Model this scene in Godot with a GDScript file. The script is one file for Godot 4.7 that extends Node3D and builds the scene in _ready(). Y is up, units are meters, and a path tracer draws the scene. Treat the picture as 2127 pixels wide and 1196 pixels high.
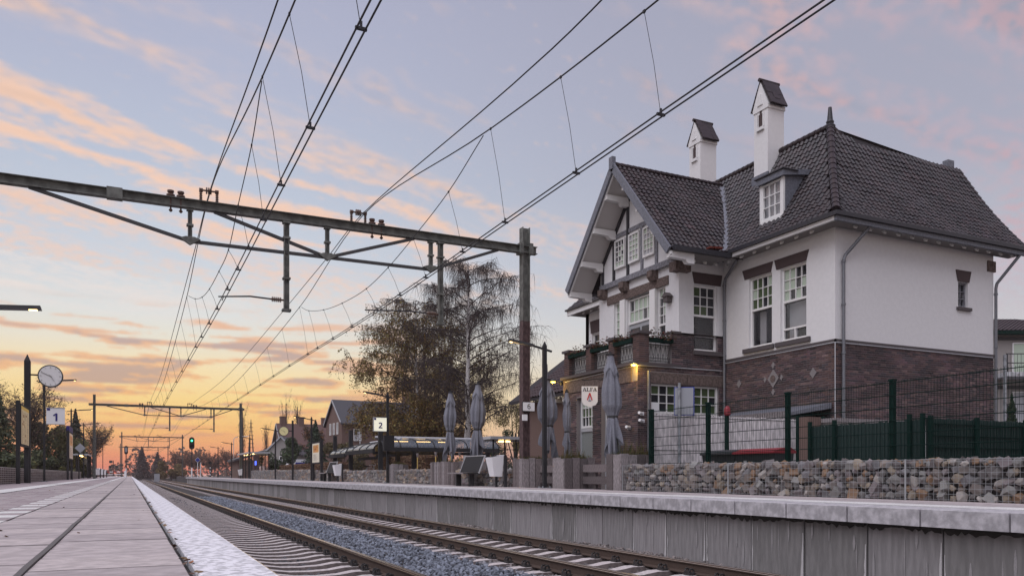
extends Node3D
# A country railway station at dusk: two platforms, overhead line, a white and brick station house.
const EYE := Vector3(0, 1.17, 0)
const P1 := 0.70      # left platform top
const P2 := 0.802     # right platform top
var rng := RandomNumberGenerator.new()
var counts := {}
var M := {}

class G:
	var v := PackedVector3Array()
	var n := PackedVector3Array()
	var c := PackedColorArray()
	var w := PackedVector2Array()
	var col := Color(1, 1, 1)
	func vert(p: Vector3, m: Vector3, t := Vector2.ZERO) -> void:
		v.append(p); n.append(m); c.append(col); w.append(t)
	func tri(a: Vector3, b: Vector3, d: Vector3) -> void:
		var m := (b - a).cross(d - a).normalized()
		vert(a, m); vert(d, m); vert(b, m)
	func quad(a: Vector3, b: Vector3, d: Vector3, e: Vector3) -> void:
		tri(a, b, d); tri(a, d, e)
	func face(a: Vector3, b: Vector3, d: Vector3, e: Vector3) -> void:   # with uv, a = lower left, counter-clockwise
		var m := (b - a).cross(d - a).normalized()
		vert(a, m, Vector2(0, 1)); vert(d, m, Vector2(1, 0)); vert(b, m, Vector2(1, 1))
		vert(a, m, Vector2(0, 1)); vert(e, m, Vector2(0, 0)); vert(d, m, Vector2(1, 0))
	func hexa(p: Array) -> void:   # 8 corners: bottom 0..3 ccw from above, top 4..7
		quad(p[0], p[3], p[2], p[1]); quad(p[4], p[5], p[6], p[7])
		for i in 4:
			var j := (i + 1) % 4
			quad(p[i], p[j], p[j + 4], p[i + 4])
	func box(lo: Vector3, hi: Vector3) -> void:
		var a := lo.min(hi)
		var b := lo.max(hi)
		hexa([Vector3(a.x, a.y, b.z), Vector3(b.x, a.y, b.z), Vector3(b.x, a.y, a.z), Vector3(a.x, a.y, a.z), Vector3(a.x, b.y, b.z), Vector3(b.x, b.y, b.z), Vector3(b.x, b.y, a.z), Vector3(a.x, b.y, a.z)])
	func obox(t: Transform3D, s: Vector3) -> void:
		var q := []
		for k in [[-1, -1, 1], [1, -1, 1], [1, -1, -1], [-1, -1, -1], [-1, 1, 1], [1, 1, 1], [1, 1, -1], [-1, 1, -1]]:
			q.append(t * Vector3(s.x * 0.5 * k[0], s.y * 0.5 * k[1], s.z * 0.5 * k[2]))
		hexa(q)
	func bar(a: Vector3, b: Vector3, wd: float, ht: float, up := Vector3.UP) -> void:
		var z := (b - a).normalized()
		var x := up.cross(z).normalized()
		var y := z.cross(x)
		obox(Transform3D(Basis(x, y, z), (a + b) * 0.5), Vector3(wd, ht, a.distance_to(b)))
	func tube(a: Vector3, b: Vector3, r0: float, r1: float, k := 6, caps := true) -> void:
		var z := (b - a).normalized()
		var x := z.cross(Vector3.UP if absf(z.y) < 0.95 else Vector3.RIGHT).normalized()
		var y := z.cross(x)
		for i in k:
			var d0 := x * cos(TAU * i / k) + y * sin(TAU * i / k)
			var d1 := x * cos(TAU * (i + 1) / k) + y * sin(TAU * (i + 1) / k)
			vert(a + d0 * r0, d0); vert(b + d1 * r1, d1); vert(a + d1 * r0, d1)
			vert(a + d0 * r0, d0); vert(b + d0 * r1, d0); vert(b + d1 * r1, d1)
			if caps:
				tri(b, b + d0 * r1, b + d1 * r1); tri(a, a + d1 * r0, a + d0 * r0)
	func path(p: Array, r: float, k := 5) -> void:
		for i in p.size() - 1:
			tube(p[i], p[i + 1], r, r, k, false)
	func lathe(pr: Array, o: Vector3, k := 12) -> void:   # [radius, y] from bottom to top
		for j in pr.size() - 1:
			var r0: float = pr[j][0]
			var r1: float = pr[j + 1][0]
			var y0: float = pr[j][1]
			var y1: float = pr[j + 1][1]
			var sl := Vector2(y1 - y0, r0 - r1).normalized()
			for i in k:
				var a := TAU * i / k
				var b := TAU * (i + 1) / k
				var da := Vector3(cos(a), 0, -sin(a))
				var db := Vector3(cos(b), 0, -sin(b))
				var na := da * sl.x + Vector3(0, sl.y, 0)
				var nb := db * sl.x + Vector3(0, sl.y, 0)
				var q := [o + da * r0 + Vector3(0, y0, 0), o + db * r0 + Vector3(0, y0, 0), o + db * r1 + Vector3(0, y1, 0), o + da * r1 + Vector3(0, y1, 0)]
				vert(q[0], na); vert(q[2], nb); vert(q[1], nb)
				vert(q[0], na); vert(q[3], na); vert(q[2], nb)
	func prism(poly: PackedVector2Array, o: Vector3, ex: Vector3, ey: Vector3, d: Vector3) -> void:   # ccw in ex, ey seen against d; extruded along d
		var k := poly.size()
		var idx := Geometry2D.triangulate_polygon(poly)
		var flip := 1.0 if ex.cross(ey).dot(d) > 0.0 else -1.0
		if Geometry2D.is_polygon_clockwise(poly):
			flip = -flip
		var at := func(i: int, s: float) -> Vector3: return o + ex * poly[i].x + ey * poly[i].y + d * s
		for t in range(0, idx.size(), 3):
			var a: Vector3 = at.call(idx[t], 1.0)
			var b: Vector3 = at.call(idx[t + 1], 1.0)
			var e: Vector3 = at.call(idx[t + 2], 1.0)
			if (b - a).cross(e - a).dot(d) < 0.0:
				var s := b; b = e; e = s
			tri(a, b, e); tri(a - d, e - d, b - d)
		for i in k:
			var j := (i + 1) % k
			if flip > 0.0:
				quad(at.call(i, 0.0), at.call(j, 0.0), at.call(j, 1.0), at.call(i, 1.0))
			else:
				quad(at.call(j, 0.0), at.call(i, 0.0), at.call(i, 1.0), at.call(j, 1.0))
	func mesh(mat: Material, off := Vector3.ZERO) -> ArrayMesh:
		var q := v
		if off != Vector3.ZERO:
			q = v.duplicate()
			for i in q.size():
				q[i] -= off
		var a := []
		a.resize(Mesh.ARRAY_MAX)
		a[Mesh.ARRAY_VERTEX] = q; a[Mesh.ARRAY_NORMAL] = n; a[Mesh.ARRAY_COLOR] = c; a[Mesh.ARRAY_TEX_UV] = w
		var m := ArrayMesh.new()
		m.add_surface_from_arrays(Mesh.PRIMITIVE_TRIANGLES, a)
		m.surface_set_material(0, mat)
		return m

func numbered(parent: Node, called: String) -> String:
	var key := "%d/%s" % [parent.get_instance_id(), called]
	var k: int = counts.get(key, 0)
	counts[key] = k + 1
	return called if k == 0 else "%s_%03d" % [called, k]

func tag(o: Node, label: String, category := "", group := "", kind := "") -> void:
	if label: o.set_meta("label", label)
	if category: o.set_meta("category", category)
	if group: o.set_meta("group", group)
	if kind: o.set_meta("kind", kind)

func thing(called: String, label: String, category: String, at := Vector3.ZERO, group := "") -> Node3D:
	var o := Node3D.new()
	o.name = numbered(self, called)
	add_child(o)
	o.position = at
	tag(o, label, category, group)
	return o

func part(p: Node3D, called: String, g: G, mat: Material, label := "") -> MeshInstance3D:   # g is in world metres
	var o := MeshInstance3D.new()
	o.name = numbered(p, called)
	o.mesh = g.mesh(mat, p.global_position if p != self else Vector3.ZERO)
	p.add_child(o)
	if label: o.set_meta("label", label)
	return o

func piece(p: Node3D, called: String, mesh: Mesh, t: Transform3D) -> MeshInstance3D:   # t in world metres
	var o := MeshInstance3D.new()
	o.name = numbered(p, called)
	o.mesh = mesh
	p.add_child(o)
	o.transform = Transform3D(t.basis, t.origin - (p.global_position if p != self else Vector3.ZERO))
	return o

func solo(called: String, g: G, mat: Material, label: String, category: String, group := "") -> MeshInstance3D:
	var o := part(self, called, g, mat)
	tag(o, label, category, group)
	return o

func struct(called: String, g: G, mat: Material) -> MeshInstance3D:
	var o := part(self, called, g, mat)
	tag(o, "", "", "", "structure")
	return o

func many(p: Node3D, called: String, mesh: Mesh, at: Array, cols := []) -> MultiMeshInstance3D:   # world transforms
	var mm := MultiMesh.new()
	mm.transform_format = MultiMesh.TRANSFORM_3D
	mm.use_colors = not cols.is_empty()
	mm.mesh = mesh
	mm.instance_count = at.size()
	var off := p.global_position if p != self else Vector3.ZERO
	for i in at.size():
		var t: Transform3D = at[i]
		t.origin -= off
		mm.set_instance_transform(i, t)
		if mm.use_colors: mm.set_instance_color(i, cols[i])
	var o := MultiMeshInstance3D.new()
	o.name = numbered(p, called)
	o.multimesh = mm
	p.add_child(o)
	o.set_meta("kind", "stuff")
	return o

func copy(src: Node3D, at: Vector3, label: String, turn := 0.0, sc := Vector3.ONE) -> Node3D:
	var o: Node3D = src.duplicate()
	var base := str(src.name).rstrip("0123456789").trim_suffix("_")
	o.name = numbered(self, base)
	add_child(o)
	o.position = at
	o.rotation.y = turn
	o.scale = sc
	o.set_meta("label", label)
	return o

func noise_tex(sd: int, freq: float, lo: float, hi: float, octaves := 4, kind := FastNoiseLite.TYPE_SIMPLEX, a := 0.25, b := 0.75) -> NoiseTexture2D:
	var f := FastNoiseLite.new()
	f.seed = sd; f.frequency = freq; f.noise_type = kind; f.fractal_octaves = octaves
	var t := NoiseTexture2D.new()
	t.width = 512; t.height = 512; t.seamless = true; t.noise = f; t.normalize = true
	var r := Gradient.new()
	var cl := Color(lo, lo, lo).linear_to_srgb()
	var ch := Color(hi, hi, hi).linear_to_srgb()
	r.offsets = PackedFloat32Array([a, b]); r.colors = PackedColorArray([cl, ch])
	t.color_ramp = r
	return t

func height_tex(sd: int, freq: float, octaves := 4) -> NoiseTexture2D:
	var f := FastNoiseLite.new()
	f.seed = sd; f.frequency = freq; f.fractal_octaves = octaves
	var t := NoiseTexture2D.new()
	t.width = 512; t.height = 512; t.seamless = true; t.noise = f; t.as_normal_map = true; t.bump_strength = 6.0
	return t

func mat(name_: String, lin: Color, rough := 0.8, tex: Texture2D = null, sc := Vector3.ONE, metal := 0.0, nrm: Texture2D = null, nsc := 1.0) -> StandardMaterial3D:
	var m := StandardMaterial3D.new()
	m.resource_name = name_
	m.albedo_color = lin.linear_to_srgb()
	m.roughness = rough
	m.metallic = metal
	if tex or nrm:
		m.uv1_triplanar = true; m.uv1_world_triplanar = true; m.uv1_scale = sc
	if tex: m.albedo_texture = tex
	if nrm:
		m.normal_enabled = true; m.normal_texture = nrm; m.normal_scale = nsc
	M[name_] = m
	return m

func tint(m: StandardMaterial3D) -> StandardMaterial3D:
	m.vertex_color_use_as_albedo = true
	return m

func rnd(a: float, b: float) -> float:
	return rng.randf_range(a, b)

# ------------------------------------------------------------------ sky
var sky_rows := []
var sky_noise := []
const SKY_W := 3072
const SKY_H := 1536

func lin(r: float, g: float, b: float) -> Vector3:
	var k := Color(r / 255.0, g / 255.0, b / 255.0).srgb_to_linear()
	return Vector3(k.r, k.g, k.b)

var near_sun := []
var off_sun := []

func ramp(k: Array, e: float) -> Vector3:
	for i in k.size() - 1:
		if e < k[i + 1][0]:
			return (k[i][1] as Vector3).lerp(k[i + 1][1], clampf((e - k[i][0]) / (k[i + 1][0] - k[i][0]), 0, 1))
	return k[-1][1]

func sky_row(y: int) -> void:
	var row := PackedFloat32Array()
	row.resize(SKY_W * 3)
	var el := 90.0 - 180.0 * (y + 0.5) / SKY_H
	var ce := cos(deg_to_rad(el))
	var se := sin(deg_to_rad(el))
	var e := maxf(el, 0.0)
	var a_col := ramp(near_sun, e)
	var b_col := ramp(off_sun, e)
	var nz: FastNoiseLite = sky_noise[0]
	var nw: FastNoiseLite = sky_noise[1]
	var np: FastNoiseLite = sky_noise[2]
	var low_k := smoothstep(1.0, 3.5, e) * (1.0 - smoothstep(8.5, 11.5, e))
	var streak_c := lin(246, 208, 186)
	var high_off := lin(204, 172, 182)
	var grey_c := lin(176, 138, 138)
	var glow_c := lin(255, 178, 112)
	for x in SKY_W:
		var az := TAU * (x + 0.5) / SKY_W
		var dx := sin(az) * ce
		var dz := -cos(az) * ce
		var sd := rad_to_deg(wrapf(az - 0.082, -PI, PI))
		var ds := absf(sd)
		var w := exp(-ds * ds / (27.0 * 27.0)) if sd > 0.0 else exp(-ds * ds / (44.0 * 44.0))
		var bank_k := low_k * (1.0 - smoothstep(7.0, 17.0, sd)) * (1.0 - smoothstep(55.0, 90.0, -sd))
		var c := b_col.lerp(a_col, w)
		if el > 0.3:
			var k := 1.0 / (se + 0.05)
			var px := dx * k
			var pz := dz * k
			var s := px * 0.924 - pz * 0.378
			var q := px * 0.378 + pz * 0.924
			var warp := nw.get_noise_2d(s * 30.0, q * 30.0)
			var st := nz.get_noise_2d(s * 48.0 + warp * 26.0, q * 190.0 + warp * 60.0)
			var puff := np.get_noise_2d(s * 130.0 + warp * 18.0, q * 210.0)
			var broad := nw.get_noise_2d(s * 14.0 + 300.0, q * 40.0 - 90.0)
			# long cirrus streaks, thickest in one band
			var band := exp(-pow((q + 2.36 + warp * 0.16) / 0.50, 2.0)) * (1.0 - smoothstep(1.4, 2.3, s + warp * 0.5))
			var wisp := exp(-pow((q + 3.75) / 0.22, 2.0)) * smoothstep(-0.2, 0.6, s) * (1.0 - smoothstep(1.4, 2.0, s))
			var d := clampf(band * (0.36 + 2.3 * st + 0.7 * puff), 0, 1) * 0.95
			d = maxf(d, clampf(wisp * (0.35 + 1.9 * st), 0, 1) * 0.55)
			var fine := clampf((broad * 1.9 + 0.62 + st * 1.3) * (0.55 + 1.5 * puff), 0, 1) * 0.72 * smoothstep(7.0, 16.0, e)
			var tone := high_off.lerp(streak_c, clampf(w * 2.2, 0, 1))
			if e < 19.0 and wisp > band:
				tone = tone.lerp(lin(238, 230, 226), 0.8)
			c = c.lerp(tone, d)
			c = c.lerp(tone.lerp(c, 0.1), fine)
			c *= 1.0 - 0.10 * clampf(st * 1.6 + broad, 0, 1) * smoothstep(12.0, 22.0, e)
			# low banks near the horizon
			if bank_k > 0.0:
				var h1 := nz.get_noise_3d(dx * 330.0, el * 62.0 + warp * 14.0, dz * 330.0)
				var h2 := nw.get_noise_3d(dx * 210.0, el * 40.0 + 50.0, dz * 210.0)
				var bank := clampf((h1 * 1.9 + h2 * 1.1 + 0.10) * 2.0, 0, 1) * bank_k
				var rim := clampf(bank * (1.0 - bank) * 4.0, 0, 1)
				var g2 := b_col.lerp(grey_c, clampf(w * 1.6, 0, 1) * 0.9)
				c = c.lerp(g2, bank * 0.72)
				c = c.lerp(glow_c, rim * w * 0.5)
		row[x * 3] = c.x; row[x * 3 + 1] = c.y; row[x * 3 + 2] = c.z
	sky_rows[y] = row

func make_sky() -> PanoramaSkyMaterial:
	near_sun = [[0.0, lin(222, 128, 112)], [1.4, lin(238, 152, 108)], [3.0, lin(249, 194, 122)], [5.0, lin(251, 217, 146)], [7.0, lin(248, 226, 180)], [8.6, lin(236, 228, 208)], [10.5, lin(224, 226, 224)], [14.0, lin(206, 213, 223)], [19.0, lin(190, 199, 216)], [25.0, lin(180, 186, 208)], [32.0, lin(172, 175, 199)], [60.0, lin(160, 166, 194)], [90.0, lin(157, 162, 190)]]
	off_sun = [[0.0, lin(214, 194, 186)], [4.0, lin(216, 208, 200)], [8.0, lin(206, 206, 208)], [12.0, lin(191, 192, 202)], [20.0, lin(171, 173, 190)], [32.0, lin(162, 163, 182)], [90.0, lin(158, 161, 182)]]
	for k in [[11, 0.02, 6], [23, 0.012, 5], [37, 0.09, 5]]:
		var f := FastNoiseLite.new()
		f.seed = k[0]; f.frequency = k[1]; f.fractal_octaves = k[2]
		sky_noise.append(f)
	sky_rows.resize(SKY_H)
	var id := WorkerThreadPool.add_group_task(sky_row, SKY_H)
	WorkerThreadPool.wait_for_group_task_completion(id)
	var all := PackedByteArray()
	for r in sky_rows:
		all.append_array((r as PackedFloat32Array).to_byte_array())
	sky_rows.clear()
	var p := PanoramaSkyMaterial.new()
	p.panorama = ImageTexture.create_from_image(Image.create_from_data(SKY_W, SKY_H, false, Image.FORMAT_RGBF, all))
	return p

func camera_sky_light() -> void:
	var cam := Camera3D.new()
	cam.name = "camera"
	cam.projection = Camera3D.PROJECTION_FRUSTUM
	cam.near = 0.05
	cam.far = 3000.0
	cam.size = cam.near * 575.0 / 796.8
	cam.frustum_offset = Vector2(0, cam.near * 387.5 / 1655.0)
	add_child(cam)
	cam.position = EYE
	cam.rotation_degrees = Vector3(0, -25.616, 0)
	cam.current = true
	var env := Environment.new()
	env.background_mode = Environment.BG_SKY
	env.sky = Sky.new()
	env.sky.sky_material = make_sky()
	env.background_energy_multiplier = 1.0
	env.tonemap_mode = Environment.TONE_MAPPER_LINEAR
	env.tonemap_exposure = 1.0
	env.fog_enabled = true
	env.fog_density = 0.00035
	env.fog_light_color = Color(0.95, 0.86, 0.86)
	env.sdfgi_enabled = true; env.ssao_enabled = true; env.ssil_enabled = true
	var we := WorldEnvironment.new()
	we.name = "environment"
	we.environment = env
	add_child(we)
	# wide fill light added from upper left and camera side to lift the foreground
	var fill_light := DirectionalLight3D.new()
	fill_light.name = "added_fill"
	fill_light.light_color = Color(0.97, 0.97, 1.0)
	fill_light.light_energy = 0.7
	fill_light.light_angular_distance = 60.0
	fill_light.shadow_enabled = true
	add_child(fill_light)
	fill_light.look_at_from_position(Vector3(-5, 8, 2.6), Vector3.ZERO)

# ------------------------------------------------------------------ materials
func materials() -> void:
	var grain := noise_tex(3, 0.02, 0.72, 1.0, 5)
	var blot := noise_tex(5, 0.008, 0.55, 1.0, 5)
	var streak := noise_tex(7, 0.025, 0.55, 1.0, 5, FastNoiseLite.TYPE_SIMPLEX, 0.25, 0.75)
	var fine := noise_tex(9, 0.09, 0.7, 1.0, 3)
	var worn := noise_tex(13, 0.02, 0.62, 1.0, 6, FastNoiseLite.TYPE_SIMPLEX, 0.34, 0.56)
	var bump := height_tex(21, 0.05, 5)
	var soft := height_tex(22, 0.012, 3)
	var mott := noise_tex(6, 0.012, 0.74, 1.0, 7, FastNoiseLite.TYPE_SIMPLEX, 0.2, 0.8)
	mat("slab", Color(0.51, 0.45, 0.445), 0.75, mott, Vector3(0.8, 0.9, 0.9), 0.0, bump, 0.2)
	mat("slab_b", Color(0.455, 0.40, 0.40), 0.75, mott, Vector3(0.7, 0.9, 0.8), 0.0, bump, 0.2)
	mat("slab_c", Color(0.55, 0.485, 0.475), 0.75, mott, Vector3(1.0, 0.9, 1.1), 0.0, bump, 0.2)
	mat("white_slab", Color(0.83, 0.82, 0.86), 0.7, worn, Vector3(1.1, 1.0, 1.1), 0.0, bump, 0.3)
	mat("white_tile", Color(0.78, 0.77, 0.75), 0.7, grain, Vector3.ONE * 2.0)
	mat("paver", Color(0.40, 0.335, 0.345), 0.85, grain, Vector3.ONE * 2.0, 0.0, bump, 0.3)
	mat("joint", Color(0.05, 0.045, 0.045), 0.95, fine, Vector3.ONE * 3.0)
	mat("rubber", Color(0.13, 0.12, 0.12), 0.7, fine, Vector3.ONE * 2.0)
	mat("edge_slab", Color(0.52, 0.50, 0.525), 0.75, noise_tex(15, 0.012, 0.66, 1.0, 7), Vector3(1.0, 0.8, 0.9), 0.0, bump, 0.12)
	var st2 := noise_tex(8, 0.02, 0.74, 1.0, 6, FastNoiseLite.TYPE_SIMPLEX, 0.15, 0.85)
	mat("panel_a", Color(0.29, 0.275, 0.277), 0.8, st2, Vector3(0.9, 0.11, 1.0), 0.0, bump, 0.1)
	mat("panel_b", Color(0.34, 0.32, 0.325), 0.8, st2, Vector3(0.8, 0.09, 1.3), 0.0, bump, 0.1)
	mat("panel_c", Color(0.235, 0.225, 0.222), 0.8, st2, Vector3(1.1, 0.12, 0.9), 0.0, bump, 0.1)
	mat("lime", Color(0.62, 0.60, 0.60), 0.9, fine, Vector3(3, 1, 3))
	mat("run_mark", Color(0.39, 0.37, 0.375), 0.9, fine, Vector3(3, 1, 3))
	mat("dark_band", Color(0.055, 0.052, 0.05), 0.95, fine, Vector3(4, 2, 4))
	tint(mat("sleeper", Color(0.62, 0.56, 0.55), 0.85, grain, Vector3.ONE * 1.3, 0.0, bump, 0.3))
	mat("bed", Color(0.10, 0.092, 0.095), 0.95, noise_tex(31, 0.12, 0.2, 1.0, 3), Vector3.ONE * 2.5, 0.0, bump, 1.5)
	tint(mat("stone", Color(1, 1, 1), 0.85, fine, Vector3.ONE * 4.0))
	mat("rust", Color(0.085, 0.055, 0.042), 0.75, fine, Vector3(2, 2, 0.5))
	mat("rail_top", Color(0.62, 0.56, 0.52), 0.22, null, Vector3.ONE, 1.0)
	mat("clip", Color(0.03, 0.027, 0.027), 0.55)
	mat("earth", Color(0.10, 0.085, 0.06), 0.95, noise_tex(41, 0.02, 0.4, 1.0, 5), Vector3.ONE * 0.15, 0.0, bump, 0.6)
	mat("grass", Color(0.07, 0.085, 0.035), 0.95, noise_tex(43, 0.03, 0.4, 1.0, 5), Vector3.ONE * 0.12, 0.0, bump, 1.0)
	mat("asphalt", Color(0.06, 0.058, 0.062), 0.9, fine, Vector3.ONE * 1.0)
	mat("mast", Color(0.16, 0.165, 0.15), 0.65, blot, Vector3.ONE * 0.8)
	mat("mast_rust", Color(0.12, 0.075, 0.075), 0.8, blot, Vector3.ONE * 1.2)
	mat("dark_steel", Color(0.045, 0.045, 0.047), 0.55)
	mat("black", Color(0.018, 0.018, 0.02), 0.8)
	mat("wire", Color(0.03, 0.03, 0.035), 0.6)
	mat("insulator", Color(0.10, 0.055, 0.04), 0.3)
	mat("galv", Color(0.36, 0.38, 0.41), 0.45, blot, Vector3.ONE * 1.5, 0.4)
	mat("gabion_wire", Color(0.30, 0.31, 0.32), 0.5)
	mat("pipe", Color(0.19, 0.195, 0.215), 0.45, grain, Vector3.ONE * 1.5, 0.2)
	mat("pale_wire", Color(0.50, 0.46, 0.44), 0.6)
	mat("light_metal", Color(0.52, 0.53, 0.56), 0.4, null, Vector3.ONE, 0.3)
	mat("green_steel", Color(0.008, 0.024, 0.02), 0.85).metallic_specular = 0.2
	mat("render_wall", Color(0.75, 0.74, 0.745), 0.9, noise_tex(51, 0.02, 0.965, 1.0, 5), Vector3.ONE * 0.5, 0.0, bump, 0.06)
	mat("white_paint", Color(0.78, 0.77, 0.76), 0.5)
	mat("grey_paint", Color(0.36, 0.37, 0.39), 0.6)
	mat("timber", Color(0.035, 0.035, 0.042), 0.7, streak, Vector3(2, 0.4, 2))
	mat("timber_pale", Color(0.26, 0.26, 0.29), 0.7, streak, Vector3(1, 0.5, 1))
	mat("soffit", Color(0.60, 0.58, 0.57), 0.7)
	mat("eaves_board", Color(0.24, 0.225, 0.215), 0.8)  # shade under the eaves put into the board colour
	mat("lead", Color(0.17, 0.18, 0.215), 0.5, grain, Vector3.ONE)
	mat("gutter", Color(0.028, 0.028, 0.034), 0.45)
	mat("inlay", Color(0.26, 0.235, 0.235), 0.85, fine, Vector3.ONE * 4.0)
	mat("lintel", Color(0.075, 0.05, 0.05), 0.85, fine, Vector3(5, 2, 5))
	mat("brownstone", Color(0.17, 0.125, 0.11), 0.9, blot, Vector3.ONE * 2.0, 0.0, bump, 0.4)
	mat("sill", Color(0.10, 0.085, 0.088), 0.8, fine, Vector3.ONE * 3.0)
	mat("mortar", Color(0.27, 0.24, 0.24), 0.95, fine, Vector3.ONE * 3.0)
	tint(mat("brick", Color(1, 1, 1), 0.85, fine, Vector3.ONE * 5.0))
	tint(mat("tile", Color(0.34, 0.285, 0.305), 0.36, grain, Vector3.ONE * 3.0))
	mat("roof_deck", Color(0.03, 0.026, 0.03), 0.9)
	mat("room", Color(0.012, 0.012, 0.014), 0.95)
	mat("curtain", Color(0.42, 0.42, 0.44), 0.9)
	mat("green_blind", Color(0.18, 0.27, 0.12), 0.8)
	var gl := mat("glass", Color(0.10, 0.11, 0.13), 0.04)
	gl.albedo_color.a = 0.10
	gl.transparency = BaseMaterial3D.TRANSPARENCY_ALPHA
	gl.metallic_specular = 0.5
	mat("glass_green", Color(0.065, 0.095, 0.045), 0.12)
	mat("glass_pale", Color(0.42, 0.50, 0.40), 0.12)
	mat("glass_dark", Color(0.02, 0.022, 0.028), 0.05)
	mat("frosted", Color(0.27, 0.29, 0.28), 0.5, fine, Vector3.ONE * 3.0)
	mat("wood_a", Color(0.23, 0.195, 0.195), 0.85, streak, Vector3(4, 0.5, 4), 0.0, bump, 0.5)
	mat("wood_b", Color(0.14, 0.118, 0.118), 0.85, streak, Vector3(5, 0.6, 5), 0.0, bump, 0.5)
	mat("wood_c", Color(0.33, 0.295, 0.30), 0.85, streak, Vector3(3, 0.5, 3), 0.0, bump, 0.5)
	mat("wood_moss", Color(0.22, 0.15, 0.05), 0.9, streak, Vector3(4, 0.7, 4), 0.0, bump, 0.5)
	var fab := mat("fabric", Color(0.225, 0.23, 0.27), 0.9, grain, Vector3.ONE * 2.0, 0.0, soft, 0.3)
	fab.rim_enabled = true; fab.rim = 0.3
	mat("fabric_in", Color(0.03, 0.03, 0.035), 0.95)
	mat("slat_screen", Color(0.85, 0.80, 0.81), 0.85, noise_tex(61, 0.01, 0.6, 1.0, 3), Vector3(2.2, 0.4, 2.2))
	mat("green_screen", Color(0.014, 0.036, 0.033), 0.7, grain, Vector3(3, 1, 3))
	mat("wheelie", Color(0.03, 0.033, 0.038), 0.5)
	mat("red_lid", Color(0.26, 0.02, 0.032), 0.5)
	mat("blue", Color(0.02, 0.045, 0.28), 0.5)
	mat("sign_white", Color(0.78, 0.78, 0.80), 0.5)
	mat("sign_grey", Color(0.30, 0.31, 0.34), 0.6)
	mat("ink_blue", Color(0.018, 0.015, 0.16), 0.6)
	mat("red", Color(0.5, 0.02, 0.02), 0.5)
	mat("thatch_yellow", Color(0.60, 0.42, 0.12), 0.6)
	mat("hedge", Color(0.085, 0.048, 0.03), 0.95, fine, Vector3.ONE * 2.0)
	mat("bark", Color(0.085, 0.07, 0.062), 0.9, streak, Vector3(3, 1, 3), 0.0, bump, 0.8)
	mat("birch_bark", Color(0.78, 0.74, 0.72), 0.85, noise_tex(71, 0.02, 0.12, 1.0, 3, FastNoiseLite.TYPE_SIMPLEX, 0.36, 0.46), Vector3(0.8, 4.0, 0.8))
	mat("twig", Color(0.055, 0.042, 0.04), 0.9)
	mat("twig_red", Color(0.075, 0.042, 0.04), 0.9)
	var lf := tint(mat("leaf", Color(1, 1, 1), 0.75))
	lf.backlight_enabled = true; lf.backlight = Color(0.30, 0.24, 0.12)
	lf.cull_mode = BaseMaterial3D.CULL_DISABLED
	tint(mat("far_brick", Color(1, 1, 1), 0.9, fine, Vector3.ONE * 2.0))
	mat("house_brick", Color(0.20, 0.128, 0.108), 0.9, noise_tex(81, 0.1, 0.6, 1.0, 2), Vector3(1.2, 3.5, 1.2))
	mat("pale_brick", Color(0.34, 0.315, 0.30), 0.9, noise_tex(83, 0.1, 0.7, 1.0, 2), Vector3(1.2, 4.0, 1.2))
	mat("house_roof", Color(0.15, 0.085, 0.078), 0.75, noise_tex(85, 0.06, 0.6, 1.0, 2), Vector3(1.0, 2.0, 1.0))
	mat("slate_roof", Color(0.08, 0.082, 0.095), 0.6, noise_tex(87, 0.06, 0.6, 1.0, 2), Vector3(1.0, 2.0, 1.0))
	mat("distant", Color(0.11, 0.10, 0.115), 1.0)

func glow(name_: String, c: Color, e: float) -> StandardMaterial3D:
	var m := StandardMaterial3D.new()
	m.resource_name = name_
	m.albedo_color = c
	m.emission_enabled = true
	m.emission = c
	m.emission_energy_multiplier = e
	M[name_] = m
	return m

func lamp_light(called: String, p: Vector3, c: Color, e: float) -> void:
	var l := OmniLight3D.new()
	l.name = numbered(self, called)
	l.light_color = c; l.light_energy = e; l.light_size = 0.04
	l.omni_range = 30.0; l.omni_attenuation = 2.0
	l.shadow_enabled = true
	add_child(l)
	l.position = p

# ------------------------------------------------------------------ ground, tracks, platforms
func rock(sd: int, flat := 0.8) -> G:   # an angular stone about 1 across
	var r := RandomNumberGenerator.new()
	r.seed = sd
	var t := (1.0 + sqrt(5.0)) / 2.0
	var p := [Vector3(-1, t, 0), Vector3(1, t, 0), Vector3(-1, -t, 0), Vector3(1, -t, 0), Vector3(0, -1, t), Vector3(0, 1, t), Vector3(0, -1, -t), Vector3(0, 1, -t), Vector3(t, 0, -1), Vector3(t, 0, 1), Vector3(-t, 0, -1), Vector3(-t, 0, 1)]
	for i in 12:
		var q: Vector3 = p[i].normalized() * 0.5
		q *= r.randf_range(0.62, 1.18)
		p[i] = Vector3(q.x, q.y * flat, q.z * r.randf_range(0.85, 1.0))
	var g := G.new()
	for f in [[0, 11, 5], [0, 5, 1], [0, 1, 7], [0, 7, 10], [0, 10, 11], [1, 5, 9], [5, 11, 4], [11, 10, 2], [10, 7, 6], [7, 1, 8], [3, 9, 4], [3, 4, 2], [3, 2, 6], [3, 6, 8], [3, 8, 9], [4, 9, 5], [2, 4, 11], [6, 2, 10], [8, 6, 7], [9, 8, 1]]:
		g.tri(p[f[0]], p[f[1]], p[f[2]])
	return g

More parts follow.
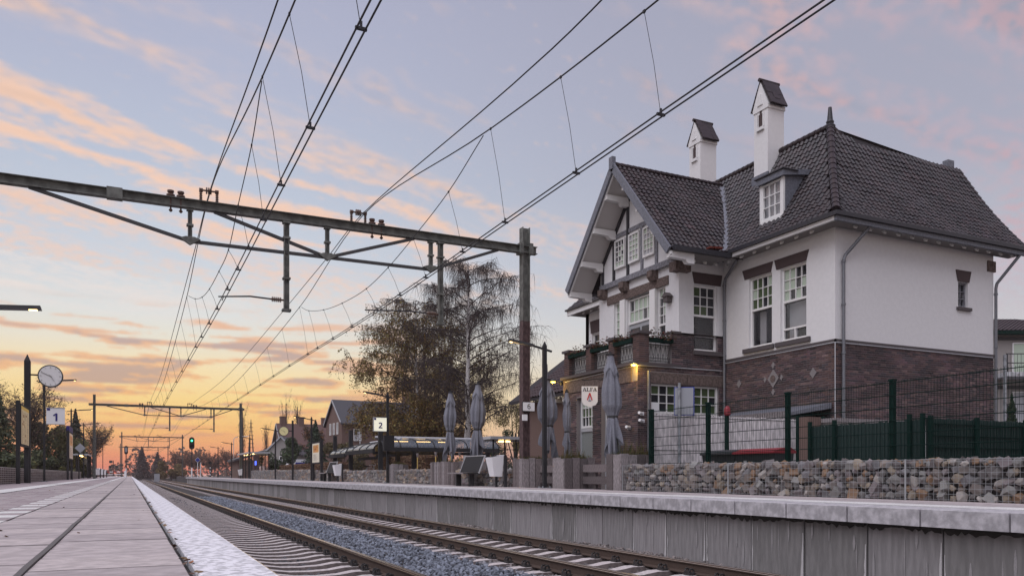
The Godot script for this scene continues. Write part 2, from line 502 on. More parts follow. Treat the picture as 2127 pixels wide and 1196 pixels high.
func chunk(sd: int) -> G:   # an angular broken stone about 1 across
	var r := RandomNumberGenerator.new()
	r.seed = sd
	var q := []
	for k in [[-1, -1, 1], [1, -1, 1], [1, -1, -1], [-1, -1, -1], [-1, 1, 1], [1, 1, 1], [1, 1, -1], [-1, 1, -1]]:
		q.append(Vector3(k[0] * r.randf_range(0.3, 0.47), k[1] * r.randf_range(0.24, 0.4), k[2] * r.randf_range(0.3, 0.47)))
	var g := G.new()
	g.hexa(q)
	return g

func ground() -> void:
	var g := G.new()
	g.quad(Vector3(-500, -0.55, 40), Vector3(500, -0.55, 40), Vector3(500, -0.55, -520), Vector3(-500, -0.55, -520))
	struct("ground", g, M.earth)
	g = G.new()
	g.box(Vector3(-400, -0.6, 40), Vector3(-4.8, 0.45, -262))
	struct("field", g, M.grass)
	g = G.new()
	g.box(Vector3(10.75, -0.6, 40), Vector3(400, 0.70, -262))
	struct("yard", g, M.asphalt)
	# the level crossing road
	g = G.new()
	g.box(Vector3(-60, -0.6, -247), Vector3(80, -0.02, -255))
	struct("road", g, M.asphalt)
	# ballast bed
	g = G.new()
	var prof := [[0.2, -0.27], [0.7, -0.26], [1.3, -0.29], [3.3, -0.29], [3.75, -0.215], [4.6, -0.205], [5.15, -0.285], [7.05, -0.285], [7.5, -0.2], [8.2, -0.2]]
	for i in prof.size() - 1:
		g.quad(Vector3(prof[i][0], prof[i][1], 6), Vector3(prof[i + 1][0], prof[i + 1][1], 6), Vector3(prof[i + 1][0], prof[i + 1][1], -500), Vector3(prof[i][0], prof[i][1], -500))
	struct("trackbed", g, M.bed)
	var at := []
	var cs := []
	for k in 74000:
		var z := -2.2 - 50.0 * pow(rng.randf(), 1.7)
		var x := rnd(0.5, 8.05)
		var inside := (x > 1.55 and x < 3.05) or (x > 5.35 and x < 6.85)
		var y := -0.215
		if inside: y = -0.262
		elif x > 3.5 and x < 4.9: y = -0.2
		elif x > 7.3: y = -0.215 + 0.06 * (0.5 + 0.5 * sin(z * 0.9))
		elif x < 1.4: y = -0.23
		var s := rnd(0.045, 0.095) * (1.0 + maxf(0.0, -z - 16.0) * 0.02)
		var b := Basis.from_euler(Vector3(rnd(0, 6), rnd(0, 6), rnd(0, 6))) * Basis.from_scale(Vector3(s * rnd(0.8, 1.3), s, s * rnd(0.8, 1.2)))
		at.append(Transform3D(b, Vector3(x, y + rnd(-0.015, 0.018), z)))
		var f := rnd(0.45, 1.9)
		var blue := 1.0 - clampf(absf(x - 4.0) - 0.9, 0.0, 1.0) * 0.8
		if x > 7.2: blue = -0.1
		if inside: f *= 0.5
		for rx in [1.535, 3.085, 5.32, 6.87]:
			blue *= clampf((absf(x - rx) - 0.12) / 0.45, 0.0, 1.0)
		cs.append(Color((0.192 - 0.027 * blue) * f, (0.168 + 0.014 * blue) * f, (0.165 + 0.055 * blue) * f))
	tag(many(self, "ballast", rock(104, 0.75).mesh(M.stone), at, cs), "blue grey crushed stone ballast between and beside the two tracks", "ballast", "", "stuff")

func rail_profile() -> PackedVector2Array:
	return PackedVector2Array([Vector2(-0.07, -0.165), Vector2(0.07, -0.165), Vector2(0.07, -0.152), Vector2(0.014, -0.135), Vector2(0.009, -0.045), Vector2(0.035, -0.034), Vector2(0.036, -0.004), Vector2(0.03, 0.0), Vector2(-0.03, 0.0), Vector2(-0.036, -0.004), Vector2(-0.035, -0.034), Vector2(-0.009, -0.045), Vector2(-0.014, -0.135), Vector2(-0.07, -0.152)])

func sleeper_mesh() -> ArrayMesh:
	var g := G.new()
	var st := [[-1.25, -0.185, 0.10], [-1.05, -0.168, 0.115], [-0.5, -0.168, 0.115], [-0.28, -0.20, 0.10], [0.0, -0.21, 0.095], [0.28, -0.20, 0.10], [0.5, -0.168, 0.115], [1.05, -0.168, 0.115], [1.25, -0.185, 0.10]]
	for i in st.size() - 1:
		var a: Array = st[i]
		var b: Array = st[i + 1]
		var A := [Vector3(a[0], a[1], a[2]), Vector3(a[0], a[1], -a[2]), Vector3(a[0], -0.4, 0.15), Vector3(a[0], -0.4, -0.15)]
		var B := [Vector3(b[0], b[1], b[2]), Vector3(b[0], b[1], -b[2]), Vector3(b[0], -0.4, 0.15), Vector3(b[0], -0.4, -0.15)]
		g.quad(A[0], B[0], B[1], A[1])
		g.col = Color(0.30, 0.27, 0.26)   # flanks darkened: grime plus shade put into the colour
		g.quad(A[2], B[2], B[0], A[0]); g.quad(B[3], A[3], A[1], B[1])
		g.col = Color(1, 1, 1)
	for s in [0, 8]:
		var e: Array = st[s]
		var q := [Vector3(e[0], -0.4, 0.15), Vector3(e[0], -0.4, -0.15), Vector3(e[0], e[1], -e[2]), Vector3(e[0], e[1], e[2])]
		if s == 0: g.quad(q[1], q[0], q[3], q[2])
		else: g.quad(q[0], q[1], q[2], q[3])
	return g.mesh(M.sleeper)

func clip_mesh() -> ArrayMesh:
	var g := G.new()
	g.box(Vector3(-0.055, -0.17, -0.07), Vector3(0.055, -0.14, 0.07))
	for s in [-1.0, 1.0]:
		var p := []
		for k in 8:
			var a := TAU * k / 7.0
			p.append(Vector3(0.012 + 0.036 * cos(a), -0.118 + 0.036 * sin(a), s * (0.042 + 0.01 * sin(a * 0.5))))
		g.path(p, 0.013, 5)
	g.bar(Vector3(0.04, -0.125, -0.05), Vector3(0.04, -0.125, 0.05), 0.03, 0.025)
	return g.mesh(M.clip)

func tracks() -> void:
	var sm := sleeper_mesh()
	var cm := clip_mesh()
	var cases := [[1.535, 3.085, "railway track with the glowing rail beside the left platform"], [5.32, 6.87, "railway track running along the concrete panels of the right platform"]]
	for t in cases:
		var c: float = (t[0] + t[1]) * 0.5
		var o := thing("railway_track", t[2], "railway track", Vector3(c, 0, -2), "railway tracks")
		for r in [t[0], t[1]]:
			var g := G.new()
			g.prism(rail_profile(), Vector3(r, 0, 4), Vector3.RIGHT, Vector3.UP, Vector3(0, 0, -490))
			var rail := part(o, "rail", g, M.rust)
			g = G.new()
			g.quad(Vector3(r - 0.03, 0.002, 4), Vector3(r + 0.03, 0.002, 4), Vector3(r + 0.03, 0.002, -486), Vector3(r - 0.03, 0.002, -486))
			g.quad(Vector3(r - 0.0375, -0.02, 4), Vector3(r - 0.03, 0.002, 4), Vector3(r - 0.03, 0.002, -486), Vector3(r - 0.0375, -0.02, -486))
			part(rail, "running_surface", g, M.rail_top)
		var far_s := []
		var far_c := []
		for k in 360:
			var z := -2.6 - 0.6 * k
			var tr := Transform3D(Basis.from_euler(Vector3(0, rnd(-0.008, 0.008), 0)), Vector3(c, rnd(-0.004, 0.0), z))
			var sl: Node3D
			if k < 70:
				sl = piece(o, "sleeper", sm, tr)
			else:
				far_s.append(tr)
			for r in [t[0], t[1]]:
				for s in [-1.0, 1.0]:
					var ct := Transform3D(Basis.from_euler(Vector3(0, 0 if s > 0 else PI, 0)), Vector3(r + s * 0.1, 0, z))
					if k < 36: piece(sl, "rail_clip", cm, ct)
					elif k < 150: far_c.append(ct)
		many(o, "sleepers", sm, far_s)
		many(o, "rail_clips", cm, far_c)

func slab_mesh(sx: float, sy: float, sz: float, m: StandardMaterial3D, bev := 0.006, dirt := 0.10) -> ArrayMesh:   # top at y = 0, bevelled upper edges
	var g := G.new()
	var a := Vector2(sx, sz) * 0.5
	var b := a - Vector2(bev, bev)
	var q := []
	for k in [[-1, 1], [1, 1], [1, -1], [-1, -1]]:
		q.append([Vector3(a.x * k[0], -sy, a.y * k[1]), Vector3(a.x * k[0], -bev, a.y * k[1]), Vector3(b.x * k[0], 0, b.y * k[1])])
	tint(m)
	for i in 4:
		var j := (i + 1) % 4
		g.col = Color(dirt, dirt, dirt)   # soil in the joints
		g.quad(q[i][0], q[j][0], q[j][1], q[i][1])
		g.col = Color(dirt, dirt, dirt).lerp(Color(1, 1, 1), 0.4)
		g.quad(q[i][1], q[j][1], q[j][2], q[i][2])
	g.col = Color(1, 1, 1)
	g.quad(q[0][2], q[1][2], q[2][2], q[3][2])
	g.quad(q[3][0], q[2][0], q[1][0], q[0][0])
	return g.mesh(m)

func left_top(x: float) -> float:
	return P1 if x > -1.5 else P1 + (-1.5 - x) * 0.0423

func platforms() -> void:
	# left
	var o := thing("platform", "", "", Vector3(0, 0, 0))
	tag(o, "", "", "", "structure")
	var g := G.new()
	var zf := 5.0
	var zb := -240.0
	g.box(Vector3(-1.5, -0.5, zf), Vector3(0.5, P1 - 0.045, zb))
	g.prism(PackedVector2Array([Vector2(-4.85, -0.5), Vector2(-1.5, -0.5), Vector2(-1.5, P1 - 0.045), Vector2(-4.85, left_top(-4.85) - 0.045)]), Vector3(0, 0, zf), Vector3.RIGHT, Vector3.UP, Vector3(0, 0, zb - zf))
	part(o, "core", g, M.joint)
	var mats := [M.slab, M.slab_b, M.slab_c]
	var big := []
	for m in mats:
		big.append([slab_mesh(0.708, 0.06, 0.634, m), slab_mesh(0.658, 0.06, 0.634, m)])
	var wt := slab_mesh(0.345, 0.06, 0.61, M.white_tile)
	var gt := slab_mesh(0.345, 0.06, 0.56, M.paver)
	for k in 100:
		var z := -0.9 - 0.65 * k
		for s in 2:
			var x: float = [-0.100, -0.805][s]
			if k < 100:
				piece(o, "paving_slab", big[rng.randi() % 3][s], Transform3D(Basis.from_euler(Vector3(rnd(-0.004, 0.004), 0, rnd(-0.003, 0.003))), Vector3(x, P1 + rnd(-0.003, 0.003), z + (0.22 if s else 0.0) + rnd(-0.004, 0.004))))
	for k in 55:
		piece(o, "white_tile", wt, Transform3D(Basis(), Vector3(-1.325, P1 + rnd(-0.002, 0.003), -1.0 - 1.2 * k)))
		piece(o, "grey_tile", gt, Transform3D(Basis(), Vector3(-1.325, P1 + rnd(-0.004, 0.002), -1.6 - 1.2 * k)))
	var es := slab_mesh(0.339, 0.12, 4.19, M.white_slab, 0.008, 0.8)
	for k in 58:
		piece(o, "edge_slab", es, Transform3D(Basis.from_euler(Vector3(0, rnd(-0.0008, 0.0008), 0)), Vector3(0.4605, P1 + 0.004 + rnd(-0.003, 0.003), 0.65 - 4.2 * k)))
	var pv := [slab_mesh(0.277, 0.06, 0.286, M.paver, 0.004, 0.5), slab_mesh(0.277, 0.06, 0.286, M.slab_b, 0.004, 0.5)]
	var rest := [[], []]
	for k in 150:
		for i in 4:
			var x := -1.64 - 0.278 * i
			var t := Transform3D(Basis.from_euler(Vector3(rnd(-0.006, 0.006), 0, -0.0423)), Vector3(x, left_top(x) + rnd(-0.002, 0.002), -6.5 - 0.296 * k - 0.148 * (i % 2)))
			var i2 := rng.randi() % 2
			if k > 5 and k < 65: piece(o, "paver", pv[i2], t)
			else: rest[i2].append(t)
	for i in 2:
		many(o, "pavers", pv[i], rest[i])
	# farther rows and the rear strips as sheets
	g = G.new()
	var strip := func(gg: G, x0: float, x1: float, z0: float, z1: float, dy: float) -> void:
		gg.quad(Vector3(x0, left_top(x0) + dy, z0), Vector3(x1, left_top(x1) + dy, z0), Vector3(x1, left_top(x1) + dy, z1), Vector3(x0, left_top(x0) + dy, z1))
	strip.call(g, -1.14, 0.26, -66.0, zb, -0.002)
	part(o, "far_paving", g, M.slab)
	g = G.new()
	strip.call(g, -2.66, -1.5, -50.5, zb, -0.002)
	strip.call(g, -4.85, -3.13, zf, zb, -0.002)
	part(o, "rear_paving", g, M.paver)
	g = G.new()
	strip.call(g, -3.13, -2.66, zf, zb, 0.002)
	strip.call(g, -1.49, -1.15, -66.6, zb, 0.002)
	part(o, "guide_strip", g, M.white_tile)
	g = G.new()   # rubber joint strip, slightly proud and wavy
	var pp := []
	for k in 120:
		pp.append(Vector3(-0.467 + rnd(-0.004, 0.004), P1 + 0.001 + rnd(-0.003, 0.003), -1.2 - 0.55 * k - 0.004 * k * k))
	for k in 119:
		g.bar(pp[k], pp[k + 1], 0.03, 0.02)
	part(o, "joint_strip", g, M.rubber)
	g = G.new()
	var leafc := [Color(0.30, 0.12, 0.05), Color(0.20, 0.13, 0.07), Color(0.12, 0.07, 0.05)]
	for k in 150:   # fallen leaves and grit along the edge groove and on the paving
		g.col = leafc[rng.randi() % 3]
		var z := -2.0 - 26.0 * pow(rng.randf(), 1.5)
		var x := 0.275 + rnd(-0.02, 0.03) if k < 95 else rnd(-3.9, 0.2)
		var s := rnd(0.012, 0.03)
		var y := left_top(x) + 0.006
		var a := rnd(0, 6)
		var p := Vector3(x, y, z)
		var d := Vector3(cos(a), rnd(0, 0.5), sin(a)) * s
		var e := Vector3(-sin(a), rnd(0, 0.3), cos(a)) * s * 0.7
		g.tri(p - d, p + e, p + d); g.tri(p - d, p + d, p - e)
	var lv := part(self, "fallen_leaves", g, M.leaf)
	tag(lv, "scattered brown and red fallen leaves along the groove of the left platform edge", "leaves", "", "stuff")
	# left wall face under the edge
	g = G.new()
	g.box(Vector3(0.3, -0.5, zf), Vector3(0.56, P1 - 0.125, zb))
	part(o, "edge_beam", g, M.panel_a)

	# right
	o = thing("platform", "", "", Vector3(7.82, 0, 0))
	tag(o, "", "", "", "structure")
	zb = -133.3
	g = G.new()
	g.box(Vector3(8.03, -0.6, zf), Vector3(10.8, P2 - 0.05, zb))
	part(o, "core", g, M.joint)
	var pe := [slab_mesh(0.5, 0.198, 0.966, M.edge_slab, 0.012, 1.0)]
	for k in 140:
		var z := 0.98 - 0.99 * k - 0.495
		if z < zb: break
		piece(o, "edge_slab", pe[0], Transform3D(Basis(), Vector3(8.07 + rnd(-0.003, 0.003), P2 + rnd(-0.002, 0.002), z)))
	var pm := []
	for m in [M.panel_a, M.panel_b, M.panel_c]:
		g = G.new()
		g.box(Vector3(-0.05, -0.95, -0.482), Vector3(0.05, 0, 0.482))
		pm.append(g.mesh(m))
	for k in 136:
		var z := 0.152 - 0.99 * k + 0.495
		if z < zb: break
		var pn := piece(o, "wall_panel", pm[rng.randi() % 3], Transform3D(Basis(), Vector3(8.03 + rnd(-0.004, 0.004), 0.62, z)))
		if k < 40:
			for s in [-1.0, 1.0]:
				if rng.randf() < 0.3: continue
				g = G.new()   # lime run-off beside the joint
				var y0 := rnd(0.3, 0.55)
				var y1 := -0.35
				var pts := []
				for j in 9:
					var f := j / 8.0
					pts.append([lerpf(y0, y1, f), 0.006 + rnd(0.0, 0.03) * (0.3 + f) + (0.03 * f if s > 0 else 0.0)])
				for j in 8:
					var zz: float = z + s * 0.480
					g.quad(Vector3(7.9745, pts[j + 1][0], zz), Vector3(7.9745, pts[j + 1][0], zz - s * pts[j + 1][1]), Vector3(7.9745, pts[j][0], zz - s * pts[j][1]), Vector3(7.9745, pts[j][0], zz))
				part(pn, "lime_stain", g, M.lime)
			for q in 4:   # thin pale run marks on the concrete
				var zc := z + rnd(-0.42, 0.42)
				var xq := 7.9735 - 0.0006 * q
				var yt := rnd(0.2, 0.58)
				var yl := yt - rnd(0.15, 0.6)
				var w := rnd(0.004, 0.016)
				g = G.new()
				for j in 6:
					var f0 := j / 6.0
					var f1 := (j + 1) / 6.0
					var wa := w * (0.3 + sin(PI * f0)) * rnd(0.8, 1.2)
					var wb := w * (0.3 + sin(PI * f1))
					g.quad(Vector3(xq, lerpf(yt, yl, f1), zc + wb), Vector3(xq, lerpf(yt, yl, f1), zc - wb), Vector3(xq, lerpf(yt, yl, f0), zc - wa), Vector3(xq, lerpf(yt, yl, f0), zc + wa))
				part(pn, "lime_stain", g, M.run_mark)
			g = G.new()   # ragged dark band along the top of the panel
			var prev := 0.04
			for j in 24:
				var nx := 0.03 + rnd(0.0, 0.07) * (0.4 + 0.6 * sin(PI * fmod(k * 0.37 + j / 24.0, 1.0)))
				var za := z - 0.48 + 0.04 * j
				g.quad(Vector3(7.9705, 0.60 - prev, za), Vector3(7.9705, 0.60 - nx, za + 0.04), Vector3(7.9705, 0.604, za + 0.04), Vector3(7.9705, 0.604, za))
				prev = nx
			part(pn, "ragged_dark_band", g, M.dark_band)
	var rp := []
	for m in [M.white_tile, M.slab_b, M.slab]:
		rp.append(slab_mesh(0.60, 0.06, 0.975, m))
	for k in 34:
		for i in 3:
			var x: float = [8.66, 9.3, 9.92][i]
			piece(o, "paving_slab", rp[[0, 1, 2][i]], Transform3D(Basis.from_euler(Vector3(0, 0, rnd(-0.003, 0.003))), Vector3(x, P2 + 0.002 + rnd(-0.002, 0.002), 0.6 - 0.99 * k)))
	g = G.new()
	g.box(Vector3(8.34, P2 - 0.05, -33.6), Vector3(10.3, P2 - 0.001, zb))
	part(o, "far_paving", g, M.slab)
	g = G.new()
	g.box(Vector3(10.24, P2 - 0.05, zf), Vector3(10.8, P2 - 0.006, zb + 0.01))
	part(o, "rear_strip", g, M.paver)

# ------------------------------------------------------------------ the station house
var house: Node3D
var brick_at := []
var brick_col := []
var brick_noise := FastNoiseLite.new()
var tile_at := []
var tile_col := []

func wall(p: Node3D, called: String, m: Material, o: Vector3, rv: Vector3, w: float, h: float, holes: Array, depth := 0.16) -> MeshInstance3D:
	var g := G.new()
	var n := rv.cross(Vector3.UP)
	var xs := [0.0, w]
	var ys := [0.0, h]
	for r in holes:
		xs.append_array([r.position.x, r.end.x]); ys.append_array([r.position.y, r.end.y])
	xs.sort(); ys.sort()
	for i in xs.size() - 1:
		for j in ys.size() - 1:
			if xs[i + 1] - xs[i] < 0.001 or ys[j + 1] - ys[j] < 0.001: continue
			var c := Vector2((xs[i] + xs[i + 1]) * 0.5, (ys[j] + ys[j + 1]) * 0.5)
			var open := false
			for r in holes:
				if (r as Rect2).has_point(c): open = true
			if open: continue
			var q := func(x: float, y: float) -> Vector3: return o + rv * x + Vector3.UP * y
			g.quad(q.call(xs[i], ys[j]), q.call(xs[i + 1], ys[j]), q.call(xs[i + 1], ys[j + 1]), q.call(xs[i], ys[j + 1]))
	for r in holes:
		var a: Vector3 = o + rv * r.position.x + Vector3.UP * r.position.y
		var b: Vector3 = a + rv * r.size.x
		var u: Vector3 = Vector3.UP * r.size.y
		var d := -n * depth
		g.quad(a, a + u, a + u + d, a + d); g.quad(b, b + d, b + u + d, b + u)
		g.quad(a, a + d, b + d, b); g.quad(a + u, b + u, b + u + d, a + u + d)
	# back of the wall
	if holes.is_empty():
		g.quad(o - n * 0.25, o - n * 0.25 + Vector3.UP * h, o - n * 0.25 + rv * w + Vector3.UP * h, o - n * 0.25 + rv * w)
	return part(p, called, g, m)

func bricks(o: Vector3, rv: Vector3, w: float, h: float, holes: Array) -> void:
	var n := rv.cross(Vector3.UP)
	var pal := [Color(0.092, 0.058, 0.062), Color(0.115, 0.068, 0.068), Color(0.070, 0.048, 0.054), Color(0.16, 0.105, 0.10), Color(0.055, 0.044, 0.052), Color(0.105, 0.062, 0.072)]
	var rows := int(h / 0.0615)
	for j in rows:
		var y := (j + 0.5) * h / rows
		var x := -0.108 * (j % 2)
		while x < w:
			var a := maxf(x, 0.0)
			var b := minf(x + 0.206, w)
			x += 0.216
			for r in holes:
				if y > r.position.y - 0.02 and y < r.end.y + 0.02:
					if a >= r.position.x and a < r.end.x: a = minf(r.end.x, b)
					if b > r.position.x and b <= r.end.x: b = maxf(r.position.x, a)
			if b - a < 0.03: continue
			var c := o + rv * ((a + b) * 0.5) + Vector3.UP * y + n * (-0.016 + rnd(-0.003, 0.003))
			brick_at.append(Transform3D(Basis(rv * ((b - a - 0.004) / 0.2), Vector3.UP * 0.94, n), c))
			var k: Color = pal[rng.randi() % 6]
			var f := rnd(0.7, 1.25) * (0.80 + 0.95 * brick_noise.get_noise_3d(c.x * 9.0, c.y * 22.0, c.z * 9.0) + 0.22)
			brick_col.append(Color(k.r * f, k.g * f, k.b * f))

func by_size(at: Array, cols: Array) -> Array:   # indices, nearest first
	var d := []
	for i in at.size(): d.append([(at[i] as Transform3D).origin.distance_to(EYE), i])
	d.sort_custom(func(a, b): return a[0] < b[0])
	return d

func window(p: Node3D, called: String, o: Vector3, rv: Vector3, w: float, h: float, cols: int, rows: int, upf: float, upper: Array, lower: Material, inset := 0.1, fr: Material = null) -> MeshInstance3D:
	var n := rv.cross(Vector3.UP)
	var m: Material = fr if fr else M.white_paint
	var q := func(x: float, y: float, z: float) -> Vector3: return o + rv * x + Vector3.UP * y + n * z
	var g := G.new()
	var t := 0.055
	var rail := func(gg: G, x0: float, y0: float, x1: float, y1: float, z0: float, z1: float) -> void:
		gg.obox(Transform3D(Basis(rv, Vector3.UP, n), q.call((x0 + x1) * 0.5, (y0 + y1) * 0.5, (z0 + z1) * 0.5)), Vector3(x1 - x0, y1 - y0, z1 - z0))
	var z0 := -inset - 0.05
	var z1 := -inset + 0.02
	rail.call(g, 0.0, 0.0, t, h, z0, z1); rail.call(g, w - t, 0.0, w, h, z0, z1)
	rail.call(g, t, 0.0, w - t, t * 1.3, z0, z1 + 0.01); rail.call(g, t, h - t, w - t, h, z0, z1)
	var ym := h * (1.0 - upf)
	if upf < 1.0:
		rail.call(g, t, ym - 0.03, w - t, ym + 0.035, z0, z1 + 0.015)
	var f := part(p, called, g, m)
	g = G.new()
	var yb := ym + 0.035 if upf < 1.0 else t * 1.3
	var iw := (w - 2 * t) / cols
	var ih := (h - t - yb) / rows
	for i in range(1, cols):
		rail.call(g, t + iw * i - 0.012, yb, t + iw * i + 0.012, h - t, z0 + 0.01, z1 - 0.012)
	for j in range(1, rows):
		rail.call(g, t, yb + ih * j - 0.012, w - t, yb + ih * j + 0.012, z0 + 0.012, z1 - 0.014)
	part(f, "glazing_bars", g, m)
	for i in cols:
		for j in rows:
			g = G.new()
			var x := t + iw * i + 0.008
			var y := yb + ih * j + 0.008
			rail.call(g, x, y, x + iw - 0.016, y + ih - 0.016, z0 + 0.016, z0 + 0.022)
			part(f, "pane", g, upper[rng.randi() % upper.size()])
	if upf < 1.0 and lower:
		g = G.new()
		rail.call(g, t, t * 1.3, w - t, ym - 0.03, z0 + 0.014, z0 + 0.02)
		part(f, "pane", g, lower)
	return f

func trapezoid(p: Node3D, called: String, m: Material, o: Vector3, rv: Vector3, b0: float, b1: float, t0: float, t1: float, h: float, d := 0.03) -> void:
	var n := rv.cross(Vector3.UP)
	var g := G.new()
	g.prism(PackedVector2Array([Vector2(b0, 0), Vector2(b1, 0), Vector2(t1, h), Vector2(t0, h)]), o - n * 0.02, rv, Vector3.UP, n * (d + 0.02))
	part(p, called, g, m)

func tile_mesh(col: Color) -> ArrayMesh:   # a pantile: x along the eave, z down the slope, y out of the roof
	var g := G.new()
	g.col = col
	var pr := [[-0.125, 0.030], [-0.085, 0.052], [-0.045, 0.036], [0.0, 0.008], [0.05, 0.002], [0.092, 0.014], [0.118, 0.034]]
	for i in pr.size() - 1:
		var a: Array = pr[i]
		var b: Array = pr[i + 1]
		g.quad(Vector3(a[0], a[1] + 0.022, 0.175), Vector3(b[0], b[1] + 0.022, 0.175), Vector3(b[0], b[1] - 0.012, -0.175), Vector3(a[0], a[1] - 0.012, -0.175))
		g.quad(Vector3(a[0], a[1] + 0.002, 0.175), Vector3(b[0], b[1] + 0.002, 0.175), Vector3(b[0], b[1] + 0.022, 0.175), Vector3(a[0], a[1] + 0.022, 0.175))
	return g.mesh(M.tile)

func tiles(point: Callable, along: Vector3, a0: float, a1: float, slope_len: float, keep: Callable) -> void:
	# point(a, t) gives the roof surface; t from 0 at the eave to 1 at the ridge
	var rows := int(slope_len / 0.212)
	var cols := int(absf(a1 - a0) / 0.18)
	var pal := [Color(0.062, 0.046, 0.056), Color(0.050, 0.042, 0.053), Color(0.082, 0.055, 0.060), Color(0.046, 0.040, 0.050), Color(0.072, 0.05, 0.055)]
	for j in rows:
		var t := (j + 0.5) / rows
		for i in cols:
			var a := lerpf(a0, a1, (i + 0.5) / cols)
			var p: Vector3 = point.call(a, t)
			if not keep.call(p, t): continue
			var up: Vector3 = (point.call(a, minf(t + 0.02, 1.0)) - point.call(a, maxf(t - 0.02, 0.0))).normalized()
			var nn := along.cross(up).normalized()
			if nn.y < 0.0: nn = -nn
			var xx := nn.cross(-up)
			var b := Basis(xx, nn, -up) * Basis.from_euler(Vector3(rnd(-0.02, 0.02), rnd(-0.015, 0.015), rnd(-0.012, 0.012)))
			tile_at.append(Transform3D(b * Basis.from_scale(Vector3(0.77, 0.8, 0.75)), p + nn * (rnd(0.0, 0.010) + 0.012 * sin(a * 1.9 + t * 5.0))))
			var k: Color = pal[rng.randi() % 5]
			var f := rnd(0.6, 1.5)
			if rng.randf() < 0.03: f *= 1.9
			tile_col.append(Color(k.r * f, k.g * f, k.b * f))

func main_y(t: float) -> float:
	return 7.97 + 3.55 * (0.80 * t + 0.20 * t * t)
func wing_y(z: float) -> float:
	return 11.26 - 1.157 * absf(z + 22.0)

func ridge_run(p: Node3D, pts: Array, r := 0.105) -> void:   # overlapping half-round tiles along a polyline
	for i in pts.size() - 1:
		var a: Vector3 = pts[i]
		var b: Vector3 = pts[i + 1]
		var k := maxi(1, int(a.distance_to(b) / 0.22))
		for j in k:
			var q0 := a.lerp(b, j / float(k))
			var q1 := a.lerp(b, (j + 1.12) / float(k))
			var g := G.new()
			var s := rnd(0.8, 1.2)
			g.col = Color(0.072 * s, 0.052 * s, 0.057 * s)
			g.tube(q0, q1, r, r * 0.86, 9, true)
			part(p, "ridge_tile", g, M.tile)

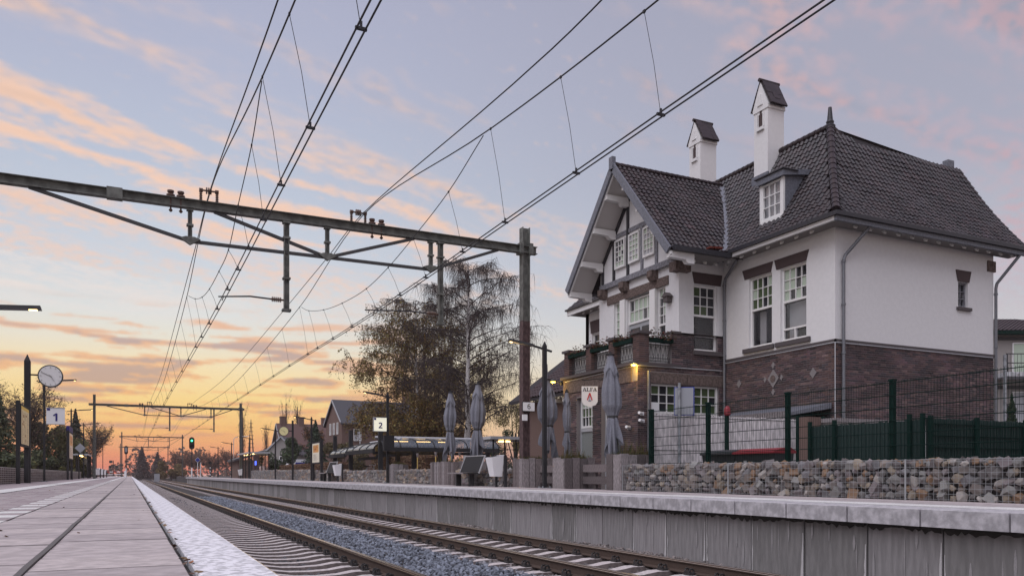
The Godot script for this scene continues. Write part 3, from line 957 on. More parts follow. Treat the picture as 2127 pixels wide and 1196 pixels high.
func station_house() -> void:
	var X := Vector3.RIGHT
	var Z := Vector3.BACK
	brick_noise.seed = 4; brick_noise.frequency = 0.06
	house = thing("station_house", "white rendered station house on a dark brick base with steep tiled roofs and two chimneys", "house", Vector3(17, 0.70, -15.47))
	var h := house
	# --- rendered upper walls
	var R: Material = M.render_wall
	wall(h, "rendered_wall", R, Vector3(17, 4.8, -19.91), Z, 4.44, 3.25, [Rect2(1.15, 0.2, 0.96, 2.12), Rect2(2.45, 0.2, 0.98, 2.12)])
	wall(h, "rendered_wall", R, Vector3(17, 4.8, -15.47), X, 6.6, 3.25, [Rect2(4.98, 1.3, 0.44, 0.75)])
	wall(h, "rendered_wall", R, Vector3(15.25, 5.5, -19.91), X, 1.75, 2.4, [Rect2(0.57, -0.01, 0.93, 1.61)])
	wall(h, "rendered_wall", R, Vector3(15.25, 4.55, -24.52), Z, 4.61, 3.3, [Rect2(0.95, 0.2, 0.45, 2.4), Rect2(1.76, 0.05, 1.37, 2.55), Rect2(3.45, 0.2, 0.47, 2.4)])
	wall(h, "rendered_wall", R, Vector3(17, 4.8, -28.4), Z, 3.88, 3.25, [Rect2(0.5, 0.3, 0.85, 1.8)])
	var g := G.new()
	g.box(Vector3(17, 0.7, -28.4), Vector3(21.1, 8.0, -28.15))
	g.box(Vector3(23.35, 0.7, -15.5), Vector3(23.6, 8.0, -19.2))
	g.box(Vector3(20.85, 0.7, -28.15), Vector3(21.1, 8.0, -19.2))
	g.box(Vector3(21.1, 0.7, -19.2), Vector3(23.35, 8.0, -18.95))
	g.prism(PackedVector2Array([Vector2(-19.2, 8.0), Vector2(-15.5, 8.0), Vector2(-17.35, 10.9)]), Vector3(23.4, 0, 0), Z, Vector3.UP, Vector3(0.2, 0, 0))
	g.box(Vector3(15.3, 4.5, -24.52), Vector3(17, 8.6, -24.3))
	part(h, "rear_wall", g, R)
	# --- brick base: mortar with bricks set in it
	var B: Material = M.mortar
	var base := wall(h, "brick_base", B, Vector3(17, 0.7, -19.91), Z, 4.44, 4.1, [])
	bricks(Vector3(17, 0.7, -19.91), Z, 4.44, 4.1, [])
	wall(h, "brick_base", B, Vector3(17, 0.7, -15.47), X, 6.6, 4.1, [])
	bricks(Vector3(17, 0.7, -15.47), X, 6.6, 4.1, [])
	var low := [Rect2(0.48, 2.33, 1.0, 0.9), Rect2(2.12, 2.33, 0.95, 0.9)]
	wall(h, "brick_base", B, Vector3(13.72, 0.7, -19.91), X, 3.28, 3.85, low)
	bricks(Vector3(13.72, 0.7, -19.91), X, 3.28, 3.85, low + [Rect2(0.36, 3.23, 2.85, 0.36)])
	wall(h, "brick_base", B, Vector3(15.25, 4.55, -19.91), X, 1.75, 0.95, [Rect2(0.57, 0.5, 0.93, 0.5)])
	bricks(Vector3(14.97, 4.55, -19.91), X, 2.03, 0.95, [Rect2(0.85, 0.45, 0.93, 0.51)])
	g = G.new()
	g.box(Vector3(14.97, 4.55, -20.2), Vector3(15.25, 5.5, -19.9101))
	part(h, "brick_base", g, B)
	var doors := [Rect2(0.88, 0.02, 1.04, 3.05), Rect2(2.45, 0.02, 0.95, 3.05)]
	wall(h, "brick_base", B, Vector3(13.72, 0.7, -24.4), Z, 4.49, 3.85, doors, 0.22)
	bricks(Vector3(13.72, 0.7, -24.4), Z, 4.49, 3.3, doors)
	wall(h, "brick_base", B, Vector3(17, 0.7, -28.4), Z, 3.88, 4.1, [])
	# sorted: the 300 largest bricks are parts, the rest one part
	var order := by_size(brick_at, brick_col)
	var bm := []
	for c in [Color(0.105, 0.062, 0.060), Color(0.135, 0.075, 0.068), Color(0.078, 0.050, 0.052), Color(0.15, 0.09, 0.08), Color(0.066, 0.046, 0.052)]:
		g = G.new(); g.col = c
		g.box(Vector3(-0.1, -0.025, -0.025), Vector3(0.1, 0.025, 0.025))
		bm.append(g.mesh(M.brick))
	g = G.new()
	g.box(Vector3(-0.1, -0.025, -0.025), Vector3(0.1, 0.025, 0.025))
	var at := []
	var cs := []
	for k in order.size():
		var i: int = order[k][1]
		if k < 300: piece(base, "brick", bm[rng.randi() % 5], brick_at[i])
		else:
			at.append(brick_at[i]); cs.append(brick_col[i])
	many(h, "bricks", g.mesh(M.brick), at, cs)
	# string course on top of the brick and the thin conduit under it
	g = G.new()
	g.box(Vector3(16.965, 4.72, -19.88), Vector3(17.01, 4.80, -15.435)); g.box(Vector3(16.965, 4.72, -15.48), Vector3(23.6, 4.80, -15.435))
	part(h, "string_course", g, M.sill)
	g = G.new()
	g.path([Vector3(16.94, 4.68, -19.85), Vector3(16.94, 4.69, -17.6), Vector3(16.94, 4.70, -15.42), Vector3(23.5, 4.70, -15.42)], 0.014)
	g.path([Vector3(16.94, 4.7, -15.42), Vector3(16.94, 1.5, -15.42)], 0.014)
	g.path([Vector3(13.69, 4.40, -24.3), Vector3(13.69, 4.42, -22.0), Vector3(13.69, 4.45, -19.87), Vector3(16.9, 4.45, -19.87)], 0.016)
	part(h, "cable_conduit", g, M.light_metal)
	# brownstone bands
	g = G.new()
	g.box(Vector3(14.08, 3.945, -19.9), Vector3(15.55, 4.27, -19.875)); g.box(Vector3(15.57, 3.945, -19.9), Vector3(16.95, 4.27, -19.876))
	g.box(Vector3(13.69, 3.98, -24.4), Vector3(13.73, 4.47, -20.2))
	part(h, "stone_band", g, M.brownstone)
	# pale stone inlays: one large star and two diamonds
	var dia := func(zc: float, yc: float, a: float, b: float, m: Material, out: float) -> void:
		var gg := G.new()
		gg.prism(PackedVector2Array([Vector2(-a, 0), Vector2(0, -b), Vector2(a, 0), Vector2(0, b)]), Vector3(17.0, yc, zc), Z, Vector3.UP, Vector3(-out, 0, 0))
		part(h, "stone_inlay", gg, m)
	dia.call(-17.73, 3.98, 0.22, 0.27, M.inlay, 0.03); dia.call(-17.73, 4.37, 0.07, 0.1, M.inlay, 0.03); dia.call(-17.73, 3.59, 0.07, 0.1, M.inlay, 0.03)
	dia.call(-18.06, 3.98, 0.06, 0.09, M.inlay, 0.03); dia.call(-17.4, 3.98, 0.06, 0.09, M.inlay, 0.03)
	dia.call(-19.18, 3.97, 0.1, 0.13, M.inlay, 0.03); dia.call(-16.22, 3.97, 0.12, 0.15, M.inlay, 0.03)
	g = G.new()
	g.tube(Vector3(16.972, 3.98, -17.73), Vector3(16.955, 3.98, -17.73), 0.1, 0.1, 14)
	part(h, "stone_inlay", g, M.brownstone)
	# --- rooms behind the windows
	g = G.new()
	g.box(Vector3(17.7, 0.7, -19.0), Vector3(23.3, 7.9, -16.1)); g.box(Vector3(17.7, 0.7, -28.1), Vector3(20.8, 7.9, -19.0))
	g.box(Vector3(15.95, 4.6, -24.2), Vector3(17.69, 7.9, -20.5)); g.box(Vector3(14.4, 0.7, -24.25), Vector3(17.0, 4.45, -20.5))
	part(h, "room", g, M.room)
	# --- windows of the main front
	var gw := [M.glass_green, M.glass_green, M.glass_pale, M.glass_dark]
	var pw := [M.glass_pale, M.glass_pale, M.glass, M.glass_pale]
	window(h, "window", Vector3(17, 5.0, -18.76), Z, 0.96, 2.12, 4, 3, 0.46, gw, M.glass)
	var w2 := window(h, "window", Vector3(17, 5.0, -17.46), Z, 0.98, 2.12, 4, 3, 0.46, pw, M.glass)
	g = G.new()
	g.box(Vector3(17.07, 5.33, -17.4), Vector3(17.13, 5.38, -16.54)); g.box(Vector3(17.07, 5.08, -16.99), Vector3(17.13, 5.33, -16.95))
	part(w2, "glazing_bars", g, M.white_paint)
	g = G.new()
	g.box(Vector3(17.3, 5.05, -18.6), Vector3(17.33, 6.1, -18.35)); g.box(Vector3(17.3, 5.05, -17.4), Vector3(17.33, 6.12, -17.1)); g.box(Vector3(17.25, 5.4, -17.1), Vector3(17.27, 6.12, -16.5))
	part(h, "curtain", g, M.curtain)
	trapezoid(h, "lintel", M.lintel, Vector3(17, 7.13, 0), Z, -18.93, -17.83, -19.03, -17.75, 0.29)
	trapezoid(h, "lintel", M.lintel, Vector3(17, 7.13, 0), Z, -17.6, -16.48, -17.68, -16.38, 0.29)
	g = G.new()
	g.box(Vector3(16.93, 4.87, -18.98), Vector3(17.02, 5.0, -17.7)); g.box(Vector3(16.93, 4.87, -17.62), Vector3(17.02, 5.0, -16.32))
	part(h, "sill", g, M.sill)
	# side: the small window
	window(h, "window", Vector3(21.98, 6.1, -15.47), X, 0.44, 0.75, 2, 3, 1.0, [M.glass_dark, M.glass], null, 0.1, M.timber_pale)
	trapezoid(h, "lintel", M.lintel, Vector3(0, 6.86, -15.47), X, 21.95, 22.45, 21.86, 22.54, 0.33)
	g = G.new(); g.box(Vector3(21.9, 6.01, -15.5), Vector3(22.52, 6.1, -15.4)); part(h, "sill", g, M.sill)
	# wing side windows
	window(h, "window", Vector3(15.82, 5.03, -19.91), X, 0.93, 2.06, 3, 3, 0.46, [M.glass_dark, M.glass_green, M.glass_dark], M.glass)
	trapezoid(h, "lintel", M.lintel, Vector3(0, 7.12, -19.91), X, 15.83, 16.86, 15.75, 16.92, 0.35)
	g = G.new(); g.box(Vector3(15.78, 4.9, -19.93), Vector3(16.95, 5.03, -19.83)); part(h, "sill", g, M.sill)
	for x in [14.2, 15.84]:
		window(h, "window", Vector3(x, 3.03, -19.91), X, 1.0 if x < 15 else 0.95, 0.9, 3, 3, 1.0, [M.glass_green, M.glass_green, M.glass_dark], null, 0.08)
	g = G.new(); g.box(Vector3(14.26, 3.07, -20.0), Vector3(14.54, 3.36, -19.955)); part(h, "ventilator", g, M.sign_white)
	# wing front: lintel band, windows, door, pilasters
	g = G.new(); g.box(Vector3(15.2, 7.14, -23.95), Vector3(15.26, 7.42, -20.42)); part(h, "lintel", g, M.brownstone)
	window(h, "window", Vector3(15.25, 4.75, -23.57), Z, 0.45, 2.4, 2, 4, 0.5, pw, M.glass)
	window(h, "window", Vector3(15.25, 6.25, -22.76), Z, 1.37, 0.85, 5, 2, 1.0, pw, null)
	window(h, "window", Vector3(15.25, 4.75, -21.07), Z, 0.47, 2.4, 2, 4, 0.5, pw, M.glass)
	g = G.new()
	g.box(Vector3(15.36, 4.6, -22.74), Vector3(15.42, 6.25, -21.41))
	var dr := part(h, "balcony_door", g, M.grey_paint)
	for zz in [-22.66, -22.02]:
		g = G.new(); g.box(Vector3(15.34, 5.3, zz), Vector3(15.358, 6.1, zz + 0.52)); part(dr, "pane", g, M.glass_dark)
	for zz in [-23.12, -21.39]:
		g = G.new()
		g.box(Vector3(15.17, 4.6, zz + 0.03), Vector3(15.26, 7.139, zz + 0.33))
		part(h, "pilaster", g, M.white_paint)
	window(h, "window", Vector3(17, 5.1, -27.9), Z, 0.85, 1.8, 2, 3, 0.5, [M.glass_dark], M.glass)
	trapezoid(h, "lintel", M.lintel, Vector3(17, 6.92, 0), Z, -27.95, -27.0, -28.02, -26.94, 0.5)
	# ground floor doors under the terrace
	for z0 in [-23.52, -21.95]:
		var wd := 1.04 if z0 < -22 else 0.95
		g = G.new()
		g.box(Vector3(13.87, 0.72, z0), Vector3(13.95, 3.77, z0 + 0.07)); g.box(Vector3(13.87, 0.72, z0 + wd - 0.07), Vector3(13.95, 3.77, z0 + wd))
		g.box(Vector3(13.86, 2.62, z0 + 0.07), Vector3(13.95, 2.74, z0 + wd - 0.07))
		var d := part(h, "door", g, M.light_metal)
		g = G.new(); g.box(Vector3(13.9, 0.74, z0 + 0.071), Vector3(13.92, 2.62, z0 + wd - 0.071)); part(d, "pane", g, M.frosted)
		window(h, "window", Vector3(13.82, 2.74, z0 + 0.07), Z, wd - 0.14, 1.03, 4, 3, 1.0, [M.glass_green, M.glass_dark, M.glass_pale], null, 0.06)
	# --- roof decks
	var fx := func(t: float) -> float: return 16.42 + 2.42 * t
	var sz := func(t: float) -> float: return -14.92 - 2.42 * t
	g = G.new()
	var K := 8
	for i in K:
		var a := i / float(K)
		var b := (i + 1) / float(K)
		var ya := main_y(a) - 0.03
		var yb := main_y(b) - 0.03
		var xa: float = fx.call(a)
		var xb: float = fx.call(b)
		var za: float = sz.call(a)
		var zb: float = sz.call(b)
		var la := -28.95 + 2.42 * a
		var lb := -28.95 + 2.42 * b
		g.quad(Vector3(xa, ya, la), Vector3(xa, ya, za), Vector3(xb, yb, zb), Vector3(xb, yb, lb))   # towards the tracks
		g.quad(Vector3(xa, ya, za), Vector3(24.35, ya, za), Vector3(24.35, minf(yb, 11.12), zb), Vector3(xb, yb, zb))   # towards the side
		g.quad(Vector3(24.35, ya, -34.6 - za), Vector3(37.68 - xa, ya, -34.6 - za), Vector3(37.68 - xb, yb, -34.6 - zb), Vector3(24.35, minf(yb, 11.12), -34.6 - zb))
		g.quad(Vector3(37.68 - xa, ya, za), Vector3(37.68 - xa, ya, la), Vector3(37.68 - xb, yb, lb), Vector3(37.68 - xb, yb, zb))
		g.quad(Vector3(37.68 - xa, ya, la), Vector3(xa, ya, la), Vector3(xb, yb, lb), Vector3(37.68 - xb, yb, lb))
	for s in [-1.0, 1.0]:   # wing
		var e := Vector3(14.2, wing_y(-22.0 + 3.0) - 0.03, -22.0 + s * 3.0)
		var r := Vector3(14.2, 11.23, -22.0)
		if s > 0: g.quad(e, e + X * 3.4, r + X * 4.6, r)
		else: g.quad(r, r + X * 4.6, e + X * 3.4, e)
	var roof := part(h, "roof", g, M.roof_deck)
	# --- tiles
	var in_wing := func(p: Vector3) -> bool: return p.x > 14.1 and absf(p.z + 22.0) < 3.0 and wing_y(p.z) > p.y + 0.02
	tiles(func(a: float, t: float) -> Vector3: return Vector3(fx.call(t), main_y(t), a), Z, -28.9, -14.95, 4.35, func(p: Vector3, t: float) -> bool: return p.z < sz.call(t) - 0.08 and p.z > -28.9 + 2.42 * t and not in_wing.call(p) and not (p.z > -18.2 and p.z < -17.25 and p.y < 9.95 and p.y > 8.55) and not (p.x > 18.25 and p.x < 18.95 and p.z > -19.97 and p.z < -19.32))
	tiles(func(a: float, t: float) -> Vector3: return Vector3(a, main_y(t), sz.call(t)), X, 16.45, 24.35, 4.35, func(p: Vector3, t: float) -> bool: return p.x > fx.call(t) + 0.08 and (p.y < 11.15 or p.y < 11.52 - (p.x - 18.84) * 0.45))
	var main_x := func(y: float) -> float:
		for i in 40:
			if main_y(i / 40.0) >= y: return 16.42 + 2.42 * i / 40.0
		return 18.84
	tiles(func(a: float, t: float) -> Vector3: return Vector3(a, wing_y(-19.0 - 3.0 * t), -19.0 - 3.0 * t), X, 14.2, 18.9, 4.6, func(p: Vector3, t: float) -> bool: return p.x < main_x.call(p.y) + 0.02)
	order = by_size(tile_at, tile_col)
	var tm := []
	for c in [Color(0.062, 0.046, 0.056), Color(0.050, 0.042, 0.053), Color(0.090, 0.060, 0.065), Color(0.044, 0.038, 0.048), Color(0.078, 0.055, 0.060)]:
		tm.append(tile_mesh(c))
	var tw := tile_mesh(Color(1, 1, 1))
	at = []; cs = []
	for k in order.size():
		var i: int = order[k][1]
		if k < 290: piece(roof, "roof_tile", tm[rng.randi() % 5], tile_at[i])
		else:
			at.append(tile_at[i]); cs.append(tile_col[i])
	many(roof, "roof_tiles", tw, at, cs)
	g = G.new(); g.col = Color(0.42, 0.10, 0.06)
	for k in 3: g.box(Vector3(15.62 + 0.16 * k, 7.93 + 0.01 * k, -19.08), Vector3(15.75 + 0.16 * k, 7.985 + 0.01 * k, -18.86))
	part(roof, "broken_tile", g, M.tile, "broken red tile lying in the gutter")
	# ridges and the hip
	var hip := []
	for i in 9:
		var t := i / 8.0
		hip.append(Vector3(fx.call(t), main_y(t) + 0.03, sz.call(t)))
	ridge_run(roof, hip, 0.12)
	ridge_run(roof, [Vector3(18.84, 11.55, -17.4), Vector3(18.84, 11.53, -26.4)])
	ridge_run(roof, [Vector3(18.9, 11.5, -17.34), Vector3(19.5, 11.24, -17.34), Vector3(20.3, 11.13, -17.34), Vector3(24.0, 11.13, -17.34)])
	ridge_run(roof, [Vector3(14.3, 11.28, -22.0), Vector3(18.75, 11.28, -22.0)], 0.09)
	g = G.new()
	g.lathe([[0.0, -0.05], [0.15, 0.0], [0.16, 0.06], [0.10, 0.12], [0.12, 0.18], [0.085, 0.24], [0.05, 0.62], [0.0, 0.64]], Vector3(18.84, 11.5, -17.34), 10)
	part(roof, "finial", g, M.gutter)
	g = G.new()   # lead valley
	for i in 6:
		var ya := lerpf(7.95, 11.1, i / 6.0)
		var yb := lerpf(7.95, 11.1, (i + 1) / 6.0)
		var pa := Vector3(main_x.call(ya), ya + 0.03, -22.0 + (11.26 - ya) / 1.157)
		var pb := Vector3(main_x.call(yb), yb + 0.03, -22.0 + (11.26 - yb) / 1.157)
		g.quad(pa + Vector3(-0.12, 0.02, 0), pa + Vector3(0, 0.02, 0.12), pb + Vector3(0, 0.02, 0.12), pb + Vector3(-0.12, 0.02, 0))
	part(roof, "lead_valley", g, M.lead)
	g = G.new(); g.box(Vector3(14.3, 7.72, -25.02), Vector3(16.42, 7.87, -25.15)); part(h, "gutter", g, M.gutter)
	# --- eaves: gutters, soffits, rafter ends
	g = G.new()
	g.box(Vector3(16.42, 7.76, -14.98), Vector3(16.50, 7.86, -18.93)); g.box(Vector3(16.42, 7.76, -25.1), Vector3(16.50, 7.95, -28.95))
	part(h, "fascia", g, M.white_paint)
	g = G.new(); g.box(Vector3(16.42, 7.74, -14.9), Vector3(24.4, 7.86, -14.98)); part(h, "fascia", g, M.lead)
	g = G.new()
	g.box(Vector3(16.34, 7.862, -14.82), Vector3(16.5, 7.97, -18.95)); g.box(Vector3(16.5, 7.862, -14.82), Vector3(24.4, 7.97, -14.97))
	g.box(Vector3(14.3, 7.72, -18.85), Vector3(16.42, 7.87, -18.98))
	part(h, "gutter", g, M.gutter)
	g = G.new(); g.box(Vector3(16.34, 7.952, -25.0), Vector3(16.45, 8.02, -29.0)); part(h, "gutter", g, M.gutter)
	g = G.new()
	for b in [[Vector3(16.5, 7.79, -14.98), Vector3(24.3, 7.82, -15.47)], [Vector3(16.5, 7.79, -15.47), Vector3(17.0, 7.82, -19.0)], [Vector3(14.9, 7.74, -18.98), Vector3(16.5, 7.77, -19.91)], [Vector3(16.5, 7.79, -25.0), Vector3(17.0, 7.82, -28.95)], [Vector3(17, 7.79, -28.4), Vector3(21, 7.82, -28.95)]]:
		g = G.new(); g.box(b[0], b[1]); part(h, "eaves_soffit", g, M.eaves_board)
	var bracket := func(q: Vector3, d: Vector3) -> void:
		var gg := G.new()
		var sd := d.cross(Vector3.UP) * 0.04
		gg.prism(PackedVector2Array([Vector2(0.32, 0.045), Vector2(0.36, 0.03), Vector2(0.38, 0.06), Vector2(0.36, 0.12), Vector2(0.28, 0.12)]), q - sd, d, Vector3.UP, sd * 2.0)
		part(h, "rafter_end", gg, M.white_paint)
	for k in 13: bracket.call(Vector3(17.35 + 0.55 * k, 7.665, -15.46), Vector3.BACK)
	for k in 7: bracket.call(Vector3(16.99, 7.665, -15.95 - 0.55 * k), Vector3.LEFT)
	for k in 4: bracket.call(Vector3(15.55 + 0.42 * k, 7.615, -19.9), Vector3.BACK)
	for k in 5: bracket.call(Vector3(16.99, 7.665, -25.6 - 0.6 * k), Vector3.LEFT)
	# downpipes
	g = G.new()
	g.path([Vector3(17.75, 7.8, -14.95), Vector3(17.28, 7.05, -15.38), Vector3(17.22, 6.9, -15.39), Vector3(17.22, 0.75, -15.39)], 0.045, 8)
	for y in [6.85, 5.7, 4.4, 3.0]: g.tube(Vector3(17.22, y, -15.39), Vector3(17.22, y + 0.05, -15.39), 0.06, 0.06, 8)
	part(h, "downpipe", g, M.pipe)
	g = G.new()
	g.path([Vector3(16.75, 7.75, -19.0), Vector3(16.93, 7.35, -19.75), Vector3(16.93, 7.2, -19.8), Vector3(16.93, 0.75, -19.8)], 0.042, 8)
	for y in [7.1, 6.0, 4.9, 3.4]: g.tube(Vector3(16.93, y, -19.8), Vector3(16.93, y + 0.05, -19.8), 0.056, 0.056, 8)
	part(h, "downpipe", g, M.pipe)
	g = G.new()
	g.path([Vector3(24.05, 7.75, -14.95), Vector3(23.66, 6.95, -15.4), Vector3(23.64, 6.8, -15.42), Vector3(23.64, 0.75, -15.42)], 0.045, 8)
	for y in [6.6, 5.0]: g.tube(Vector3(23.64, y, -15.42), Vector3(23.64, y + 0.05, -15.42), 0.06, 0.06, 8)
	part(h, "downpipe", g, M.pipe)
	g = G.new()
	g.path([Vector3(14.08, 4.3, -19.85), Vector3(14.08, 0.75, -19.85)], 0.045, 8)
	part(h, "downpipe", g, M.pipe)
	# stone corbel at the far corner
	g = G.new(); g.box(Vector3(23.3, 7.3, -15.44), Vector3(23.68, 7.62, -15.7)); part(h, "corbel", g, M.brownstone)
	g = G.new(); g.box(Vector3(24.0, 10.95, -17.44), Vector3(24.3, 11.42, -17.24)); part(h, "gable_post", g, M.lead)
	gable()
	chimney(Vector3(18.3, 8.6, -19.34), 12.97, 13.82, 0.62, 0.68)
	chimney(Vector3(19.0, 8.6, -23.53), 13.58, 14.35, 0.64, 0.74)
	dormer()
	terrace()

func gable() -> void:
	var h := house
	var g := G.new()
	g.prism(PackedVector2Array([Vector2(-24.25, 7.85), Vector2(-19.75, 7.85), Vector2(-19.75, 8.45), Vector2(-22.0, 11.05), Vector2(-24.25, 8.45)]), Vector3(15.15, 0, 0), Vector3.BACK, Vector3.UP, Vector3(0.3, 0, 0))
	var gw := part(h, "gable_wall", g, M.render_wall)
	# half timbering
	var beam := func(z0: float, y0: float, z1: float, y1: float, m: Material, wd := 0.13) -> void:
		var gg := G.new()
		gg.bar(Vector3(15.135, y0, z0), Vector3(15.135, y1, z1), 0.06, wd)
		part(gw, "timber", gg, m)
	beam.call(-24.28, 7.79, -19.8, 7.79, M.timber_pale, 0.18)
	beam.call(-23.6, 9.36, -21.35, 9.36, M.timber_pale, 0.14)
	for z in [-24.1, -23.38, -22.52, -21.7, -20.9, -20.0]:
		var gg := G.new()
		var top := 9.3 if z > -23.5 and z < -20.8 else 8.5
		if z == -22.52: top = 10.3
		gg.box(Vector3(15.10, 7.88, z - 0.06), Vector3(15.152, top, z + 0.06))
		part(gw, "timber", gg, M.timber if z < -22.4 else M.timber_pale)
	beam.call(-24.2, 8.45, -22.2, 10.75, M.timber, 0.14)
	for k in 3:
		var z: float = [-23.26, -22.42, -21.58][k]
		window(h, "window", Vector3(15.08, 8.22, z), Vector3.BACK, 0.62, 0.98, 3, 5, 1.0, [M.glass_dark, M.glass_pale, M.glass_dark] if k < 1 else [M.glass_pale, M.curtain, M.glass_pale], null, 0.0)
	# verge boards, soffits and brackets
	for s in [-1.0, 1.0]:
		var e := Vector3(14.2, wing_y(-19.0), -22.0 + s * 3.0)
		var r := Vector3(14.2, 11.26, -22.0)
		g = G.new()
		g.bar(e + Vector3(-0.02, -0.06, 0), r + Vector3(-0.02, -0.06, 0), 0.07, 0.24)
		part(h, "verge_board", g, M.lead)
		g = G.new()
		g.bar(e + Vector3(0.05, -0.20, 0), r + Vector3(0.05, -0.20, 0), 0.05, 0.12)
		part(h, "verge_board", g, M.white_paint)
		g = G.new()
		var d := Vector3(0, -0.16, 0)
		if s > 0: g.quad(e + d + Vector3(0.95, 0, 0), e + d, r + d, r + d + Vector3(0.95, 0, 0))
		else: g.quad(e + d, e + d + Vector3(0.95, 0, 0), r + d + Vector3(0.95, 0, 0), r + d)
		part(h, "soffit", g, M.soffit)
		for k in 4:
			var f: float = [0.03, 0.29, 0.56, 0.82][k]
			var q := e.lerp(r, f) + Vector3(0, -0.27, 0)
			g = G.new()
			g.prism(PackedVector2Array([Vector2(0.04, 0.1), Vector2(0.04, -0.08), Vector2(0.6, -0.10), Vector2(0.68, -0.2), Vector2(0.92, -0.2), Vector2(0.92, 0.1)]), q + Vector3(0, 0, -0.09), Vector3.RIGHT, Vector3.UP, Vector3(0, 0, 0.18))
			part(h, "purlin_end", g, M.white_paint)
	g = G.new()
	g.box(Vector3(14.1, 11.1, -22.1), Vector3(14.24, 11.5, -21.9))
	part(h, "gable_post", g, M.lead)
	for z in [-24.1, -22.75, -21.1]:
		g = G.new()
		g.prism(PackedVector2Array([Vector2(0, 0), Vector2(0, -0.2), Vector2(0.1, -0.32), Vector2(0.35, -0.32), Vector2(0.35, 0)]), Vector3(14.98, 7.7, z - 0.13), Vector3.RIGHT, Vector3.UP, Vector3(0, 0, 0.26))
		part(h, "corbel", g, M.brownstone)
	g = G.new()
	g.box(Vector3(14.97, 7.4, -20.03), Vector3(15.55, 7.69, -19.70))
	part(h, "corbel", g, M.brownstone)
	# nesting box beside the window
	g = G.new()
	g.box(Vector3(15.05, 6.55, -20.45), Vector3(15.24, 6.72, -20.25))
	g.prism(PackedVector2Array([Vector2(-20.52, 6.72), Vector2(-20.18, 6.72), Vector2(-20.35, 6.86)]), Vector3(15.02, 0, 0), Vector3.BACK, Vector3.UP, Vector3(0.22, 0, 0))
	solo("nesting_box", g, M.wood_b, "small brown wooden nesting box on the white gable wall above the terrace", "nesting box")

func chimney(o: Vector3, eave: float, apex: float, dz: float, dx: float) -> void:   # o: near corner of the shaft
	var h := house
	var g := G.new()
	g.box(o, Vector3(o.x + dx, eave - 0.12, o.z - dz))
	g.box(Vector3(o.x - 0.03, eave - 0.12, o.z + 0.03), Vector3(o.x + dx + 0.03, eave, o.z - dz - 0.03))
	g.prism(PackedVector2Array([Vector2(-dz - 0.03, 0), Vector2(0.03, 0), Vector2(-dz * 0.5, apex - eave - 0.06)]), Vector3(o.x - 0.03, eave, o.z), Vector3.BACK, Vector3.UP, Vector3(dx + 0.06, 0, 0))
	var c := part(h, "chimney", g, M.render_wall)
	g = G.new()
	var zc := o.z - dz * 0.5
	g.box(Vector3(o.x - 0.012, eave - 0.62, zc - 0.09), Vector3(o.x + 0.01, eave - 0.22, zc + 0.09)); g.box(Vector3(o.x - 0.012, eave - 0.22, zc - 0.04), Vector3(o.x + 0.01, eave - 0.1, zc + 0.04))
	part(c, "smoke_opening", g, M.lintel)
	g = G.new()
	for b in [[Vector3(o.x - 0.07, eave - 0.75, zc - 0.16), Vector3(o.x, eave - 0.65, zc + 0.16)], [Vector3(o.x - 0.05, eave - 0.65, zc - 0.17), Vector3(o.x, eave - 0.2, zc - 0.12)], [Vector3(o.x - 0.05, eave - 0.65, zc + 0.12), Vector3(o.x, eave - 0.2, zc + 0.17)], [Vector3(o.x - 0.06, eave + 0.05, zc - 0.12), Vector3(o.x - 0.028, eave + 0.09, zc + 0.12)], [Vector3(o.x - 0.06, eave + 0.09, zc - 0.05), Vector3(o.x - 0.028, eave + 0.4, zc + 0.05)]]:
		g = G.new(); g.box(b[0], b[1]); part(c, "niche_trim", g, M.render_wall)
	g = G.new()
	for s in [-1.0, 1.0]:
		var e := Vector3(o.x + dx * 0.5, eave - 0.02, zc + s * (dz * 0.5 + 0.12))
		var r := Vector3(o.x + dx * 0.5, apex, zc)
		for k in 4:
			for j in 3:
				var q := e.lerp(r, (k + 0.5) / 4.2) + Vector3((j - 1) * dx * 0.34, 0, 0)
				var up := (r - e).normalized()
				var nn := Vector3(0, up.z * s * -1.0, up.y * s).normalized()
				if nn.y < 0.0: nn = -nn
				var kk := rnd(0.75, 1.3)
				g.col = Color(0.066 * kk, 0.05 * kk, 0.056 * kk)
				g.obox(Transform3D(Basis(Vector3.RIGHT, nn, -up if s > 0 else up).orthonormalized(), q + nn * 0.02), Vector3(dx * 0.335, 0.05 + rnd(0, 0.03), 0.25))
	g.tube(Vector3(o.x - 0.08, apex + 0.02, zc), Vector3(o.x + dx + 0.08, apex + 0.02, zc), 0.06, 0.06, 8)
	part(c, "tiled_cap", g, M.tile)
	if o.x < 18.5:   # stepped lead flashing on the larger one
		g = G.new()
		for k in 6:
			var x := o.x + 0.02 + 0.11 * k
			g.box(Vector3(x, 9.9, o.z + 0.001), Vector3(x + 0.13, 10.75 + 0.15 * k, o.z + 0.014 + 0.001 * k))
		g.box(Vector3(o.x - 0.06, 10.5, o.z - dz - 0.05), Vector3(o.x + 0.0, 10.8, o.z + 0.05))
		part(c, "lead_flashing", g, M.lead)

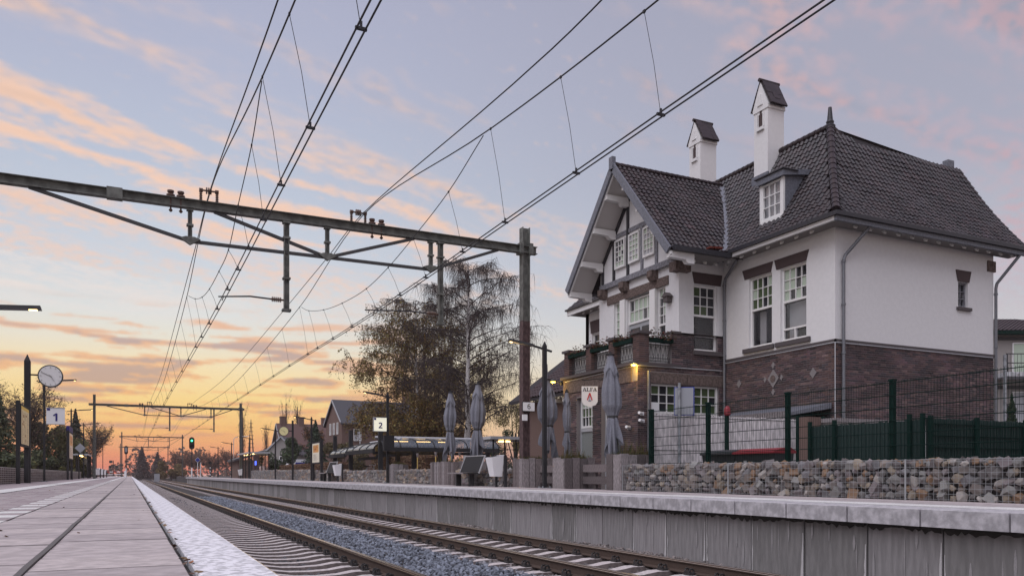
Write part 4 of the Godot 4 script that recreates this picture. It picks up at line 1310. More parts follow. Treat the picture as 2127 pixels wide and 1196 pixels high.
func dormer() -> void:
	var h := house
	var g := G.new()
	# cheeks
	g.prism(PackedVector2Array([Vector2(17.0, 8.6), Vector2(18.2, 9.95), Vector2(17.0, 9.8)]), Vector3(0, 0, -17.35), Vector3.RIGHT, Vector3.UP, Vector3(0, 0, 0.05))
	g.prism(PackedVector2Array([Vector2(17.0, 8.6), Vector2(18.2, 9.95), Vector2(17.0, 9.8)]), Vector3(0, 0, -18.2), Vector3.RIGHT, Vector3.UP, Vector3(0, 0, 0.05))
	var d := part(h, "dormer", g, M.lead)
	g = G.new()
	g.hexa([Vector3(16.85, 9.75, -17.2), Vector3(18.3, 9.98, -17.2), Vector3(18.3, 9.98, -18.28), Vector3(16.85, 9.75, -18.28), Vector3(16.85, 9.92, -17.2), Vector3(18.3, 10.12, -17.2), Vector3(18.3, 10.12, -18.28), Vector3(16.85, 9.92, -18.28)])
	part(d, "flat_roof", g, M.lead)
	g = G.new()
	g.box(Vector3(16.8, 9.925, -17.15), Vector3(17.4, 9.955, -18.33))
	part(d, "roof_edge", g, M.gutter)
	g = G.new()
	g.box(Vector3(16.92, 8.55, -17.25), Vector3(17.0, 8.64, -18.25)); g.box(Vector3(16.95, 8.64, -17.3), Vector3(17.02, 9.76, -17.38)); g.box(Vector3(16.95, 8.64, -18.17), Vector3(17.02, 9.76, -18.25))
	part(d, "frame", g, M.white_paint)
	g = G.new()
	g.box(Vector3(17.08, 8.6, -18.15), Vector3(17.1, 9.75, -17.4))
	part(d, "blind", g, M.curtain)
	window(h, "window", Vector3(16.98, 8.66, -18.17), Vector3.BACK, 0.79, 1.08, 3, 3, 1.0, [M.glass_pale, M.glass, M.glass], null, 0.0)

func terrace() -> void:
	var h := house
	var g := G.new()
	g.box(Vector3(13.60, 4.47, -24.45), Vector3(15.3, 4.56, -19.86)); g.box(Vector3(13.72, 4.47, -19.95), Vector3(15.0, 4.56, -19.84))
	part(h, "terrace_floor", g, M.sill)
	var pal := [Color(0.12, 0.07, 0.063), Color(0.15, 0.085, 0.075), Color(0.085, 0.055, 0.054)]
	for z in [-20.0, -21.35, -22.75, -24.22]:
		g = G.new()
		g.box(Vector3(13.73, 4.5601, z - 0.165), Vector3(14.07, 5.4, z + 0.165))
		var p := part(h, "terrace_pier", g, M.mortar)
		g = G.new()
		for j in 13:
			for f in 4:
				for i in 2:
					g.col = pal[rng.randi() % 3] * rnd(0.8, 1.2)
					var y := 4.565 + 0.064 * j
					var o := 0.04 * (j % 2)
					var a := -0.17 + (0.17 + o) * i
					var b := 0.0 + o if i == 0 else 0.17
					a += 0.005; b -= 0.005
					if f == 0: g.box(Vector3(13.90 + a, y, z + 0.16), Vector3(13.90 + b, y + 0.050, z + 0.172))
					elif f == 1: g.box(Vector3(13.72, y, z + a), Vector3(13.735, y + 0.050, z + b))
					elif f == 2: g.box(Vector3(13.90 + a, y, z - 0.172), Vector3(13.90 + b, y + 0.050, z - 0.16))
					else: g.box(Vector3(14.065, y, z + a), Vector3(14.08, y + 0.050, z + b))
		part(p, "bricks", g, M.brick).set_meta("kind", "stuff")
		g = G.new(); g.box(Vector3(13.66, 5.4, z - 0.24), Vector3(14.14, 5.48, z + 0.24)); part(p, "cap", g, M.sill)
	g = G.new(); g.box(Vector3(14.95, 5.5, -20.25), Vector3(15.3, 5.57, -19.86)); part(h, "wall_cap", g, M.sill)
	# railings with crossed hoops; the boxes of flowers hang on them
	var fence := func(a: Vector3, b: Vector3) -> void:
		var gg := G.new()
		var d := (b - a).normalized()
		var L := a.distance_to(b)
		for y in [4.63, 4.72, 5.12, 5.2]:
			gg.bar(a + Vector3(0, y, 0), b + Vector3(0, y, 0), 0.02, 0.022)
		var k := int(L / 0.16)
		for i in k + 1:
			var q := a + d * (L * i / k)
			gg.tube(q + Vector3(0, 4.6, 0), q + Vector3(0, 5.2, 0), 0.009, 0.009, 4, false)
			if i < k:
				var q2 := a + d * (L * (i + 1) / k)
				var m := (q + q2) * 0.5
				gg.tube(q + Vector3(0, 5.12, 0), m + Vector3(0, 4.72, 0), 0.008, 0.008, 4, false)
				gg.tube(q2 + Vector3(0, 5.12, 0), m + Vector3(0, 4.72, 0), 0.008, 0.008, 4, false)
				for s in [[4.66, 0.035], [4.8, 0.04], [5.05, 0.03]]:
					gg.tube(m + Vector3(0, s[0], 0) - d * s[1], m + Vector3(0, s[0] + 0.05, 0), 0.01, 0.004, 4, false)
					gg.tube(m + Vector3(0, s[0], 0) + d * s[1], m + Vector3(0, s[0] + 0.05, 0), 0.01, 0.004, 4, false)
		part(h, "railing", gg, M.dark_steel)
		gg = G.new()
		var inw := Vector3(0.12, 0, 0) if absf(d.z) > 0.5 else Vector3(0, 0, -0.12)
		gg.bar(a + inw + Vector3(0, 4.9, 0), b + inw + Vector3(0, 4.9, 0), 0.02, 0.58)
		part(h, "railing_board", gg, M.white_paint)
	var names := ["dark flower box with red and brown plants beside the corner pier of the terrace", "dark flower box with reddish plants in the middle of the terrace railing", "dark flower box with sparse green plants at the far end of the terrace railing", "dark flower box with small plants on the short side railing of the terrace"]
	var runs := [[-21.18, -20.17], [-22.58, -21.52], [-24.05, -22.92]]
	for i in 4:
		var a := Vector3(13.85, 0, runs[i][0]) if i < 3 else Vector3(14.08, 0, -19.98)
		var b := Vector3(13.85, 0, runs[i][1]) if i < 3 else Vector3(14.96, 0, -19.98)
		fence.call(a, b)
		var o := thing("flower_box", names[i], "flower box", (a + b) * 0.5 + Vector3(0, 5.15, 0), "flower boxes on the terrace railing")
		g = G.new()
		var off := Vector3(-0.1, 0, 0) if i < 3 else Vector3(0, 0, 0.1)
		g.bar(a + off + Vector3(0, 5.24, 0), b + off + Vector3(0, 5.24, 0), 0.16, 0.13)
		part(o, "box", g, M.green_steel)
		g = G.new()
		for k in 240:
			var q := a.lerp(b, rng.randf()) + off + Vector3(rnd(-0.1, 0.1), 5.3 + rnd(-0.08, 0.32) * rng.randf(), rnd(-0.14, 0.14))
			var r := rng.randf()
			g.col = Color(0.22, 0.05, 0.04) if r < 0.35 else (Color(0.06, 0.075, 0.025) if r < 0.75 else Color(0.25, 0.16, 0.10))
			leaf_tri(g, q, 0.05)
		var pl := part(o, "plants", g, M.leaf); pl.set_meta("kind", "stuff")

func leaf_tri(g: G, q: Vector3, s: float) -> void:
	var a := rnd(0, TAU)
	var d := Vector3(cos(a), rnd(-0.6, 0.6), sin(a)).normalized() * s
	var e := Vector3(-sin(a), rnd(-0.6, 0.6), cos(a)).normalized() * s * 0.5
	g.tri(q - d, q + e, q + d); g.tri(q - d, q + d, q - e)

# ------------------------------------------------------------------ overhead line
func h_section(g: G, x: float, z: float, y0: float, y1: float, s := 0.24) -> void:
	g.box(Vector3(x - s * 0.5, y0, z - s * 0.5), Vector3(x - s * 0.5 + 0.02, y1, z + s * 0.5))
	g.box(Vector3(x + s * 0.5 - 0.02, y0, z - s * 0.5), Vector3(x + s * 0.5, y1, z + s * 0.5))
	g.box(Vector3(x - s * 0.5 + 0.02, y0, z - 0.01), Vector3(x + s * 0.5 - 0.02, y1, z + 0.01))

func spool(g: G, p: Vector3) -> void:
	g.lathe([[0.02, -0.36], [0.05, -0.32], [0.02, -0.28], [0.02, 0.0], [0.10, 0.02], [0.10, 0.06], [0.05, 0.09], [0.08, 0.12], [0.08, 0.16], [0.0, 0.17]], p, 10)

func portal(z: float, yb: float, xl: float, xr: float, label: String) -> void:
	var o := thing("overhead_portal", label, "overhead portal", Vector3(xr, P2, z), "steel portals over the two tracks")
	var g := G.new()
	var dy := yb - 7.97
	h_section(g, xr, z, 5.74 if dy < 0.1 else P2, 8.5 + dy)
	var mast := part(o, "mast", g, M.mast)
	g = G.new()
	if dy < 0.1: h_section(g, xr, z, P2 - 0.1, 5.74)
	g.box(Vector3(xr - 0.3, P2 - 0.1, z - 0.3), Vector3(xr + 0.3, P2 + 0.1, z + 0.3))
	part(mast, "mast_base", g, M.mast_rust)
	g = G.new()
	h_section(g, xl, z, 0.7, 8.85 + dy)
	part(o, "mast", g, M.mast)
	g = G.new()
	var x0 := xl - 0.5
	var x1 := xr + 0.38
	for y in [yb - 0.02, yb - 0.22]: g.box(Vector3(x0, y, z - 0.1), Vector3(x1, y + 0.018, z + 0.1))
	g.box(Vector3(x0, yb - 0.2, z - 0.006), Vector3(x1, yb - 0.02, z + 0.006))
	g.box(Vector3(-0.5, yb - 0.24, z - 0.115), Vector3(-0.16, yb + 0.02, z + 0.115))
	for sx in [-1.0, 1.0]: g.box(Vector3(xr + sx * 0.16 - 0.05, yb - 0.26, z - 0.16), Vector3(xr + sx * 0.16 + 0.05, yb + 0.06, z + 0.16))
	part(o, "beam", g, M.mast)
	var low := yb - 1.03
	for k in [[Vector3(-2.09, yb - 0.22, z), Vector3(1.34, low, z)], [Vector3(1.34, low, z), Vector3(4.73, low, z)], [Vector3(4.73, low, z), Vector3(7.64, low, z)], [Vector3(7.64, low, z), Vector3(9.73, yb - 0.22, z)], [Vector3(1.9, yb - 0.22, z), Vector3(4.73, low, z)], [Vector3(4.73, low, z), Vector3(7.15, yb - 0.22, z)]]:
		g = G.new()
		g.bar(k[0], k[1], 0.075, 0.075)
		part(o, "tie_rod", g, M.dark_steel)
	for x in [1.34, 4.73, 7.64]:
		g = G.new()
		h_section(g, x, z, low - 0.02, yb - 0.22, 0.1)
		for y in [yb - 0.24, yb - 0.62]: g.box(Vector3(x - 0.08, y - 0.04, z - 0.07), Vector3(x + 0.08, y + 0.01, z + 0.07))
		g.prism(PackedVector2Array([Vector2(-0.24, 0.05), Vector2(0, -0.1), Vector2(0.24, 0.05), Vector2(0.1, 0.1), Vector2(-0.1, 0.1)]), Vector3(x, low, z - 0.01), Vector3.RIGHT, Vector3.UP, Vector3(0, 0, 0.1))
		part(o, "hanger", g, M.mast)
	for k in [[3.67, 2.0], [7.93, 5.75]]:
		var x: float = k[0]
		g = G.new()
		h_section(g, x, z, yb - 2.53, yb - 0.22, 0.13)
		for y in [yb - 0.25, yb - 0.65, yb - 1.7]: g.box(Vector3(x - 0.095, y - 0.03, z - 0.09), Vector3(x + 0.095, y + 0.02, z + 0.09))
		g.box(Vector3(x - 0.11, yb - 2.56, z - 0.09), Vector3(x + 0.11, yb - 2.5, z + 0.09))
		var dp := part(o, "drop_post", g, M.mast)
		g = G.new()
		g.tube(Vector3(x - 0.35, yb - 2.27, z), Vector3(x - 0.9, yb - 2.25, z), 0.022, 0.022, 6)
		g.tube(Vector3(x - 0.9, yb - 2.25, z), Vector3(k[1], yb - 2.33, z), 0.022, 0.018, 6)
		g.tube(Vector3(k[1] + 0.12, yb - 2.33, z), Vector3(k[1] + 0.09, yb - 2.42, z), 0.012, 0.012, 5)
		part(dp, "registration_arm", g, M.wire)
		g = G.new()
		for i in 5:
			g.tube(Vector3(x - 0.14 - 0.05 * i, yb - 2.27, z), Vector3(x - 0.165 - 0.05 * i, yb - 2.27, z), 0.065, 0.065, 8)
		g.tube(Vector3(x - 0.04, yb - 2.27, z), Vector3(x - 0.42, yb - 2.27, z), 0.025, 0.025, 6)
		part(dp, "insulator", g, M.insulator)
	for x in [1.78, 5.57]:
		g = G.new()
		for s in [-0.19, 0.19]:
			g.tube(Vector3(x + s, yb, z), Vector3(x + s, yb + 0.27, z), 0.025, 0.025, 6)
			for i in 5: g.tube(Vector3(x + s, yb + 0.04 + 0.045 * i, z), Vector3(x + s, yb + 0.055 + 0.045 * i, z), 0.04, 0.04, 8)
			g.tube(Vector3(x + s * 0.75, yb + 0.28, z), Vector3(x + s * 1.2, yb + 0.28, z), 0.05, 0.05, 8)
		g.tube(Vector3(x - 0.2, yb + 0.28, z), Vector3(x + 0.2, yb + 0.28, z), 0.022, 0.022, 6)
		for i in 3: g.tube(Vector3(x - 0.07 + 0.05 * i, yb + 0.28, z), Vector3(x - 0.04 + 0.05 * i, yb + 0.28, z), 0.08, 0.08, 10)
		part(o, "wire_support", g, M.insulator)
	for x in [0.9, 1.13, 5.95, 6.21]:
		g = G.new()
		spool(g, Vector3(x, yb, z))
		part(o, "spool_insulator", g, M.insulator)

func curve(pts: Array, n := 8) -> Array:
	var c := Curve3D.new()
	for i in pts.size():
		var a: Vector3 = pts[maxi(i - 1, 0)]
		var b: Vector3 = pts[mini(i + 1, pts.size() - 1)]
		var t := (b - a) / 6.0
		var p: Vector3 = pts[i]
		c.add_point(p, -t * (p.distance_to(a) / maxf(a.distance_to(b), 0.01)) * 2.0 if i > 0 else Vector3.ZERO, t * (p.distance_to(b) / maxf(a.distance_to(b), 0.01)) * 2.0 if i < pts.size() - 1 else Vector3.ZERO)
	var out := []
	for i in pts.size() - 1:
		for k in n: out.append(c.sample(i, k / float(n)))
	out.append(pts[-1])
	return out

func y_at(pts: Array, z: float) -> Vector3:
	for i in pts.size() - 1:
		if pts[i].z >= z and pts[i + 1].z <= z: return (pts[i] as Vector3).lerp(pts[i + 1], (pts[i].z - z) / maxf(pts[i].z - pts[i + 1].z, 0.001))
	return pts[-1]

func catenary(xs: float, xc: float, label: String, stitch: Array, zp: float, dzs: Array) -> void:
	var o := thing("overhead_line", label, "overhead line", Vector3(xc, 5.6, zp), "overhead lines above the tracks")
	var top := 8.22
	var z3 := -88.73
	var w1 := curve([Vector3(xs + 0.1, 8.2, 12), Vector3(xs, 7.62, -6), Vector3(xs, 7.54, -10.5), Vector3(xs, top + 0.03, zp), Vector3(xs, 8.1, -26), Vector3(xs, 7.6, -50), Vector3(xs, 7.7, -62), Vector3(xs, 8.35, z3), Vector3(xs, 7.9, -140), Vector3(xs, 9.6, -193), Vector3(xs, 9.7, -400)])
	var w2 := curve([Vector3(xs + 0.1, 7.6, 12), Vector3(xs + 0.05, 6.86, -5), Vector3(xs + 0.05, 6.9, -8), Vector3(xs + 0.02, 7.24, -12.7), Vector3(xs, top - 0.02, zp), Vector3(xs, 7.42, -30), Vector3(xs, 6.7, -48), Vector3(xs, 6.75, -60), Vector3(xs, 7.4, -78), Vector3(xs, 8.3, z3), Vector3(xs, 7.0, -140), Vector3(xs, 9.5, -193), Vector3(xs, 9.5, -400)])
	var st := curve(stitch, 5)
	var yc := 5.68 if xc > 4 else 5.66
	var ct := curve([Vector3(xc, yc, 12), Vector3(xc, yc, -8), Vector3(xc, yc - 0.1, zp), Vector3(xc, 5.7, -33), Vector3(xc - 0.1, 5.75, -60), Vector3(xc, 5.85, z3), Vector3(xc, 6.3, -193), Vector3(xc, 7.0, -400)], 3)
	for k in [[w1, 0.012, "messenger_wire"], [w2, 0.012, "messenger_wire"], [st, 0.009, "stitch_wire"]]:
		var g := G.new()
		g.path(k[0], k[1], 5)
		part(o, k[2], g, M.wire)
	for s in [-0.045, 0.045]:
		var g := G.new()
		var p := []
		for q in ct: p.append(q + Vector3(s, 0, 0))
		g.path(p, 0.011, 5)
		part(o, "contact_wire", g, M.wire)
	for z in dzs:
		var a := y_at(st, z) if z < stitch[0].z and z > stitch[-1].z else y_at(w2, z)
		var b := y_at(ct, z)
		var g := G.new()
		g.path([a, a.lerp(b, 0.5) + Vector3(0.02, 0, 0), b], 0.0045, 4)
		part(o, "dropper", g, M.wire)
		g = G.new()
		g.box(b - Vector3(0.06, 0.014, 0.016), b + Vector3(0.06, 0.016, 0.016)); g.box(b - Vector3(0.012, 0.0, 0.012), b + Vector3(0.012, 0.075, 0.012))
		part(o, "wire_clamp", g, M.wire)
		g = G.new(); g.box(a - Vector3(0.012, 0.02, 0.02), a + Vector3(0.012, 0.015, 0.02)); part(o, "wire_clamp", g, M.wire)

func overhead() -> void:
	var z1 := -21.23
	portal(z1, 7.97, -3.15, 10.6, "nearest overhead portal, its grey green beam crossing the picture above both tracks")
	portal(-88.73, 8.22, -3.17, 10.6, "second overhead portal down the line, the one before the signals")
	portal(-192.9, 9.6, -1.6, 10.6, "third overhead portal, beyond the end of the right platform")
	portal(-268.0, 9.7, -2.6, 10.6, "farthest overhead portal in front of the distant trees")
	var s1 := [Vector3(1.82, 7.19, -12.66), Vector3(1.9, 6.88, -14.38), Vector3(1.9, 6.42, -16.28), Vector3(1.9, 5.98, -17.95), Vector3(1.9, 5.98, -19.99), Vector3(1.9, 6.09, -22.53), Vector3(1.9, 6.35, -24.87), Vector3(1.9, 6.87, -27.74), Vector3(1.85, 7.42, -30.03)]
	var s2 := [Vector3(5.72, 7.25, -13.12), Vector3(5.7, 6.78, -14.79), Vector3(5.7, 6.45, -17.03), Vector3(5.7, 6.24, -18.87), Vector3(5.7, 6.14, -20.94), Vector3(5.7, 6.28, -23.64), Vector3(5.7, 6.54, -26.06), Vector3(5.7, 6.97, -28.54), Vector3(5.72, 7.36, -29.95)]
	catenary(1.8, 2.1, "overhead wires above the left track with droppers to a pair of contact wires", s1, z1, [-2.0, -5.2, -7.9, -10.4, -12.6, -14.4, -16.3, -18.0, -20.0, -22.5, -24.9, -27.7, -30.2, -34, -38, -42.5, -47, -52, -57, -62, -67, -72, -77, -82])
	catenary(5.7, 6.0, "overhead wires above the right track, passing in front of the birch trees", s2, z1, [-2.0, -5.0, -8.2, -10.3, -12.8, -14.8, -17.0, -18.9, -20.9, -23.6, -26.1, -28.5, -30.2, -34, -38, -42, -46.5, -51, -56, -61, -66, -72, -77, -82])

# ------------------------------------------------------------------ writing
func text(p: Node3D, called: String, s: String, height: float, at: Vector3, basis: Basis, m: Material, bold := true, serif := false) -> void:
	var t := TextMesh.new()
	var f := SystemFont.new()
	f.font_names = PackedStringArray(["Droid Serif" if serif else "Droid Sans"])
	f.font_weight = 700 if bold else 400
	t.font = f
	t.text = s
	t.font_size = 64
	t.pixel_size = height / 46.0
	t.depth = 0.006
	t.material = m
	var o := MeshInstance3D.new()
	o.name = numbered(p, called)
	o.mesh = t
	p.add_child(o)
	o.transform = Transform3D(basis, at - p.global_position)

func print_tex(kind: int) -> ImageTexture:   # flat print on a poster
	var im := Image.create(96, 160, false, Image.FORMAT_RGB8)
	var r := RandomNumberGenerator.new()
	r.seed = 50 + kind
	im.fill([Color(0.95, 0.90, 0.72), Color(0.86, 0.80, 0.74), Color(0.90, 0.88, 0.80)][kind])
	if kind == 0:
		im.fill_rect(Rect2i(0, 0, 96, 14), Color(0.95, 0.80, 0.25))
		for j in 34:
			for i in 3: im.fill_rect(Rect2i(8 + i * 29, 22 + j * 4, r.randi_range(8, 24), 1), Color(0.35, 0.27, 0.18))
		for k in 7: im.fill_rect(Rect2i(r.randi_range(6, 70), r.randi_range(20, 140), r.randi_range(6, 20), r.randi_range(8, 18)), Color(0.66, 0.50, 0.22))
	else:
		im.fill_rect(Rect2i(10, 14, 76, 62), Color(0.85, 0.62, 0.36))
		for k in 16: im.fill_rect(Rect2i(r.randi_range(12, 62), r.randi_range(18, 56), r.randi_range(6, 22), r.randi_range(5, 16)), Color(r.randf_range(0.5, 0.95), r.randf_range(0.35, 0.6), r.randf_range(0.2, 0.45)))
		for j in 14: im.fill_rect(Rect2i(12, 92 + j * 4, r.randi_range(30, 70), 1), Color(0.3, 0.28, 0.3))
	return ImageTexture.create_from_image(im)

func printed(name_: String, kind: int, e := 0.0) -> StandardMaterial3D:
	var m := StandardMaterial3D.new()
	m.resource_name = name_
	m.albedo_texture = print_tex(kind)
	m.roughness = 0.4
	if e > 0.0:
		m.emission_enabled = true; m.emission_operator = BaseMaterial3D.EMISSION_OP_MULTIPLY
		m.emission = Color.WHITE; m.emission_texture = m.albedo_texture; m.emission_energy_multiplier = e
	M[name_] = m
	return m

# ------------------------------------------------------------------ platform furniture
func lamp_post(h: float, reach: float, back: float, label: String, group: String) -> Node3D:   # at the origin, arm along x
	var o := thing("platform_lamp", label, "lamp post", Vector3.ZERO, group)
	var g := G.new()
	g.box(Vector3(-0.05, 0, -0.05), Vector3(0.05, h - 0.12, 0.05))
	g.hexa([Vector3(-0.05, h - 0.12, 0.05), Vector3(0.05, h - 0.12, 0.05), Vector3(0.05, h - 0.12, -0.05), Vector3(-0.05, h - 0.12, -0.05), Vector3(-0.005, h, 0.005), Vector3(0.005, h, 0.005), Vector3(0.005, h, -0.005), Vector3(-0.005, h, -0.005)])
	part(o, "post", g, M.black)
	g = G.new()
	g.bar(Vector3(-reach * 0.36, h - 0.13, 0), Vector3(back, h - 0.26, 0), 0.05, 0.05)
	part(o, "arm", g, M.black)
	g = G.new()
	g.bar(Vector3(-reach, h - 0.04, 0), Vector3(-reach * 0.35, h - 0.13, 0), 0.14, 0.07)
	var hd := part(o, "lamp_head", g, M.dark_steel)
	for f in [0.97, 0.55]:
		g = G.new()
		g.bar(Vector3(-reach * f, h - 0.083 - (0.97 - f) * 0.1, 0), Vector3(-reach * f + 0.07, h - 0.088 - (0.97 - f) * 0.1, 0), 0.07, 0.012)
		part(hd, "led", g, M.led)
	g = G.new()
	g.box(Vector3(-0.16, 0.0, -0.16), Vector3(0.16, 0.02, 0.16))
	for s in [[-1, -1], [1, -1], [1, 1], [-1, 1]]: g.tube(Vector3(s[0] * 0.11, 0.02, s[1] * 0.11), Vector3(s[0] * 0.11, 0.06, s[1] * 0.11), 0.018, 0.018, 6)
	part(o, "base_plate", g, M.galv)
	return o

func clock(called: String, label: String, c: Vector3, r: float, face: Material, post: float, post_x: float) -> void:
	var o := thing(called, label, "clock", Vector3(post_x, post, c.z), "platform clocks")
	var g := G.new()
	g.tube(c + Vector3(0, 0, -0.09), c + Vector3(0, 0, 0.09), r, r, 32)
	var b := part(o, "case", g, M.dark_steel)
	g = G.new()
	g.tube(c + Vector3(0, 0, 0.091), c + Vector3(0, 0, 0.096), r * 0.9, r * 0.9, 32)
	part(b, "dial", g, face)
	g = G.new()
	for k in 12:
		var a := TAU * k / 12.0
		var d := Vector3(sin(a), cos(a), 0)
		var l := 0.16 if k % 3 == 0 else 0.10
		g.bar(c + d * r * (0.84 - l) + Vector3(0, 0, 0.1), c + d * r * 0.84 + Vector3(0, 0, 0.1), 0.006, r * 0.075, Vector3.BACK)
	part(b, "hour_marks", g, M.black)
	for k in [[294.0, 0.80, 0.085], [145.0, 0.54, 0.12]]:
		g = G.new()
		var a := deg_to_rad(k[0])
		var d := Vector3(sin(a), cos(a), 0)
		g.bar(c - d * r * 0.14 + Vector3(0, 0, 0.106), c + d * r * k[1] + Vector3(0, 0, 0.106), 0.006, r * k[2], Vector3.BACK)
		part(b, "hand", g, M.black)
	g = G.new()
	var e := c + Vector3(-r if post_x < c.x else r, 0.03, 0)
	g.tube(e, Vector3(post_x, c.y + 0.03, c.z), 0.035, 0.035, 8)
	part(o, "bracket", g, M.black)

func platform_things() -> void:
	M.led = glow("led", Color(1.0, 0.82, 0.52), 7.0)
	M.lit_sign = glow("lit_sign", Color(0.94, 0.93, 0.84), 0.5)
	M.lit_dial = glow("lit_dial", Color(0.80, 0.76, 0.58), 0.25)
	M.dial = mat("dial", Color(0.75, 0.74, 0.74), 0.5)
	# right platform lamps
	var near := ["tall black platform lamp beside the mast with the number 6, two lights in its head", "black lamp post carrying the white sign with the number 2", "lamp post beside the poster case, left of the first bench", "lamp post just left of the clock on the right platform", "lamp post in front of the glass waiting shelter of the right platform", "lamp post left of the second portal's right mast", "slim lamp post near the left end of the right platform"]
	var zs := [-19.22, -33.92, -50.18, -63.86, -78.49, -93.51, -108.56]
	var l0 := lamp_post(4.0, 1.08, 0.22, near[0], "lamp posts on the right platform")
	l0.position = Vector3(10.2, P2, zs[0])
	for k in range(1, 7): copy(l0, Vector3(10.2, P2, zs[k]), near[k])
	lamp_light("platform_lamp_light", Vector3(9.3, 4.55, -19.22), Color(1.0, 0.82, 0.55), 0.25)
	# left platform lamps
	var names := ["tall black lamp post carrying the white sign with the number 1", "lamp post behind the second poster case on the left platform", "lamp post in front of the olive trees on the left platform", "thin lamp post right of the left portal mast, nearer of the pair", "thin lamp post right of the left portal mast, farther of the pair"]
	var lz := [-48.85, -70.37, -88.9, -121.2, -150.0]
	var l1 := lamp_post(5.5, 1.5, 0.3, names[0], "lamp posts on the left platform")
	l1.position = Vector3(-4.1, 0.81, lz[0]); l1.rotation.y = PI
	for k in range(1, 5): copy(l1, Vector3(-4.1, 0.81, lz[k]), names[k], PI)
	# the lamp whose head reaches in from the left edge of the picture
	var o := copy(l0, Vector3(-2.5, P1, -12.0), "lamp head with two lights reaching in at the left edge above the platform", PI, Vector3(1.35, 0.665, 1))
	# sign 1 and sign 2
	o = thing("platform_sign", "white platform sign with a dark blue number 1 on the left platform", "sign", Vector3(-4.05, 3.9, -48.8), "platform number signs")
	var g := G.new(); g.box(Vector3(-4.0, 3.87, -48.82), Vector3(-3.14, 4.72, -48.72)); part(o, "board", g, M.sign_white)
	g = G.new(); g.box(Vector3(-3.97, 4.58, -48.72), Vector3(-3.82, 4.70, -48.712)); part(o, "corner_mark", g, M.ink_blue)
	g = G.new(); g.box(Vector3(-4.02, 4.72, -48.84), Vector3(-3.12, 4.745, -48.7)); g.box(Vector3(-4.02, 3.845, -48.84), Vector3(-3.12, 3.87, -48.7)); part(o, "rim", g, M.sign_grey)
	text(o, "number", "1", 0.42, Vector3(-3.56, 4.22, -48.71), Basis(), M.ink_blue)
	o = thing("platform_sign", "lit cream platform sign with a dark blue number 2 on the right platform", "sign", Vector3(10.15, 3.1, -33.9), "platform number signs")
	g = G.new(); g.box(Vector3(9.57, 3.08, -33.94), Vector3(10.14, 3.66, -33.86)); part(o, "board", g, M.lit_sign)
	g = G.new(); g.box(Vector3(9.555, 3.66, -33.95), Vector3(10.14, 3.68, -33.85)); g.box(Vector3(9.555, 3.06, -33.95), Vector3(10.14, 3.08, -33.85)); g.box(Vector3(9.55, 3.06, -33.95), Vector3(9.569, 3.68, -33.85)); part(o, "rim", g, M.sign_grey)
	g = G.new(); g.box(Vector3(9.58, 3.56, -33.86), Vector3(9.67, 3.65, -33.852)); part(o, "corner_mark", g, M.ink_blue)
	text(o, "number", "2", 0.25, Vector3(9.86, 3.32, -33.85), Basis(), M.ink_blue)
	g = G.new(); g.box(Vector3(9.97, 2.22, -33.84), Vector3(10.42, 2.88, -33.64))
	solo("loudspeaker_box", g, M.black, "black box on the lamp post below the number 2 sign", "box")
	# mast plates
	o = thing("number_plate", "white plate with the number 6 on the nearest portal mast", "sign", Vector3(10.5, 3.2, -20.9))
	g = G.new(); g.box(Vector3(10.46, 3.06, -21.09), Vector3(10.84, 3.31, -21.06)); part(o, "plate", g, M.sign_white)
	g = G.new(); g.box(Vector3(10.445, 3.045, -21.10), Vector3(10.855, 3.325, -21.07)); part(o, "rim", g, M.black)
	text(o, "number", "6", 0.15, Vector3(10.65, 3.19, -21.055), Basis(), M.black, false)
	g = G.new(); g.box(Vector3(10.44, 2.77, -21.09), Vector3(10.60, 2.95, -21.05))
	solo("small_plate", g, M.sign_white, "small blank white plate under the number 6 on the mast", "plate")
	# clocks
	clock("platform_clock", "round white platform clock hanging from the thick pointed post on the left", Vector3(-3.21, 5.58, -41.15), 0.5, M.dial, 0.81, -4.1)
	g = G.new(); g.box(Vector3(-4.22, 0.8, -41.27), Vector3(-3.98, 6.2, -41.03))
	g.hexa([Vector3(-4.22, 6.2, -41.03), Vector3(-3.98, 6.2, -41.03), Vector3(-3.98, 6.2, -41.27), Vector3(-4.22, 6.2, -41.27), Vector3(-4.11, 6.5, -41.14), Vector3(-4.09, 6.5, -41.14), Vector3(-4.09, 6.5, -41.16), Vector3(-4.11, 6.5, -41.16)])
	solo("clock_post", g, M.black, "thick black post with a pointed top that carries the left clock", "post")
	clock("platform_clock", "small lit clock with black hands on the right platform", Vector3(9.58, 4.18, -56.53), 0.33, M.lit_dial, P2, 10.2)
	g = G.new(); g.box(Vector3(10.14, P2, -56.59), Vector3(10.26, 4.94, -56.47))
	solo("clock_post", g, M.black, "slim black post of the lit clock on the right platform", "post")
	# poster cases
	var pm := printed("poster_timetable", 0, 0.0)
	var pm2 := printed("poster_picture", 1, 0.08)
	var pm3 := printed("poster_pale", 2, 0.0)
	var case_ := func(label: String, x: float, z0: float, z1: float, y0: float, y1: float, ground_: float, m: Material, header: bool, sx: float) -> void:
		var c := thing("poster_case", label, "poster case", Vector3(x, ground_, (z0 + z1) * 0.5), "poster cases on the platforms")
		for z in [z0, z1]:
			var gg := G.new(); gg.box(Vector3(x - 0.07, ground_, z - 0.07), Vector3(x + 0.07, y1 + 0.1, z + 0.07)); part(c, "post", gg, M.black)
		var gg := G.new(); gg.box(Vector3(x - 0.09, y0, z0 - 0.08), Vector3(x + 0.09, y1, z1 + 0.08)); part(c, "frame", gg, M.black)
		gg = G.new()
		var xx := x + sx * 0.094
